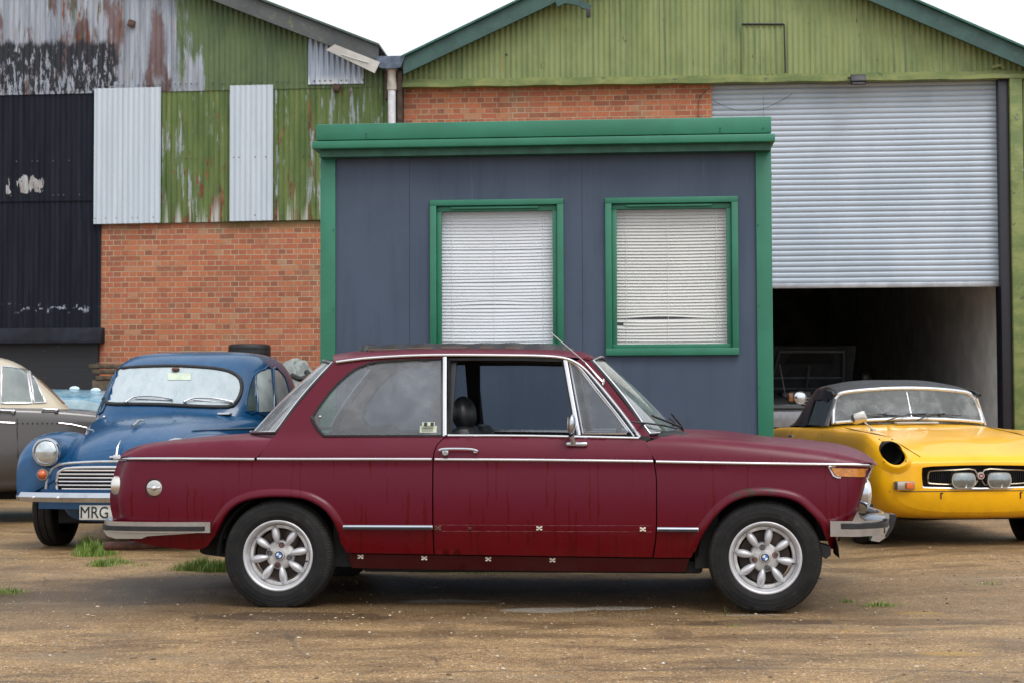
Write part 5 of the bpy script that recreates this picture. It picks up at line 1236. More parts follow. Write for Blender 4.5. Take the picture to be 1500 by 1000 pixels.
        for k in range(8):
            a = R(phase+45*k); m = MB()
            # petal: fat rounded spoke, widest past its middle
            def pet(u, v):
                t = u; r_ = lerp(.058, .156, t); wv = .0225*math.sin(PI*min(.999, max(.001, t**1.1)))**.5*(.86+.14*t); th = 2*PI*v
                hh = -.044-.0*t; dp = .026*math.sin(PI*min(.999, max(.001, t)))**.5
                cx, cz = r_*math.cos(a), r_*math.sin(a); tx, tz = -math.sin(a), math.cos(a)
                return (cx+tx*wv*math.cos(th), hh-dp*math.sin(th), cz+tz*wv*math.cos(th))
            m.grid(16, 18, pet, cv=True); m.build('spoke', ALLOY, wh, auto=70)
        m = MB(); m.lathe([(.029, -.040), (.029, -.056), (.026, -.060), (.022, -.061), (.0, -.061)], 'Y', seg=36); cap = m.build('centre_cap', plain('cap_silver', (.5, .5, .5), .3, .6), wh)
        m = MB(); m.lathe([(0, -.0622), (.0205, -.0622), (.021, -.060)], 'Y', seg=36); m.build('emblem_ring', plain('emblem_dark', (.02, .02, .03), .3), wh)
        for nm, col, qs in (('emblem_blue', (.03, .16, .5), (0, 2)), ('emblem_white', (.75, .76, .78), (1, 3))):
            m = MB()
            for q_ in qs:
                A = [(.0145*math.cos(R(90*q_+15*i-12*(px > 700)+8)), .0145*math.sin(R(90*q_+15*i-12*(px > 700)+8))) for i in range(7)]
                m.add([(0, -.0630, 0)]+[(a_, -.0630, b_) for a_, b_ in A], [(0, i, i+1) for i in range(1, 7)])
            m.build(nm, plain(nm, col, .3), wh)
        for k in range(4):
            a = R(phase-22+90*k); c = (.0535*math.cos(a), 0, .0535*math.sin(a))
            m = MB(); m.lathe([(.015, -.038), (.0155, -.047), (.012, -.050), (.0115, -.044), (.0115, -.040)], 'Y', c, 20); m.lathe([(0, -.052), (.006, -.052), (.0085, -.048), (.0088, -.038)], 'Y', c, 6)
            m.build('lug_nut', plain('nut_rust', (.13, .055, .045), .6, .3, .3) if (k+(px > 700)) % 2 else plain('nut_steel', (.14, .14, .14), .5, .6), wh)
        m = MB(); a = R(-12); m.tube([(.150*math.cos(a), -.05, .150*math.sin(a)), (.138*math.cos(a), -.075, .138*math.sin(a))], .004, 8); m.build('tyre_valve', RUBBER, wh)
        if s_ > 0: wh.rotation_euler = (0, 0, PI)
        return wh
    for s_ in (-1, 1): wheel(408, 814, s_, 10); wheel(1121, 822.5, s_, 35)
def amber_mat(name, col):
    g = G(name); X = g.xyz(); c = g.mix(g.st(g.noise(60, 3), .4, .6), col, tuple(q*.7 for q in col))
    return g.fin(c, .2, 0, g.bump(g.mth('PINGPONG', X[1] if 'x' in name else X[2], .004), .3, .002), Coat_Weight=.6, Coat_Roughness=.1)
def lens_mat(name, col=(.8, .8, .8)):
    g = G(name); X = g.xyz(); rib = g.mth('PINGPONG', X[1], .006); c = g.mix(g.st(g.noise(20, 4), .4, .7), col, tuple(q*.75 for q in col))
    return g.fin(c, .12, .75, g.bump(g.mth('ADD', rib, g.mth('MULTIPLY', g.mth('PINGPONG', X[2], .012), .5)), .6, .004), Coat_Weight=1., Coat_Roughness=.05)
SIDEG = glass_mat('dirty_sheen_side_glass', (.62, .68, .72), .03, .42, (.36, .385, .42), 3)  # bluish dirt film also paints in the pale sky reflection
VENTG = glass_mat('vent_glass', (.6, .65, .68), .03, .34, (.33, .35, .38), 5)
DOORG = glass_mat('far_door_glass', (.7, .75, .78), .0, .04, (.5, .5, .5), 9, drops=90)
SCREENG = glass_mat('windscreen_glass', (.72, .82, .8), .02, .35, (.5, .55, .54), 5)
REARG = glass_mat('rear_glass', (.7, .78, .8), .05, .55, (.5, .54, .57), 7)
red_car()
# ------------------------------------------------ loft helper for the other cars
def loft(mb, stations, half=True, nu=40, cap=True):
    """stations: [(x, [(y,z)...])] equal counts, smooth along x; mirrored when half"""
    xs = [s_[0] for s_ in stations]; k = len(stations[0][1]); n = len(xs)
    # arc parameter along stations
    rows = cr([(i, 0, 0) for i in range(n)], max(2, nu//n))
    per = max(2, nu//n); R_ = []
    cols = [cr([(s_[0], s_[1][j][0], s_[1][j][1]) for s_ in stations], per) for j in range(k)]
    for i in range(len(cols[0])):
        row = cr([cols[j][i] for j in range(k)], 4); R_.append(row)
    kk = len(R_[0]); V = [p for r_ in R_ for p in r_]; F = [(i*kk+j, i*kk+j+1, (i+1)*kk+j+1, (i+1)*kk+j) for i in range(len(R_)-1) for j in range(kk-1)]
    if cap: F += [tuple(range(kk)), tuple((len(R_)-1)*kk+j for j in range(kk))[::-1]]
    m = MB().add(V, F)
    if half: m.mirror(1)
    return mb.add(m.v, m.f)
def rounded(pts, n=3, closed=True): return [(p.x, p.y) for p in cr([(a, b, 0) for a, b in pts], n, closed)]
def simple_wheel(root, x, y, r, rr, wd, s_, capmat, flat=.015, painted=None, steer=0):
    m = MB(); m.lathe([(0, -wd*.25), (rr*.8, -wd*.25), (rr*.8, wd*.2)], 'Y', seg=28); wh = m.build('wheel', VOID, root); wh.location = (x, y, r-flat); wh.rotation_euler = (0, 0, (PI if s_ > 0 else 0)+steer)
    tyre_mesh(r, rr, wd, flat, 48).build('tyre', TYRE, wh, auto=40)
    m = MB(); m.lathe([(rr+.004, -wd*.42), (rr-.008, -wd*.47), (rr-.02, -wd*.4), (rr-.035, -wd*.28), (rr*.62, -wd*.3), (rr*.55, -wd*.4), (rr*.4, -wd*.45), (0, -wd*.47)], 'Y', seg=40); m.build('rim', painted or ALLOYD, wh)
    m = MB(); m.lathe([(rr*.55, -wd*.42), (rr*.5, -wd*.5), (rr*.3, -wd*.58), (0, -wd*.62)], 'Y', seg=32); m.build('hub_cap', capmat, wh)
    return wh
# ------------------------------------------------ blue saloon
def blue_car():
    rz = R(-97.5); ox, oy = -2.805, 12.07
    F = Frame(ox, oy, rz)
    root = thing('parked_car', 'small rounded dark blue vintage saloon facing the camera with misted windscreen and round headlamps', 'car', (ox, oy, 0), rz)
    blue = m_paint('blue_paint', (.002, .060, .165), None, dew=.2, rough=.2, ztop=.5, dust=(.08, .2, .34), dustamt=.2, streaks=True, coat=.4, spec=.28, hzadd=(.008, .022, .035))
    # main hull: bonnet, scuttle, doors, tail (x forward, front axle x=0)
    mb = MB()
    S_ = [(.44, [(0, .20), (.30, .22), (.40, .35), (.41, .48), (.33, .57), (.16, .62), (0, .63)]),
          (.40, [(0, .20), (.34, .22), (.44, .36), (.44, .52), (.36, .63), (.17, .695), (0, .71)]),
          (.30, [(0, .20), (.36, .22), (.46, .38), (.46, .58), (.39, .70), (.2, .775), (0, .795)]),
          (.10, [(0, .20), (.40, .24), (.50, .42), (.50, .63), (.43, .77), (.23, .855), (0, .875)]),
          (-.20, [(0, .20), (.46, .24), (.56, .44), (.56, .68), (.49, .83), (.27, .915), (0, .935)]),
          (-.50, [(0, .20), (.58, .23), (.66, .42), (.66, .70), (.58, .88), (.33, .955), (0, .975)]),
          (-.76, [(0, .20), (.66, .22), (.73, .42), (.735, .70), (.68, .90), (.45, .98), (0, 1.01)]),
          (-1.1, [(0, .20), (.68, .22), (.755, .42), (.76, .70), (.70, .93), (.50, 1.0), (0, 1.02)]),
          (-1.8, [(0, .20), (.68, .22), (.765, .42), (.77, .70), (.70, .93), (.50, 1.0), (0, 1.02)]),
          (-2.3, [(0, .22), (.64, .25), (.72, .44), (.72, .70), (.65, .90), (.46, .98), (0, 1.0)]),
          (-2.75, [(0, .26), (.52, .30), (.60, .48), (.60, .66), (.53, .80), (.36, .87), (0, .9)]),
          (-3.05, [(0, .34), (.38, .38), (.46, .50), (.46, .60), (.38, .68), (.25, .72), (0, .74)])]
    loft(mb, S_, nu=48); hull = mb; bv = bvh_of(mb)
    body = MB().add(hull.v, hull.f).build('body', blue, root, auto=80)
    # greenhouse: rings
    gh = MB(); zs = [.90, .97, 1.04, 1.12, 1.20, 1.28, 1.35, 1.41, 1.455, 1.482, 1.497]
    xf = [-.60, -.64, -.69, -.765, -.84, -.915, -.985, -1.07, -1.18, -1.34, -1.6]
    xr = [-2.52, -2.45, -2.38, -2.30, -2.22, -2.14, -2.06, -1.98, -1.90, -1.8, -1.65]
    wy = [.74, .728, .715, .703, .690, .670, .640, .595, .515, .37, .05]
    def ring(u, v):
        t = u*(len(zs)-1); i = min(len(zs)-2, int(t)); f = t-i
        z = lerp(zs[i], zs[i+1], f); a, b, w_ = lerp(xf[i], xf[i+1], f), lerp(xr[i], xr[i+1], f), lerp(wy[i], wy[i+1], f)
        th = 2*PI*v; c, s_ = math.cos(th), math.sin(th); e = .40
        cx, hx = (a+b)/2, (a-b)/2
        return (cx+hx*math.copysign(abs(c)**e, c), w_*math.copysign(abs(s_)**(.56), s_), z)
    # smoother tables
    def sm(L):
        return [p.x for p in cr([(v, 0, 0) for v in L], 4)]
    zs, xf, xr, wy = sm(zs), sm(xf), sm(xr), sm(wy)
    gh.grid(len(zs)-1, 120, ring, cv=True); k = 120; n0 = (len(zs)-1)*k; gh.f.append(list(range(n0, n0+k)))
    gb = bvh_of(gh); MB().add(gh.v, gh.f).build('roof', blue, root, auto=60)
    # windscreen traced in the photo, thrown back on the body along the view from the front
    fpl = lambda u, v: (1.0, u, v); back = (-1, 0, 0)
    def FA_(L, xq): return [F.atx(px, py, xq) for px, py in L]
    wsp = [(152, 584), (154, 572), (160, 556), (167, 546), (182, 539.5), (220, 537), (260, 536.5), (300, 538.5), (325, 541.5), (342, 547), (352, 556), (354, 568), (351, 580), (345, 590), (333, 596), (285, 595), (234, 592.5), (185, 592), (160, 591)]
    wsl = rounded(wsp, 2)
    g = G('misted_glass'); c = g.mix(g.st(g.noise(3, 6, .7, v=g.map((1, 1, .6))), .3, .7), (.38, .45, .48), (.48, .545, .57)); X = g.xyz()
    c = g.mix(g.mth('MULTIPLY', g.st(g.noise(9, 5, .7, v=g.map((1, 1.8, .25))), .45, .66), .35), c, (.25, .33, .38)); c = g.mix(g.mth('MULTIPLY', g.st(g.vor(60), .25, .15), .25), c, (.75, .78, .8))
    mist = g.fin(c, .22, 0, g.bump(g.noise(40, 5, .8), .08, .003), Coat_Weight=1., Coat_Roughness=.03)
    ws = project_px(wsl, F, gb, .006).build('windscreen', mist, root)
    L = [pxhit(a, b, F, gb, .006) for a, b in wsl]; MB().tube(L, .016, 8, True).build('windscreen_seal', RUBBER, ws)
    project_px([(246, 547), (280, 547), (280, 557), (246, 557)], F, gb, .010).build('tax_disc_strip', plain('pale_green_sticker', (.55, .64, .5), .5), ws)
    p_ = pxhit(258, 543, F, gb, .02); m = MB(); m.ell(tuple(p_), (.02, .035, .018), 14); m.build('mirror_mount', plain('brown_plastic', (.12, .05, .03), .5), ws)
    # side windows on both sides; traced on the car's left
    def side_win(pts, nm, mat, out=.006, seal=.009):
        for s_ in (1, -1):
            m = project_px(pts, F, gb, out, 6); L = [pxhit(a, b, F, gb, out) for a, b in rounded(pts, 2)]
            if s_ < 0:
                m = m.mirrored(1); L = [Vector((q.x, -q.y, q.z)) for q in L]
            o = m.build(nm, mat, root); MB().tube(L, seal, 6, True).build('window_frame', blue if nm != 'x' else RUBBER, o)
    pal = plain('pale_misted_glass', (.42, .47, .45), .2, 0, .2, 5, .0, Coat_Weight=.2); dk = plain('dark_green_glass', (.06, .085, .08), .08, 0, .3, 5, .0, Coat_Weight=1.)
    side_win([(360, 602), (362, 580), (367, 560), (373, 548), (374, 560), (377, 602)], 'vent_window', dk)
    side_win([(377, 603), (374, 556), (376, 546), (387, 541), (396, 540.5), (401, 602)], 'door_window', pal)
    side_win([(404.5, 601), (400, 541), (408, 543), (416, 553), (421, 570), (424, 588), (424, 600)], 'rear_side_window', pal)
    # door seam, side moulding
    for s_ in (1, -1):
        pl = lambda u, v: (u, s_*1.2, v)
        m = MB(); P = [F.at(px, py, .755) for px, py in ((358, 604), (357, 640))]; x = P[0][0]
        L = projline([(x, z) for z in (.96, .85, .7, .55, .4, .28)], bv, pl, (0, -s_, 0), .001); m.tube(L, .004, 6); L = projline([(x-.95, z) for z in (.96, .85, .7, .55, .4, .28)], bv, pl, (0, -s_, 0), .001); m.tube(L, .004, 6); m.build('door_seam', RUBBER, root)
        m = MB(); L = [pxhit(lerp(281, 372, i/16), lerp(630.5, 627, i/16), F, bv, .006) for i in range(17)]; L = [Vector((q.x, s_*q.y, q.z)) for q in L]; b, z2 = L[-1].x, L[-1].z; L += projline([(lerp(b, -2.0, i/8), z2) for i in range(1, 9)], bv, pl, (0, -s_, 0), .006)
        m.tube(L, .008, 6); m.build('side_moulding', plain('pale_blue_trim', (.3, .4, .5), .3, .5), root)
        L = projline([(-1.65, .83), (-1.78, .83)], bv, pl, (0, -s_, 0), .03); m = MB(); m.tube(L, .011, 8); m.build('door_handle', CHROME, root)
    # front wings
    wings = []
    for s_ in (1, -1):
        mw = MB()
        def wf(u, v):
            xx = lerp(.53, -.62, u); t = (xx+.62)/1.15
            # width centre and outer reach
            yc = .565; hw = .205*min(1, (1-max(0, (t-.80)/.2)**2*.40))**.5; top = sinterp([(0, .70), (.25, .785), (.5, .845), (.75, .838), (.9, .78), (1, .66)], t)
            bot = sinterp([(0, .30), (.25, .45), (.42, .56), (.60, .58), (.76, .50), (.87, .36), (1, .36)], t)
            a = lerp(-.52*PI, PI*1.0, v); c, sn = math.cos(a), math.sin(a)
            mid = min(top-.14, .60) if t > .6 else top-.2
            y = yc+hw*math.copysign(abs(c)**.75, c); z = mid+(top-mid)*math.copysign(abs(sn)**.85, sn) if sn > 0 else lerp(mid, bot, abs(sn)**.8)
            if sn <= 0: y = yc+hw*(1-.12*abs(sn)**2) if v < .48 else y
            return (xx, s_*y, z)
        mw.grid(40, 28, wf); k = 29; mw.f.append(list(range(0, k)))
        wb = bvh_of(mw); mw.build('front_wing', blue, root, auto=60); wings.append(wb)
        m = MB(); m.grid(30, 20, lambda u, v: (lambda t, a: (-2.18+lerp(.48, -.52, u), s_*(.60+.175*math.cos(a)), .44+lerp(0, .30*math.sin(PI*min(1, max(0, u*.9+.05)))**.5, math.sin(a))))(u, PI*v)); m.build('rear_wing', blue, root, auto=60)
        # headlamp and indicator
        hy, hz = F.atx(67.5, 661.5, .56); hy = -abs(hy)*1.0; yy = s_*abs(hy)
        m = MB(); m.lathe([(.098, -.16), (.103, -.06), (.102, -.02)], 'X', (.56, yy, hz), 36); m.build('headlamp_bowl', blue, root)
        m = MB(); m.lathe([(.092, -.02), (.103, -.018), (.105, 0), (.099, .014), (.09, .016), (.086, .008)], 'X', (.56, yy, hz), 40); hl = m.build('headlamp', CHROME, root)
        m = MB(); m.lathe([(0, .034), (.03, .032), (.06, .024), (.08, .012), (.089, .002)], 'X', (.56, yy, hz), 36); m.build('headlamp_glass', lens_mat('old_headlamp_glass', (.62, .68, .7)), hl)
        iy, iz = F.atx(65, 694, .53); m = MB(); m.lathe([(.040, -.05), (.043, .0), (.041, .008), (.036, .008)], 'X', (.56, s_*abs(iy), iz), 28); il = m.build('indicator_lamp', plain('lamp_base', (.3, .3, .3), .4, .5), root)
        m = MB(); m.lathe([(0, .034), (.015, .032), (.028, .02), (.036, .004)], 'X', (.56, s_*abs(iy), iz), 24); m.build('amber_lens', amber_mat('orange_lens', (.6, .12, .03)), il)
    # grille panel: painted surround, chrome moulding, bars
    gp = MB(); gp.grid(16, 24, lambda u, v: (.535-.02*(abs(2*v-1))**3-.01*u, (2*v-1)*.56, lerp(.30, .61, u)*1.0)); gpb = bvh_of(gp); gp.build('front_panel', blue, root)
    top = [(-.50, .36), (-.495, .48), (-.46, .575), (-.40, .615), (-.28, .632), (0, .642), (.28, .632), (.40, .615), (.46, .575), (.495, .48), (.50, .34)]
    L = [Vector((.545-.02*(abs(y)/.5)**3, y, z)) for y, z in [(p.x, p.y) for p in cr([(a, b, 0) for a, b in top], 4)]]
    m = MB(); m.tube(L, .0095, 8); m.build('grille_moulding', plain('pale_moulding', (.5, .53, .56), .3, .6), root)
    gz0, gz1 = .395, .597
    gro = rounded([(-.405, .545), (-.37, .58), (-.3, .595), (0, .60), (.3, .595), (.37, .58), (.405, .545), (.41, .45), (.385, .41), (.33, .398), (0, .395), (-.33, .398), (-.385, .41), (-.41, .45)], 4)
    xq = lambda y: .543-.02*(abs(y)/.5)**3
    V, Fc = tri2d(gro, (), .05); m = MB().add([(xq(v.x)-.006, v.x, v.y) for v in V], Fc); gr = m.build('grille', VOID, root)
    m = MB(); m.tube([(xq(y)+.006, y, z) for y, z in gro], .011, 8, True); m.build('grille_surround', CHROME2, gr)
    for i in range(7):
        z = .418+i*.0265; hw = .395 if 1 < i < 6 else .37
        m = MB(); m.sweep([(xq(hw*(2*q/14-1))+.008, hw*(2*q/14-1), z) for q in range(15)], [(-.012, -.006), (.004, -.006), (.007, 0), (.004, .006), (-.012, .006)]); m.build('grille_bar', CHROME2, gr)
    for y in (-.2, .0, .2): MB().tube([(xq(y)-.002, y, .41), (xq(y)-.002, y, .59)], .004, 6).build('grille_stay', VOID, gr)
    # bumper, plate
    by, bz = F.atx(100, 728, .62)
    m = MB(); m.sweep(cr([(.36, -.76, bz), (.50, -.735, bz), (.58, -.60, bz), (.63, -.3, bz), (.64, 0, bz), (.63, .3, bz), (.58, .60, bz), (.50, .735, bz), (.36, .76, bz)], 5), [(-.01, -.034), (-.018, -.03), (-.03, 0), (-.018, .03), (-.01, .034), (.004, .0)]); bp = m.build('front_bumper', CHROME, root)
    for y in (-.35, .35, -.55, .55): m = MB(); m.ell((.665-.02*(abs(y) > .4)*2.0, y, bz), (.008, .012, .012), 12); m.build('bumper_bolt', CHROME2, bp)
    m = MB(); m.grid(2, 20, lambda u, v: (.60-.12*abs(2*v-1)**3, (2*v-1)*.62, lerp(bz+.03, bz+.055, u))); m.build('bumper_apron', blue, root)
    y0, z1 = F.atx(116.5, 739, .6); y1, z0 = F.atx(162, 761, .6); w_ = .44
    m = MB(); m.box((.60, y0+w_/2, (z0+z1)/2), (.008, w_, z1-z0), .003); pl_ = m.build('number_plate', plain('white_plate', (.62, .62, .58), .4, 0, .08, 10), root)
    t = text_mesh('MRG', .125, .0015); M = Matrix.Translation((.606, y0+.013+.10, (z0+z1)/2+.002)) @ Matrix(((0, 0, 1, 0), (1, 0, 0, 0), (0, 1, 0, 0), (0, 0, 0, 1)))
    xs_ = [v.x for v in t.v]; sc = .205/(max(xs_)-min(xs_)); ys_ = [v.y for v in t.v]; sz = .082/(max(ys_)-min(ys_)); cy = (max(ys_)+min(ys_))/2
    for v in t.v: v.x = (v.x-(max(xs_)+min(xs_))/2)*sc; v.y = (v.y-cy)*sz
    t.xf(M).build('plate_lettering', SATIN, pl_, auto=30)
    # bonnet mascot and badges, wiper, bonnet seams, washer flash
    fp2 = lambda u, v: (1.2, u, v)
    y_, z_ = F.atx(178, 668, .42)
    m = MB(); c0 = projline([(0, .66)], bv, fp2, back, .0)[0]
    m.box((c0.x+.012, 0, .665), (.02, .06, .05), .012); m.box((c0.x+.012, 0, .668), (.015, .115, .022), .008); m.tube([(c0.x+.02, 0, .68), (c0.x-.0, 0, .74), (c0.x-.06, 0, .79)], .011, 8, scale=[1, .75, .2]); m.lathe([(0, .012), (.018, .008), (.022, 0)], 'X', (c0.x+.018, 0, .665), 20); m.build('bonnet_badge', CHROME2, root)
    c1 = projline([(.0, .9)], bv, fp2, back, .0)[0]; dn = lambda x, y: projline([(x, y)], bv, lambda u, v: (u, v, 2), (0, 0, -1), .0)[0]
    p0 = dn(.10, .0); p1 = dn(-.12, 0); m = MB(); m.tube([p0+Vector((.03, 0, .012)), p0.lerp(p1, .4)+Vector((0, 0, .035)), p1+Vector((.0, 0, .012))], .016, 10, scale=[1, .8, .3]); m.build('bonnet_mascot', CHROME, root)
    wipers = (((202, 588), (222, 584), (250, 586)), ((291, 590), (312, 586), (343, 589)))
    wp = ([(187, 591), (200, 584), (225, 583), (254, 587)], [(272, 591), (285, 586), (312, 586), (341, 591)])
    for L0 in wp:
        q = [pxhit(px, py, F, gb, .028) for px, py in L0]; m = MB(); m.tube(cr(q, 4), .008, 6); m.tube([q[1]-Vector((0, 0, .012)), q[-1]-Vector((.01, 0, .012))], .006, 6); m.ell(tuple(q[0]), (.018, .018, .015), 10); m.build('wiper', CHROME2, root)
    q = F.atx(327, 600, -.62); pq = dn(-.66, q[0]); m = MB(); m.box(tuple(pq+Vector((0, 0, .012))), (.08, .10, .016), .006); m.build('screen_washer', plain('white_plastic', (.6, .62, .62), .4), root)
    q = dn(-.62, -.52); m = MB(); m.ell(tuple(q+Vector((0, 0, .01))), (.02, .014, .014), 10); m.build('bonnet_button', CHROME2, root)
    capm = CHROME
    for xw in (0, -2.18):
        for s_ in (1, -1): simple_wheel(root, xw, s_*.64, .292, .19, .165, s_, capm, .012, blue, steer=0)
    m = MB(); m.bx(-2.9, .3, -.5, .5, .18, .5); m.bx(-.4, .38, -.42, .42, .2, .6); m.build('underbody', VOID, root)
blue_car()
# ------------------------------------------------ yellow roadster
def yellow_car():
    rz = R(-85.); ox, oy = 3.26, 12.02
    F = Frame(ox, oy, rz)
    root = thing('parked_car', 'bright yellow sports car with black soft top and empty headlamp holes, at the right', 'car', (ox, oy, 0), rz)
    yel = m_paint('yellow_paint', (.93, .465, .002), None, dew=.0, rough=.32, ztop=.5, dust=(.8, .5, .12), dustamt=.0, streaks=False, coat=.4, spec=.25)
    mb = MB()
    # (y,z) from centre bottom round to centre top; crease of the wing at index 5, valley 6, bonnet 7..8
    S_ = [(.63, [(0, .27), (.35, .28), (.55, .33), (.62, .42), (.63, .50), (.60, .60), (.50, .615), (.30, .62), (0, .625)]),
          (.58, [(0, .23), (.42, .24), (.62, .29), (.70, .40), (.715, .52), (.66, .665), (.52, .665), (.30, .66), (0, .665)]),
          (.45, [(0, .21), (.48, .22), (.67, .26), (.742, .40), (.75, .55), (.69, .735), (.56, .73), (.33, .70), (0, .705)]),
          (.20, [(0, .21), (.5, .22), (.68, .26), (.755, .42), (.76, .60), (.70, .80), (.59, .80), (.36, .762), (0, .77)]),
          (-.10, [(0, .21), (.5, .22), (.69, .26), (.76, .42), (.762, .62), (.70, .815), (.60, .815), (.38, .80), (0, .81)]),
          (-.50, [(0, .21), (.5, .22), (.69, .26), (.755, .42), (.758, .64), (.70, .815), (.61, .83), (.40, .84), (0, .85)]),
          (-.80, [(0, .21), (.5, .22), (.69, .26), (.755, .42), (.758, .64), (.70, .81), (.63, .845), (.42, .865), (0, .875)]),
          (-1.2, [(0, .21), (.5, .22), (.69, .26), (.76, .42), (.765, .64), (.71, .80), (.64, .84), (.42, .86), (0, .86)]),
          (-1.9, [(0, .21), (.5, .22), (.69, .26), (.76, .42), (.765, .62), (.72, .80), (.65, .835), (.42, .85), (0, .85)]),
          (-2.35, [(0, .22), (.5, .23), (.68, .28), (.755, .44), (.76, .62), (.72, .80), (.64, .82), (.42, .82), (0, .82)]),
          (-2.8, [(0, .25), (.5, .27), (.65, .33), (.73, .46), (.735, .60), (.69, .755), (.60, .77), (.42, .765), (0, .765)]),
          (-3.1, [(0, .33), (.4, .34), (.58, .40), (.65, .48), (.66, .58), (.62, .69), (.55, .70), (.40, .70), (0, .70)])]
    loft(mb, S_, nu=60); bv = bvh_of(mb)
    fpl = lambda u, v: (1.4, u, v); back = (-1, 0, 0)
    # cut the grille mouth, headlamp holes and wheel arches out of the skin
    gy0 = -.425; gzt, gzb = .592, .440
    mouth = rounded([(gy0, .565), (gy0+.03, .59), (-.2, .598), (0, .6), (.2, .598), (-gy0-.03, .59), (-gy0, .565), (-gy0-.005, .46), (-gy0-.03, .442), (0, .436), (gy0+.03, .442), (gy0+.005, .46)], 3)
    hy, hz = F.atx(1307.5, 663, .55); hy = abs(hy); hr = .081
    print('MG lamp', hy, hz)
    cs = [MB().extrude(mouth, .50, .80, plane='YZ')]
    for s_ in (1, -1):
        cs.append(MB().extrude([(s_*hy+hr*math.cos(2*PI*i/36), hz+hr*math.sin(2*PI*i/36)) for i in range(36)], .40, .80, plane='YZ'))
        for xw in (0, -2.31): cs.append(MB().extrude([(xw+.335*math.cos(2*PI*i/44), .30+.335*math.sin(2*PI*i/44)) for i in range(44)], *sorted((s_*.46, s_*.9))))
    m2 = cut(mb, cs)
    m2.f = [f for f in m2.f if not (lambda c: c.x > .35 and (math.hypot(abs(c.y)-hy, c.z-hz) < hr-.00005 or (c.x < .51 and inpoly(c.y, c.z, mouth))))(sum((m2.v[i] for i in f), Vector())/len(f))]; body = m2.build('body', yel, root, auto=50, weld=0)
    # inner void so that nothing shows through the cuts
    m = MB(); m.bx(-2.9, -.40, -.60, .60, .2, .60); m.bx(-.42, .40, -.44, .44, .2, .60); m.bx(.38, .50, -.40, .40, .30, .56); m.build('underbody', VOID, root)
    for s_ in (1, -1):
        for xw in (0, -2.31):
            m = MB(); m.grid(20, 1, lambda u, v: (xw+.345*math.cos(PI*u), s_*lerp(.74, .44, v), .30+.345*math.sin(PI*u))); m.build('wheel_well', VOID, root)
        # headlamp: bowl rim and the dark empty hole
        L = [projline([(s_*hy+.125*math.cos(t)*(1.0), hz-.012+.125*math.sin(t)*1.02)], bv, fpl, back, .001)[0] for t in [2*PI*i/32 for i in range(32)]]
        m = MB(); m.grid(32, 10, lambda u, v: (lambda t: (lambda P: (P.x+.004+.020*math.sin(PI*v)**1.2*(1 if v < 1 else 0), lerp(P.y, s_*hy+hr*math.cos(t), v), lerp(P.z, hz+hr*math.sin(t), v)))(L[int(round(u*32)) % 32].lerp(projline([(s_*hy+hr*1.02*math.cos(t), hz+hr*1.02*math.sin(t))], bv, fpl, back, .004)[0], v)))(2*PI*u)); m.build('headlamp_rim', yel, root, auto=60)
        m = MB(); xh = L[0].x; m.lathe([(hr-.001, .03), (hr+.004, -.02), (hr, -.14), (0, -.15)], 'X', (.50, s_*hy, hz), 32); hh = m.build('headlamp_bowl', VOID, root)
        for t in (.9, 2.2, 3.9, 5.5): m = MB(); q = projline([(s_*hy+(hr+.012)*math.cos(t), hz+(hr+.012)*math.sin(t))], bv, fpl, back, .022)[0]; m.ell(tuple(q), (.006, .005, .005), 8); m.build('bowl_screw', RUBBER, hh)
        # side lamp and indicator
        y0, z1 = F.atx(1305, 703.5, .58); y1, z0 = F.atx(1336, 716, .58); y0, y1 = abs(y0), abs(y1); xx = projline([((y0+y1)/2*s_, (z0+z1)/2)], bv, fpl, back, 0)[0].x
        ang = s_*.35
        m = MB(); m.box((xx+.008, s_*(y0+y1)/2, (z0+z1)/2), (.05, abs(y0-y1), z1-z0), .008, (0, 0, -ang)); il = m.build('side_lamp', m_chrome('lamp_frame', (.5, .45, .4), .3), root)
        for nm, u0, u1, mt in (('amber_lens', .08, .48, amber_mat('orange_lamp_lens', (.75, .15, .01))), ('clear_lens', .52, .92, plain('clear_lens', (.42, .38, .33), .25, .2))):
            m = MB(); yc = lerp(y1, y0, (u0+u1)/2); m.box((xx+.034-.018*((u0+u1)/2), s_*yc, (z0+z1)/2), (.016, abs(y0-y1)*(u1-u0), (z1-z0)*.74), .005, (0, 0, -ang)); m.build(nm, mt, il)
    # grille
    xg = lambda y: .628-.05*(abs(y)/.43)**2.5
    V, Fc = tri2d(mouth, (), .05); m = MB().add([(xg(v.x)-.05, v.x, v.y) for v in V], Fc); gr = m.build('grille', VOID, root)
    m = MB(); m.grid(len(mouth), 2, lambda u, v: (xg(mouth[int(round(u*len(mouth))) % len(mouth)][0])+.006-.06*v, mouth[int(round(u*len(mouth))) % len(mouth)][0], mouth[int(round(u*len(mouth))) % len(mouth)][1])); m.build('grille_lining', SATIN, gr)
    m = MB(); lo = [(p[0], p[1]) for p in mouth]; L = [(xg(y)+.008, y, z) for y, z in lo if z < .55 or abs(y) > .41]
    L = [(xg(y)+.008, y, z) for y, z in [(gy0-.0, .575), (gy0-.004, .56), (gy0+.0, .46), (gy0+.025, .441), (-.2, .437), (0, .434), (.2, .437), (-gy0-.025, .441), (-gy0, .46), (-gy0+.004, .56), (-gy0, .575)]]
    m.sweep(L, [(-.01, -.009), (.01, -.009), (.01, .009), (-.01, .009)], up=(1, 0, 0)) if False else m.tube(L, .010, 8); m.build('grille_trim', CHROME2, gr)
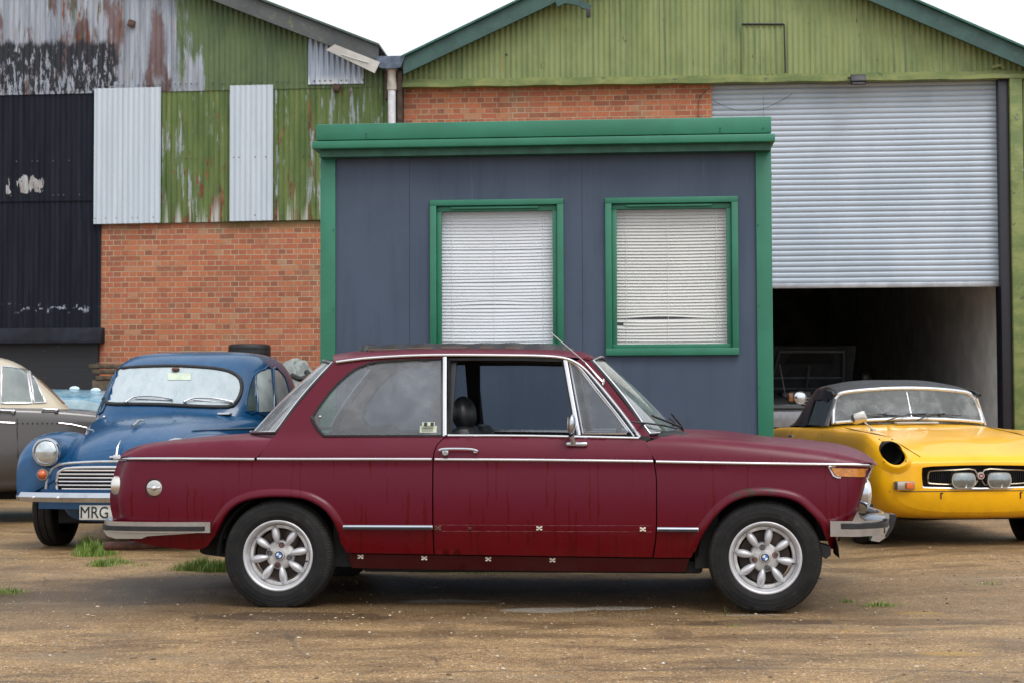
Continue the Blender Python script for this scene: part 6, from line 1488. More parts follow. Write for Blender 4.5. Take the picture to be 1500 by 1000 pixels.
    for s_ in (1, -1):
        P = rounded([(s_*.035, .565), (s_*.2, .565), (s_*.33, .56), (s_*.36, .545), (s_*.365, .485), (s_*.34, .47), (s_*.2, .463), (s_*.035, .46)], 3); m = MB(); m.tube([(xg(y)-.012, y, z) for y, z in P], .005, 6, True); m.build('inner_trim', plain('grille_inner_trim', (.45, .38, .28), .35, .7), gr)
        m = MB()
        for i in range(22): y = s_*(.05+i*.0145); m.box((xg(y)-.03, y, .513), (.02, .003, .095))
        m.build('grille_slats', SATIN, gr)
        fy = abs(F.atx(1406, 703, .66)[0]); fz = F.atx(1406, 703, .66)[1]
        P = rounded([(.085, .02), (.07, .048), (.03, .054), (-.03, .054), (-.07, .048), (-.085, .02), (-.085, -.02), (-.065, -.05), (-.03, -.056), (.03, -.056), (.065, -.05), (.085, -.02)], 2)
        fy = .13
        m = MB(); V, Fc = tri2d(P, (), .03); m.extrude([(s_*fy+a, fz+b) for a, b in P], .60, .655, plane='YZ'); fl = m.build('fog_lamp', m_chrome('lamp_chrome', (.5, .48, .42), .25), gr)
        m = MB(); m.add([(.657+.018*max(0, 1-(v.x/.085)**2-(v.y/.056)**2), s_*fy+v.x*.9, fz+v.y*.9) for v in V], Fc); m.build('fog_lamp_glass', lens_mat('fog_glass', (.26, .29, .29)), fl)
    m = MB(); m.lathe([(0, .012), (.024, .011), (.027, .004), (.028, -.01)], 'X', (.635, 0, .525), 28); bd = m.build('badge', plain('badge_silver', (.6, .55, .5), .3, .5), gr)
    m = MB(); m.lathe([(0, .0135), (.019, .0125)], 'X', (.635, 0, .525), 8); m.build('badge_red', plain('badge_red', (.22, .02, .02), .3), bd)
    m = MB(); m.box((.6475, 0, .525), (.002, .018, .005), 0, (.7, 0, 0)); m.box((.6475, 0, .525), (.002, .018, .005), 0, (-.7, 0, 0)); m.build('badge_mark', plain('badge_white', (.7, .7, .68), .3), bd)
    # bumper slots, lower panel crease
    for y in (-.29, .29):
        q = projline([(y, .385)], bv, fpl, back, .002)[0]; m = MB(); m.box(tuple(q), (.006, .009, .045), .002); m.box(tuple(q+Vector((0, .008, .02))), (.006, .016, .008), .002); m.build('bumper_slot', VOID, root)
    m = MB(); L = projline([(y, .418) for y in [-.66+i*.0825 for i in range(17)]], bv, fpl, back, .0005); m.tube(L, .003, 6); m.build('panel_seam', RUBBER, root)
    dn = lambda x, y: projline([(x, y)], bv, lambda u, v: (u, v, 2), (0, 0, -1), .0)[0]
    for s_ in (1, -1):
        L = [dn(x, s_*y) for x, y in ((.585, .42), (.52, .455), (.4, .49), (.1, .53), (-.3, .56), (-.7, .58))]; m = MB(); m.tube(cr(L, 5), .0042, 6); m.build('bonnet_seam', plain('seam_shadow', (.12, .06, .0), .8), root)
        L = [dn(x, s_*(.755 if False else .70)) for x in (.3,)]
        m = MB(); pl = lambda u, v: (u, s_*1.2, v); L = projline([(-.88, z) for z in (.80, .7, .55, .4, .3)], bv, pl, (0, -s_, 0), .0); m.tube(L, .003, 6); L = projline([(-1.78, z) for z in (.80, .7, .55, .4, .3)], bv, pl, (0, -s_, 0), .0); m.tube(L, .003, 6); m.build('door_seam', plain('seam_shadow', (.12, .06, .0), .8), root)
        L = projline([(-1.58, .755), (-1.70, .752)], bv, pl, (0, -s_, 0), .03); m = MB(); m.tube(L, .010, 8); m.build('door_handle', CHROME, root)
    # windscreen: frame + glass
    XW = -.86
    wl = [F.atx(px, py, XW) for px, py in ((1228, 626), (1230, 605), (1233, 588), (1238, 578), (1252, 573), (1315, 569.7), (1352, 570.5), (1392, 574), (1414, 579), (1425, 587), (1436, 604), (1446, 625))]
    wb_ = [F.atx(px, py, XW) for px, py in ((1446, 625), (1400, 619.5), (1350, 616.5), (1302, 616.5), (1260, 620), (1228, 626))]
    # centre and symmetrise
    def XS(y, z): return -.80-.42*(z-.88)-.10*(y/.62)**2
    cy = (wl[0][0]+wl[-1][0])/2; print('ws centre', cy, wl[0], wl[-1], wl[5])
    top = [(y-cy, z) for y, z in wl]; symt = [(-.615, .875), (-.605, .96), (-.585, 1.05), (-.565, 1.09), (-.5, 1.125), (-.25, 1.15), (0, 1.158), (.25, 1.15), (.5, 1.125), (.565, 1.09), (.585, 1.05), (.605, .96), (.615, .875)]
    P = cr([(XS(y, z), y, z) for y, z in symt], 5); m = MB(); m.tube(P, .0165, 10); wf_ = m.build('windscreen_frame', plain('bright_frame', (.66, .67, .69), .3, .7, .05), root)
    Bm = [(XS(y, .9)+.02, y, z) for y, z in ((-.60, .885), (-.35, .905), (0, .915), (.35, .905), (.60, .885))]; m = MB(); m.tube(cr(Bm, 5), .014, 8); m.build('lower_frame', plain('bright_frame', (.66, .67, .69), .3, .7, .05), wf_)
    V, Fc = tri2d([(p.y, p.z) for p in P], (), .08); m = MB().add([(XS(v.x, v.y), v.x, v.y) for v in V], Fc); m.build('windscreen', YG, wf_)
    m = MB(); m.tube([(XS(0, .92)+.01, 0, .92), (XS(0, 1.15)-.02, .0, 1.15)], .004, 6); m.build('mirror_rod', CHROME2, wf_)
    m = MB(); m.box((XS(0, 1.05)-.06, 0.0, 1.06), (.03, .22, .06), .02); m.build('interior_mirror', SATIN, wf_)
    for y0, y1 in ((-.5, -.2), (.02, .28), (-.22, .12)):
        m = MB(); a = Vector((XS(y0, .9)+.07, y0, .905)); b = Vector((XS(y1, .96)+.02, y1, .955)); m.tube([a, a.lerp(b, .5)+Vector((.02, 0, .02)), b], .006, 6); m.tube([b+Vector((0, -.14, .0)), b+Vector((0, .14, -.015))], .006, 6); m.build('wiper', SATIN, root)
    q = F.atx(1338, 618, -.70); m = MB(); m.box((-.70, 0.0, .885), (.07, .34, .014), .004); vent = m.build('scuttle_vent', plain('pale_vent', (.5, .5, .48), .4), root)
    # soft top
    def top_pt(u, v):
        x = lerp(-.955, -2.12, u); j = 2*v-1; s_ = abs(j)
        zt = sinterp([(-2.12, .84), (-2.08, .93), (-1.98, 1.06), (-1.82, 1.16), (-1.6, 1.215), (-1.35, 1.23), (-1.1, 1.205), (-.955, 1.165)], x)
        wtop = sinterp([(-2.12, .54), (-1.9, .53), (-1.5, .55), (-1.1, .56), (-.955, .565)], x); wbot = .66
        zb = .845
        if s_ < .62: y = wtop*s_/.62*1.0; z = zt-.055*(s_/.62)**3.0
        else: t = (s_-.62)/.38; y = lerp(wtop, wbot, t); z = lerp(zt-.055, zb, t**1.2)
        z += .006*math.sin(x*22+j*2)*(1-abs(u-.5))*(.3+s_)
        return (x, math.copysign(y, j), z)
    m = MB()
    nu_, nv_ = 44, 60; m.grid(nu_, nv_, top_pt)
    # side windows: take the faces out and glaze them
    def inwin(c): return -1.52 < c.x < -.93 and abs(c.y) > .575 and c.z < 1.085-.02
    ff = []; 
    for f in m.f:
        c = sum((m.v[i] for i in f), Vector())/4
        if not inwin(c): ff.append(f)
    m.f = ff; m.build('soft_top', plain('black_vinyl_hood', (.013, .014, .018), .4, 0, .35, 7, .25), root, auto=50)
    for s_ in (1, -1):
        def sw(u, v):
            x = lerp(-.93, -1.53, u); z = lerp(.86, 1.075-.0*u, v); t = (z-.845)/(1.12-.845); return (x, s_*lerp(.658, .568, t), z)
        m = MB().grid(4, 6, sw); o = m.build('side_window', YG2, root)
        m = MB(); m.tube([sw(0, 0), sw(0, .5), sw(0, 1)], .010, 6); m.tube([sw(.12, 0), sw(.08, 1)], .007, 6); m.build('window_frame', CHROME2, o)
        m = MB(); m.sweep([(-.90, s_*.60, 1.10), (-1.0, s_*.585, 1.125), (-1.2, s_*.58, 1.14)], [(-.01, -.012), (.01, -.012), (.01, .012), (-.01, .012)]); m.build('hood_rail', SATIN, root)
    m = MB(); L = [dn(x, y)+Vector((0, 0, .006)) for x, y in [(-2.14, -.56+i*.07) for i in range(17)]]; m.tube(L, .008, 6); m.build('hood_trim', CHROME2, root)
    # seats and wheel inside
    m = MB(); m.bx(-2.0, -.95, -.62, .62, .4, .845); m.build('cockpit', VOID, root)
    for y in (-.33, .33): m = MB(); m.box((-1.62, y, .88), (.12, .42, .36), .05, (0, -.2, 0)); m.build('seat', SATIN, root)
    m = MB(); m.tube([(-1.12+.05*math.sin(t), -.33+.19*math.cos(t), .91+.15*math.sin(t)) for t in [2*PI*i/24 for i in range(24)]], .01, 6, True); m.build('steering_wheel', SATIN, root)
    # mirror on the wing
    a = F.atx(1279, 632, -.35); pm = dn(-.42, -.64); hd = Vector((F.at(1258, 610, -.62)[0], 0, 0))
    m = MB(); hy2, hz2 = F.atx(1259, 611, -.42); pm = dn(-.42, F.atx(1279, 633, -.42)[0]); m.tube([pm, pm+Vector((0, (hy2-pm.y)*.6, .06)), Vector((-.42, hy2+.02, hz2-.005))], .0065, 8); m.lathe([(0, .012), (.02, .008), (.022, 0)], 'Z', tuple(pm), 16)
    mo = m.build('wing_mirror', CHROME, root)
    m = MB(); m.box((-.43, hy2, hz2), (.05, .115, .085), .022, (.35, 0, -.15), 3); m.build('mirror_head', m_chrome('mirror_metal', (.6, .57, .52), .18, .2), mo)
    for xw in (0, -2.31):
        for s_ in (1, -1): simple_wheel(root, xw, s_*.63, .298, .185, .165, s_, CHROME, .012)
YG = glass_mat('roadster_windscreen', (.75, .8, .8), .02, .42, (.42, .46, .47), 5, drops=55, ramp=(.42, .62)); YG2 = glass_mat('roadster_side_glass', (.45, .55, .52), .03, .3, (.2, .26, .25), 4)
yellow_car()
# ------------------------------------------------ taupe and cream saloon at the left edge
def taupe_car():
    # faces left; its tail is behind the blue car
    rz = R(180+16.); F0 = Frame(-4.885, 14.97, rz); root = thing('parked_car', 'brown grey saloon with cream roof, side-on at the left edge behind the blue car', 'car', (-4.885, 14.97, 0), rz)
    # local: x forward (photo left), y to the car's left = towards the camera
    tp = m_paint('taupe_paint', (.052, .044, .040), None, dew=.35, rough=.25, ztop=.55, dust=(.3, .28, .27), dustamt=.3, streaks=False, coat=.8, hzadd=(.04, .036, .036)); cream = m_paint('cream_paint', (.60, .52, .38), None, dew=0, rough=.3, streaks=False, dust=(.5, .45, .4))
    # x from tail (-1.25) forward to nose (3.0); tail x chosen from the photo
    mb = MB()
    base = [(-1.62, .36, .74, .46, .82), (-1.54, .32, .84, .60, .88), (-1.3, .30, .92, .70, .95), (-.8, .28, .99, .78, 1.01), (-.3, .27, 1.02, .80, 1.035), (.4, .25, 1.03, .81, 1.04), (1.3, .24, 1.02, .81, 1.03), (1.9, .22, .985, .80, .99), (2.4, .22, .93, .77, .95), (2.85, .26, .88, .70, .90), (3.0, .34, .80, .58, .82)]
    S_ = [(x, [(0, zb), (hw*.85, zb+.01), (hw*.97, zb+.12), (hw*1.0, zb+.30), (hw*.985, (zb+.3+zs)/2+.04), (hw*.965, zs-.06), (hw*.90, zs), (hw*.6, zc-.01), (0, zc)]) for x, zb, zs, hw, zc in base]
    loft(mb, S_, nu=50); bv = bvh_of(mb)
    m2 = cut(mb, [MB().extrude([(xw+.335*math.cos(2*PI*i/40), .31+.335*math.sin(2*PI*i/40)) for i in range(40)], *sorted((s_*.44, s_*.95))) for xw in (-.86, 1.95) for s_ in (1, -1)]); m2.build('body', tp, root, auto=50, weld=1e-5)
    zs = [.90, 1.0, 1.1, 1.2, 1.32, 1.42, 1.48, 1.51, 1.53, 1.54]; xf = [1.95, 1.88, 1.78, 1.67, 1.56, 1.46, 1.36, 1.2, .95, .6]; xr = [-.82, -.74, -.65, -.55, -.42, -.29, -.14, .1, .32, .5]; wy = [.735, .715, .69, .665, .635, .605, .565, .50, .38, .05]
    def sm(L): return [p.x for p in cr([(v, 0, 0) for v in L], 4)]
    zs, xf, xr, wy = sm(zs), sm(xf), sm(xr), sm(wy); gh = MB()
    def ring(u, v):
        i = min(len(zs)-1, int(round(u*(len(zs)-1)))); th = 2*PI*v; c, s_ = math.cos(th), math.sin(th); cx, hx = (xf[i]+xr[i])/2, (xf[i]-xr[i])/2
        return (cx+hx*math.copysign(abs(c)**.38, c), wy[i]*math.copysign(abs(s_)**.55, s_), zs[i])
    gh.grid(len(zs)-1, 110, ring, cv=True); gh.f.append(list(range((len(zs)-1)*110, len(zs)*110))); gb = bvh_of(gh); MB().add(gh.v, gh.f).build('roof', cream, root, auto=60)
    gl = plain('grey_green_glass', (.16, .19, .18), .08, 0, .45, 2.5, .0, Coat_Weight=1.0)
    T2 = lambda L, y=.70: [F0.at(px, py, y) for px, py in L]
    print('taupe', T2([(0, 590), (85, 590), (145, 600)]))
    wins = [('rear_door_window', [(2, 590), (1.5, 536), (14, 537), (38, 541), (46.5, 590)]), ('quarter_window', [(50, 590), (42, 543), (52, 558), (66, 589)])]
    for nm, L in wins:
        P = T2(L)
        for s_ in (1, -1):
            pl = lambda u, v: (u, s_*1.2, v); o = project(P, gb, pl, None, (0, -s_, 0), .008, .02).build(nm, gl, root); Lp = projline(resample([(p[0], p[1], 0) for p in P], .06, True) and [(q.x, q.y) for q in resample([(p[0], p[1], 0) for p in P], .06, True)], gb, pl, (0, -s_, 0), .006); MB().tube(Lp, .010, 6, True).build('window_frame', CHROME2, o)
    # front door window (outside the photo's edge) keeps the car whole
    x0 = T2([(0, 560)])[0][0]
    P = [(x0+.06, 1.04), (x0+.06, 1.37), (x0+.70, 1.39), (x0+.84, 1.34), (x0+.98, 1.04)]
    for s_ in (1, -1):
        pl = lambda u, v: (u, s_*1.2, v); o = project(P, gb, pl, None, (0, -s_, 0), .008, .03).build('front_door_window', gl, root)
        Lp = projline([(q.x, q.y) for q in resample([(p[0], p[1], 0) for p in P], .06, True)], gb, pl, (0, -s_, 0), .008); m = MB(); m.tube(Lp, .010, 6, True); m.tube(projline([(x0+.66, 1.05+.03*i) for i in range(11)], gb, pl, (0, -s_, 0), .010), .007, 6); m.build('window_frame', CHROME2, o)
        Lq = projline([(x0+.02, .93), (x0+.02, .7), (x0+.02, .45)], bv, pl, (0, -s_, 0), .0); Lr = projline([(x0+1.05, .93), (x0+1.06, .7), (x0+1.05, .45)], bv, pl, (0, -s_, 0), .0); MB().tube(Lr, .004, 6).build('door_seam', RUBBER, root)
    project([(-.5, 1.06), (.5, 1.06), (.45, 1.36), (-.45, 1.36)], gb, lambda u, v: (3, u, v), None, (-1, 0, 0), .005, .06).build('windscreen', gl, root); project([(-.36, 1.06), (.36, 1.06), (.32, 1.34), (-.32, 1.34)], gb, lambda u, v: (-2, u, v), None, (1, 0, 0), .005, .06).build('rear_window', gl, root)
    for s_ in (1, -1):
        pl = lambda u, v: (u, s_*1.3, v); D_ = (0, -s_, 0)
        xs0 = T2([(25, 640)], .79)[0][0]; xs1 = T2([(56, 600)], .79)[0][0]
        m = MB()
        for x in (xs0,): m.tube(projline([(x+.0, .93), (x, .8), (x-.01, .6), (x-.0, .4), (x, .3)], bv, pl, D_, .0), .004, 6)
        m.build('door_seam', RUBBER, root)
        for px in (12, 75):
            a, z = T2([(px, 602.5)], .78)[0]; q = projline([(a+.07, z+.005), (a-.045, z)], bv, pl, D_, .028); m = MB(); m.tube(q, .011, 8); m.ell(tuple(q[1]-Vector((0, 0, .008))), (.022, .016, .022), 12); m.ell(tuple(q[0]), (.016, .016, .013), 10); m.build('door_handle', CHROME, root)
        L1 = T2([(-60, 616), (22, 619)], .79); L2 = T2([(86, 619), (105, 621), (127, 626)], .78)
        m = MB(); m.tube(projline(L1, bv, pl, D_, .005), .009, 6); m.build('side_moulding', CHROME2, root); m = MB(); m.tube(projline(L2, bv, pl, D_, .005), .007, 6); m.build('side_moulding', CHROME2, root)
        for i in range(9):
            a, z = T2([(26+i*7.2, 619.5)], .79)[0]; q = projline([(a, z)], bv, pl, D_, .001)[0]; m = MB(); m.ell(tuple(q), (.007, .004, .009), 8); m.build('moulding_hole', RUBBER, root)
        for xw in (-.86, 1.95): simple_wheel(root, xw, s_*.66, .31, .19, .165, -s_ if False else s_, CHROME, .012)
        m = MB(); m.lathe([(0, .03), (.05, .02), (.08, 0), (.09, -.03)], 'X', (2.98, s_*.52, .68), 24); m.build('headlamp', lens_mat('old_headlamp_glass', (.6, .65, .68)), root)
        m = MB(); m.ell((-1.58, s_*.52, .72), (.04, .05, .08), 14); m.build('tail_lamp', amber_mat('red_lens', (.4, .01, .01)), root)
    m = MB(); m.sweep(cr([(2.7, -.80, .42), (3.0, -.72, .42), (3.12, 0, .42), (3.0, .72, .42), (2.7, .80, .42)], 5), [(-.01, -.05), (-.03, 0), (-.01, .05), (.01, 0)]); m.build('front_bumper', CHROME, root)
    m = MB(); m.sweep(cr([(-1.3, .74, .44), (-1.56, .62, .44), (-1.70, 0, .44), (-1.56, -.62, .44), (-1.3, -.74, .44)], 5), [(-.01, -.05), (-.03, 0), (-.01, .05), (.01, 0)]); m.build('rear_bumper', CHROME, root)
    m = MB(); m.bx(-1.1, 2.8, -.5, .5, .2, .6); m.build('underbody', VOID, root)
taupe_car()
# ------------------------------------------------ turquoise car under the plinth (only its top shows)
def turquoise_car():
    rz = R(176.); ox, oy = -5.7, 18.6; F = Frame(ox, oy, rz)
    root = thing('parked_car', 'pale turquoise car body glimpsed low between the brown saloon and the blue saloon', 'car', (ox, oy, 0), rz)
    tq = m_paint('turquoise_paint', (.04, .20, .31), None, dew=.2, rough=.2, streaks=False, dust=(.5, .62, .68), dustamt=.6, ztop=.6)
    mb = MB(); base = [(-2.0, .4, .80, .60, .86), (-1.85, .32, .98, .72, 1.04), (-1.2, .26, 1.12, .80, 1.19), (-.4, .24, 1.15, .84, 1.23), (.6, .24, 1.14, .84, 1.21), (1.2, .26, 1.08, .80, 1.12), (1.7, .32, .95, .72, 1.0), (1.85, .42, .8, .6, .85)]
    S_ = [(x, [(0, zb), (hw*.85, zb), (hw, zb+.2), (hw, zs-.25), (hw*.96, zs-.06), (hw*.85, zs), (hw*.5, zc-.01), (0, zc)]) for x, zb, zs, hw, zc in base]
    loft(mb, S_, nu=30); bv = bvh_of(mb); mb.build('body', tq, root, auto=60)
    pl = lambda u, v: (u, 1.4, v)
    pale = plain('pale_side_glass', (.35, .5, .56), .1, 0, .3, 3, .0, Coat_Weight=1.)
    for s_ in (1, -1):
        pl = lambda u, v: (u, s_*1.4, v); P = rounded([(-1.2, .93), (.9, .93), (.8, 1.08), (-1.0, 1.10)], 3); project(P, bv, pl, None, (0, -s_, 0), .005, .08).build('side_window', pale, root)
        for xw in (-1.2, 1.2): simple_wheel(root, xw, s_*.74, .29, .18, .16, s_, CHROME, .012)
    for px in (92, 127):
        a, z = F.at(px, 570, .7); q = projline([(a, z)], bv, lambda u, v: (u, 1.4, v), (0, -1, 0), .012)[0]; m = MB(); m.ell(tuple(q), (.06, .03, .03), 12); m.build('roof_glint', plain('pale_glint', (.6, .75, .8), .2), root)  # pale lumps added as white reflections on the turquoise roof
turquoise_car()
# ------------------------------------------------ dark off-roader in the shed with its bonnet up
def offroader():
    K = Vector((0, 0, 0)); x, y = 4.62, 24.3; rz = R(-90+2.); F = Frame(x, y, rz)
    root = thing('parked_car', 'dark off-road vehicle with its bonnet propped open, in the gloom of the right shed', 'car', (x, y, 0), rz)
    dk = m_paint('dark_grey_paint', (.06, .065, .07), None, dew=0, rough=.25, streaks=False, dust=(.2, .2, .2), coat=.8); sil = plain('silver_bumper_paint', (.4, .4, .42), .35, .3)
    mb = MB(); base = [(.58, .62, .98, .80, 1.02), (.50, .45, 1.08, .87, 1.10), (.2, .42, 1.12, .90, 1.14), (-.6, .42, 1.14, .91, 1.18), (-1.0, .4, 1.15, .91, 1.2), (-3.2, .4, 1.15, .91, 1.2), (-3.5, .5, 1.1, .86, 1.15)]
    S_ = [(x_, [(0, zb), (hw*.85, zb), (hw, zb+.12), (hw, (zb+zs)/2), (hw*.97, zs-.05), (hw*.88, zs), (hw*.5, zc), (0, zc)]) for x_, zb, zs, hw, zc in base]
    loft(mb, S_, nu=30); mb.build('body', dk, root, auto=50)
    m = MB(); zs = [1.15, 1.4, 1.65, 1.80, 1.86, 1.87]; A = [-.95, -1.12, -1.28, -1.42, -1.6, -2.0]; B = [-3.45, -3.42, -3.36, -3.3, -3.1, -2.7]; W = [.88, .84, .79, .74, .6, .1]
    m.grid(5, 60, lambda u, v: (lambda i, c, s_: ((A[i]+B[i])/2+(A[i]-B[i])/2*math.copysign(abs(c)**.35, c), W[i]*math.copysign(abs(s_)**.4, s_), zs[i]))(int(round(u*5)), math.cos(2*PI*v), math.sin(2*PI*v)), cv=True); m.f.append(list(range(300, 360))); gb = bvh_of(m); m.build('roof', dk, root, auto=50)
    dg = plain('dark_glass', (.02, .025, .03), .05, 0, .2, 3, 0, Coat_Weight=1.)
    project([(-.70, 1.22), (.70, 1.22), (.64, 1.68), (-.64, 1.68)], gb, lambda u, v: (1, u, v), None, (-1, 0, 0), .006, .1).build('windscreen', dg, root)
    # raised bonnet
    m = MB(); a = R(62)
    m.grid(12, 16, lambda u, v: (-.86+1.18*u*math.cos(a)-.05*math.sin(PI*u), (2*v-1)*(.74-.06*u), 1.17+1.0*u*math.sin(a)*.82)); m.grid(12, 16, lambda u, v: (-.90+1.18*u*math.cos(a)-.05*math.sin(PI*u), (2*v-1)*(.74-.06*u), 1.19+1.0*u*math.sin(a)*.82))
    o = m.build('bonnet', plain('bonnet_underside', (.035, .038, .042), .5, 0, .3, 5), root, auto=60)
    bp = lambda u, v: Vector((-.86+1.18*u*math.cos(a)-.05*math.sin(PI*u)+.03, (2*v-1)*(.74-.06*u), 1.17+1.0*u*math.sin(a)*.82))
    for L_ in ([(.12, .1), (.9, .14), (.9, .86), (.12, .9), (.12, .1)], [(.35, .12), (.35, .88)], [(.12, .5), (.6, .5)]):
        MB().tube(resample([bp(*q) for q in L_], .1), .022, 6).build('bonnet_rib', plain('rib_paint', (.08, .085, .09), .5), o)
    MB().add([bp(*q)+Vector((.012, 0, 0)) for q in ((.66, .25), (.66, .75), (.84, .75), (.84, .25))], [(0, 1, 2, 3)]).build('bonnet_recess', VOID, o)
    m = MB(); m.tube([(-.82+1.12*math.cos(a)*.9, y_, 1.19+.78*math.sin(a)) for y_ in (-.4, -.2, 0, .2, .4)], .03, 8); m.build('bonnet_brace', SATIN, o)
    m = MB(); m.tube([(.35, -.55, 1.1), (-.1, -.55, 1.62)], .010, 6); m.build('bonnet_stay', plain('stay_steel', (.4, .4, .4), .4, .6), root)
    m = MB(); m.box((-.1, .1, 1.08), (.6, .7, .16), .05); m.box((-.15, -.42, 1.12), (.3, .25, .18), .04); m.tube([(0, -.3, 1.2), (0, .4, 1.2)], .04, 8); m.build('engine', SATIN, root)
    for s_ in (1, -1):
        hy, hz = .66, 1.05-(582-590)*0-.0; hz = F.atx(1172, 582, .58)[1]; hyy = F.atx(1172, 582, .58)[0]
        m = MB(); m.box((.555, s_*abs(hyy)-s_*.0, hz), (.08, .34, .20), .03); hl = m.build('headlamp_surround', SATIN, root)
        m = MB(); m.lathe([(0, .03), (.06, .024), (.095, .008), (.105, -.02)], 'X', (.60, s_*(abs(hyy)-.0), hz), 24); m.build('headlamp', lens_mat('clear_headlamp', (.8, .84, .88)), hl)
        m = MB(); m.box((.585, s_*(abs(hyy)+.14), hz+.01), (.04, .07, .13), .015); m.build('amber_lens', amber_mat('amber_marker', (.5, .18, .05)), hl)
        m = MB(); m.lathe([(.05, .0), (.05, .02), (.0, .01)], 'X', (.66, s_*(abs(hyy)), .78), 20); m.build('fog_lamp', SATIN, root)
        m = MB(); m.ell((-1.0, s_*1.0, 1.42), (.06, .10, .12), 12); m.tube([(-1.0, s_*.88, 1.35), (-1.0, s_*.96, 1.38)], .02, 6); m.build('door_mirror', SATIN, root)
        for xw in (0, -2.6): simple_wheel(root, xw, s_*.78, .38, .24, .24, s_, ALLOYD, .012)
    m = MB(); m.box((.62, 0, .80), (.14, 1.76, .26), .06); m.build('front_bumper', sil, root); m = MB(); m.box((.60, 0, .97), (.05, 1.7, .05), .02); m.build('bumper_top', dk, root)
    m = MB(); m.box((.57, 0, 1.07), (.05, .75, .16), .02); g_ = m.build('grille', SATIN, root)
    for i in range(3): m = MB(); m.box((.60, 0, 1.02+i*.045), (.02, .72, .012), .004); m.build('grille_bar', sil, g_)
    t = text_mesh('FREELANDER', .05, .002) if False else None
offroader()
# ------------------------------------------------ stacked tyres, tarpaulin heap, timber
def tyres():
    x, y = Frame(0, 21.55, FA).at(365.5, 600); c = Vector((x*math.cos(FA), 21.55+x*math.sin(FA), 0)); zt = Frame(0, 21.3, FA).at(365, 503)[1]; n = 9; w_ = zt/n
    rn = random.Random(4); proto = None
    for i in range(n-1, -1, -1):
        lab = 'black tyre topping the stack against the brick wall, seen above the blue car' if i == n-1 else 'black tyre below the top one in the stack against the brick wall'
        if proto is None:
            m = tyre_mesh(.285, .17, w_*.995, 0, 40); m.xf(Matrix.Rotation(PI/2, 4, 'X')); o = m.build('stacked_tyre', plain('old_tyre_rubber', (.012, .013, .016), .55, 0, .35, 12, .3), None, auto=40); proto = o
        else: o = proto.copy(); COL.objects.link(o)
        o.location = c+Vector((rn.uniform(-.02, .02) if i < n-1 else 0, rn.uniform(-.02, .02), w_*(i+.5))); o.rotation_euler = (0, 0, rn.random()*6)
        tag(o, lab, 'tyre', 'tyres stacked against the brick wall')
tyres()
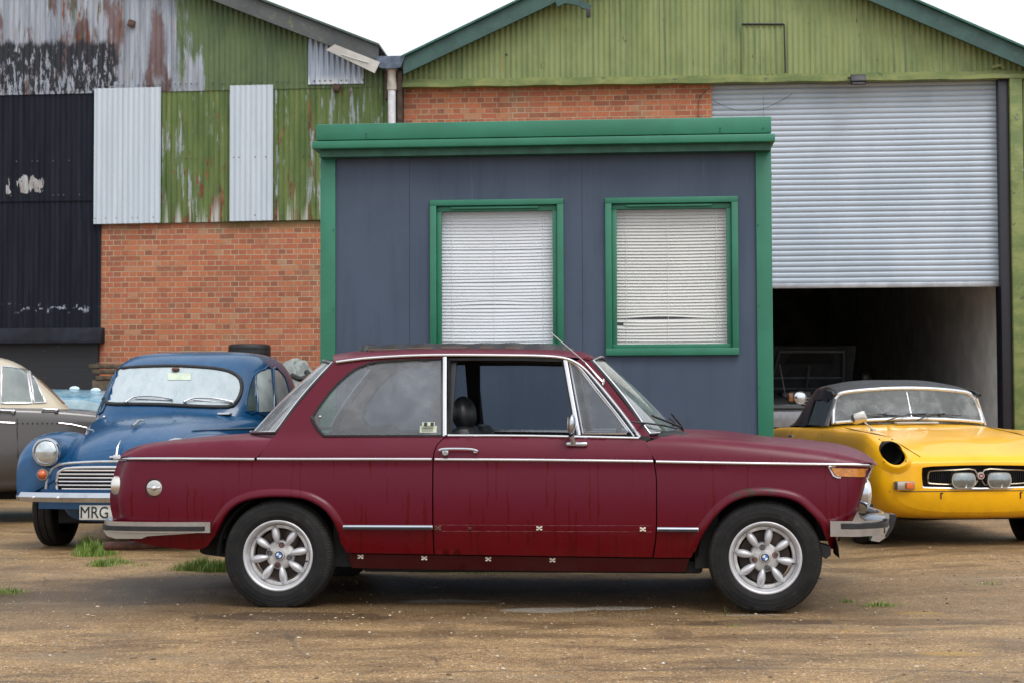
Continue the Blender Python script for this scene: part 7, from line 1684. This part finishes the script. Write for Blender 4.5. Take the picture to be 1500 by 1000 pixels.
def heap():
    fr = Frame(0, 17.5, 0); x, _ = fr.at(437, 600); zt = fr.at(428, 522)[1]; cx = x
    root = thing('covered_heap', 'crumpled grey green tarpaulin heaped beside the brick wall behind the red car', 'tarpaulin', (cx, 17.6, 0))
    outline = [(-.42, .0), (-.36, .6), (-.29, zt-.30), (-.20, zt-.06), (-.08, zt+.0), (.03, zt-.03), (.10, zt-.1), (.19, zt-.17), (.24, zt-.34), (.40, .7), (.55, .0)]
    def hp(u, v):
        k = u*(len(outline)-1); i = min(len(outline)-2, int(k)); f = k-i; a, b = outline[i], outline[i+1]; px_, pz = lerp(a[0], b[0], f), lerp(a[1], b[1], f)
        th = PI*v; c = math.cos(th); s_ = math.sin(th)
        P = Vector((px_*(.35+.65*s_), -.5*c, pz*(.0+s_**.5)))
        n1 = mnoise.noise(Vector((P.x*6, P.y*6, P.z*4)))*.05+abs(mnoise.noise(Vector((P.x*11, P.y*11+3, P.z*7))))*.07
        return (P.x+n1*.7, P.y-n1, max(0, P.z+n1*.4*s_-.02))
    m = MB().grid(80, 60, hp); g = G('grey_tarpaulin'); z = g.xyz()[2]; c = g.mix(g.st(g.noise(3, 4), .4, .6), (.2, .225, .21), (.27, .3, .285)); 
    m.build('tarpaulin', g.fin(c, .45, 0, g.bump(g.noise(9, 5, .6), .5, .02)), root, auto=180)
    m = MB(); m.grid(30, 20, lambda u, v: (lambda a, b: (.12+.2*math.cos(a)*math.sin(b)+.02*math.sin(a*5), -.33+.2*math.sin(a)*math.sin(b), zt-.62+.22*math.cos(b)+.02*math.sin(a*7)))(2*PI*u, PI*v), cu=True); m.build('hessian_sack', plain('brown_sacking', (.12, .10, .075), .9, 0, .3, 20, .5), root, auto=180)
    q = fr.at(449, 553); m = MB(); m.tube(cr([(q[0]-cx-.10, -.55, q[1]+.02), (q[0]-cx, -.6, q[1]-.02), (q[0]-cx+.08, -.55, q[1]+.015), (q[0]-cx+.05, -.5, q[1]+.06)], 5), .03, 8); m.build('black_pipe', RUBBER, root)
    q = fr.at(411, 535); m = MB(); m.box((q[0]-cx, -.4, q[1]), (.06, .06, .1), .02, (.3, .4, 0)); m.build('timber_end', plain('pale_timber', (.5, .4, .22), .7), root)
heap()
def timber():
    fr = Frame(0, 20.9, FA); pts = [(152, 536), (150, 544), (158, 553)]
    z = [fr.at(*p)[1] for p in pts]; labs = ['weathered brown plank, topmost of the pile by the end of the brick wall', 'weathered brown plank in the middle of the pile by the brick wall', 'dark weathered plank lowest of the pile by the end of the brick wall']
    x = fr.at(157, 540)[0]
    t = plain('weathered_timber', (.10, .075, .05), .85, 0, .4, 7, .5)
    wx = lambda a, y_: Vector((a*math.cos(FA)-y_*math.sin(FA), 20.9+a*math.sin(FA)+y_*math.cos(FA), 0))
    for i, zz in enumerate(z):
        m = MB(); m.box((0, 0, 0), (.40-.05*i, .3, .055), .008); o = m.build('plank', t, None); o.location = wx(x+.02*i, 0)+Vector((0, 0, zz)); o.rotation_euler = (0, 0, FA+.03*i-.03); tag(o, labs[i], 'plank', 'planks piled by the brick wall')
    m = MB(); m.bx(-.16, .16, -.14, .14, 0, z[2]-.03, .01)
    o = m.build('timber_crate', t, None); o.location = wx(x, 0); o.rotation_euler = (0, 0, FA); tag(o, 'dark timber crate carrying the planks by the end of the brick wall', 'crate')
timber()
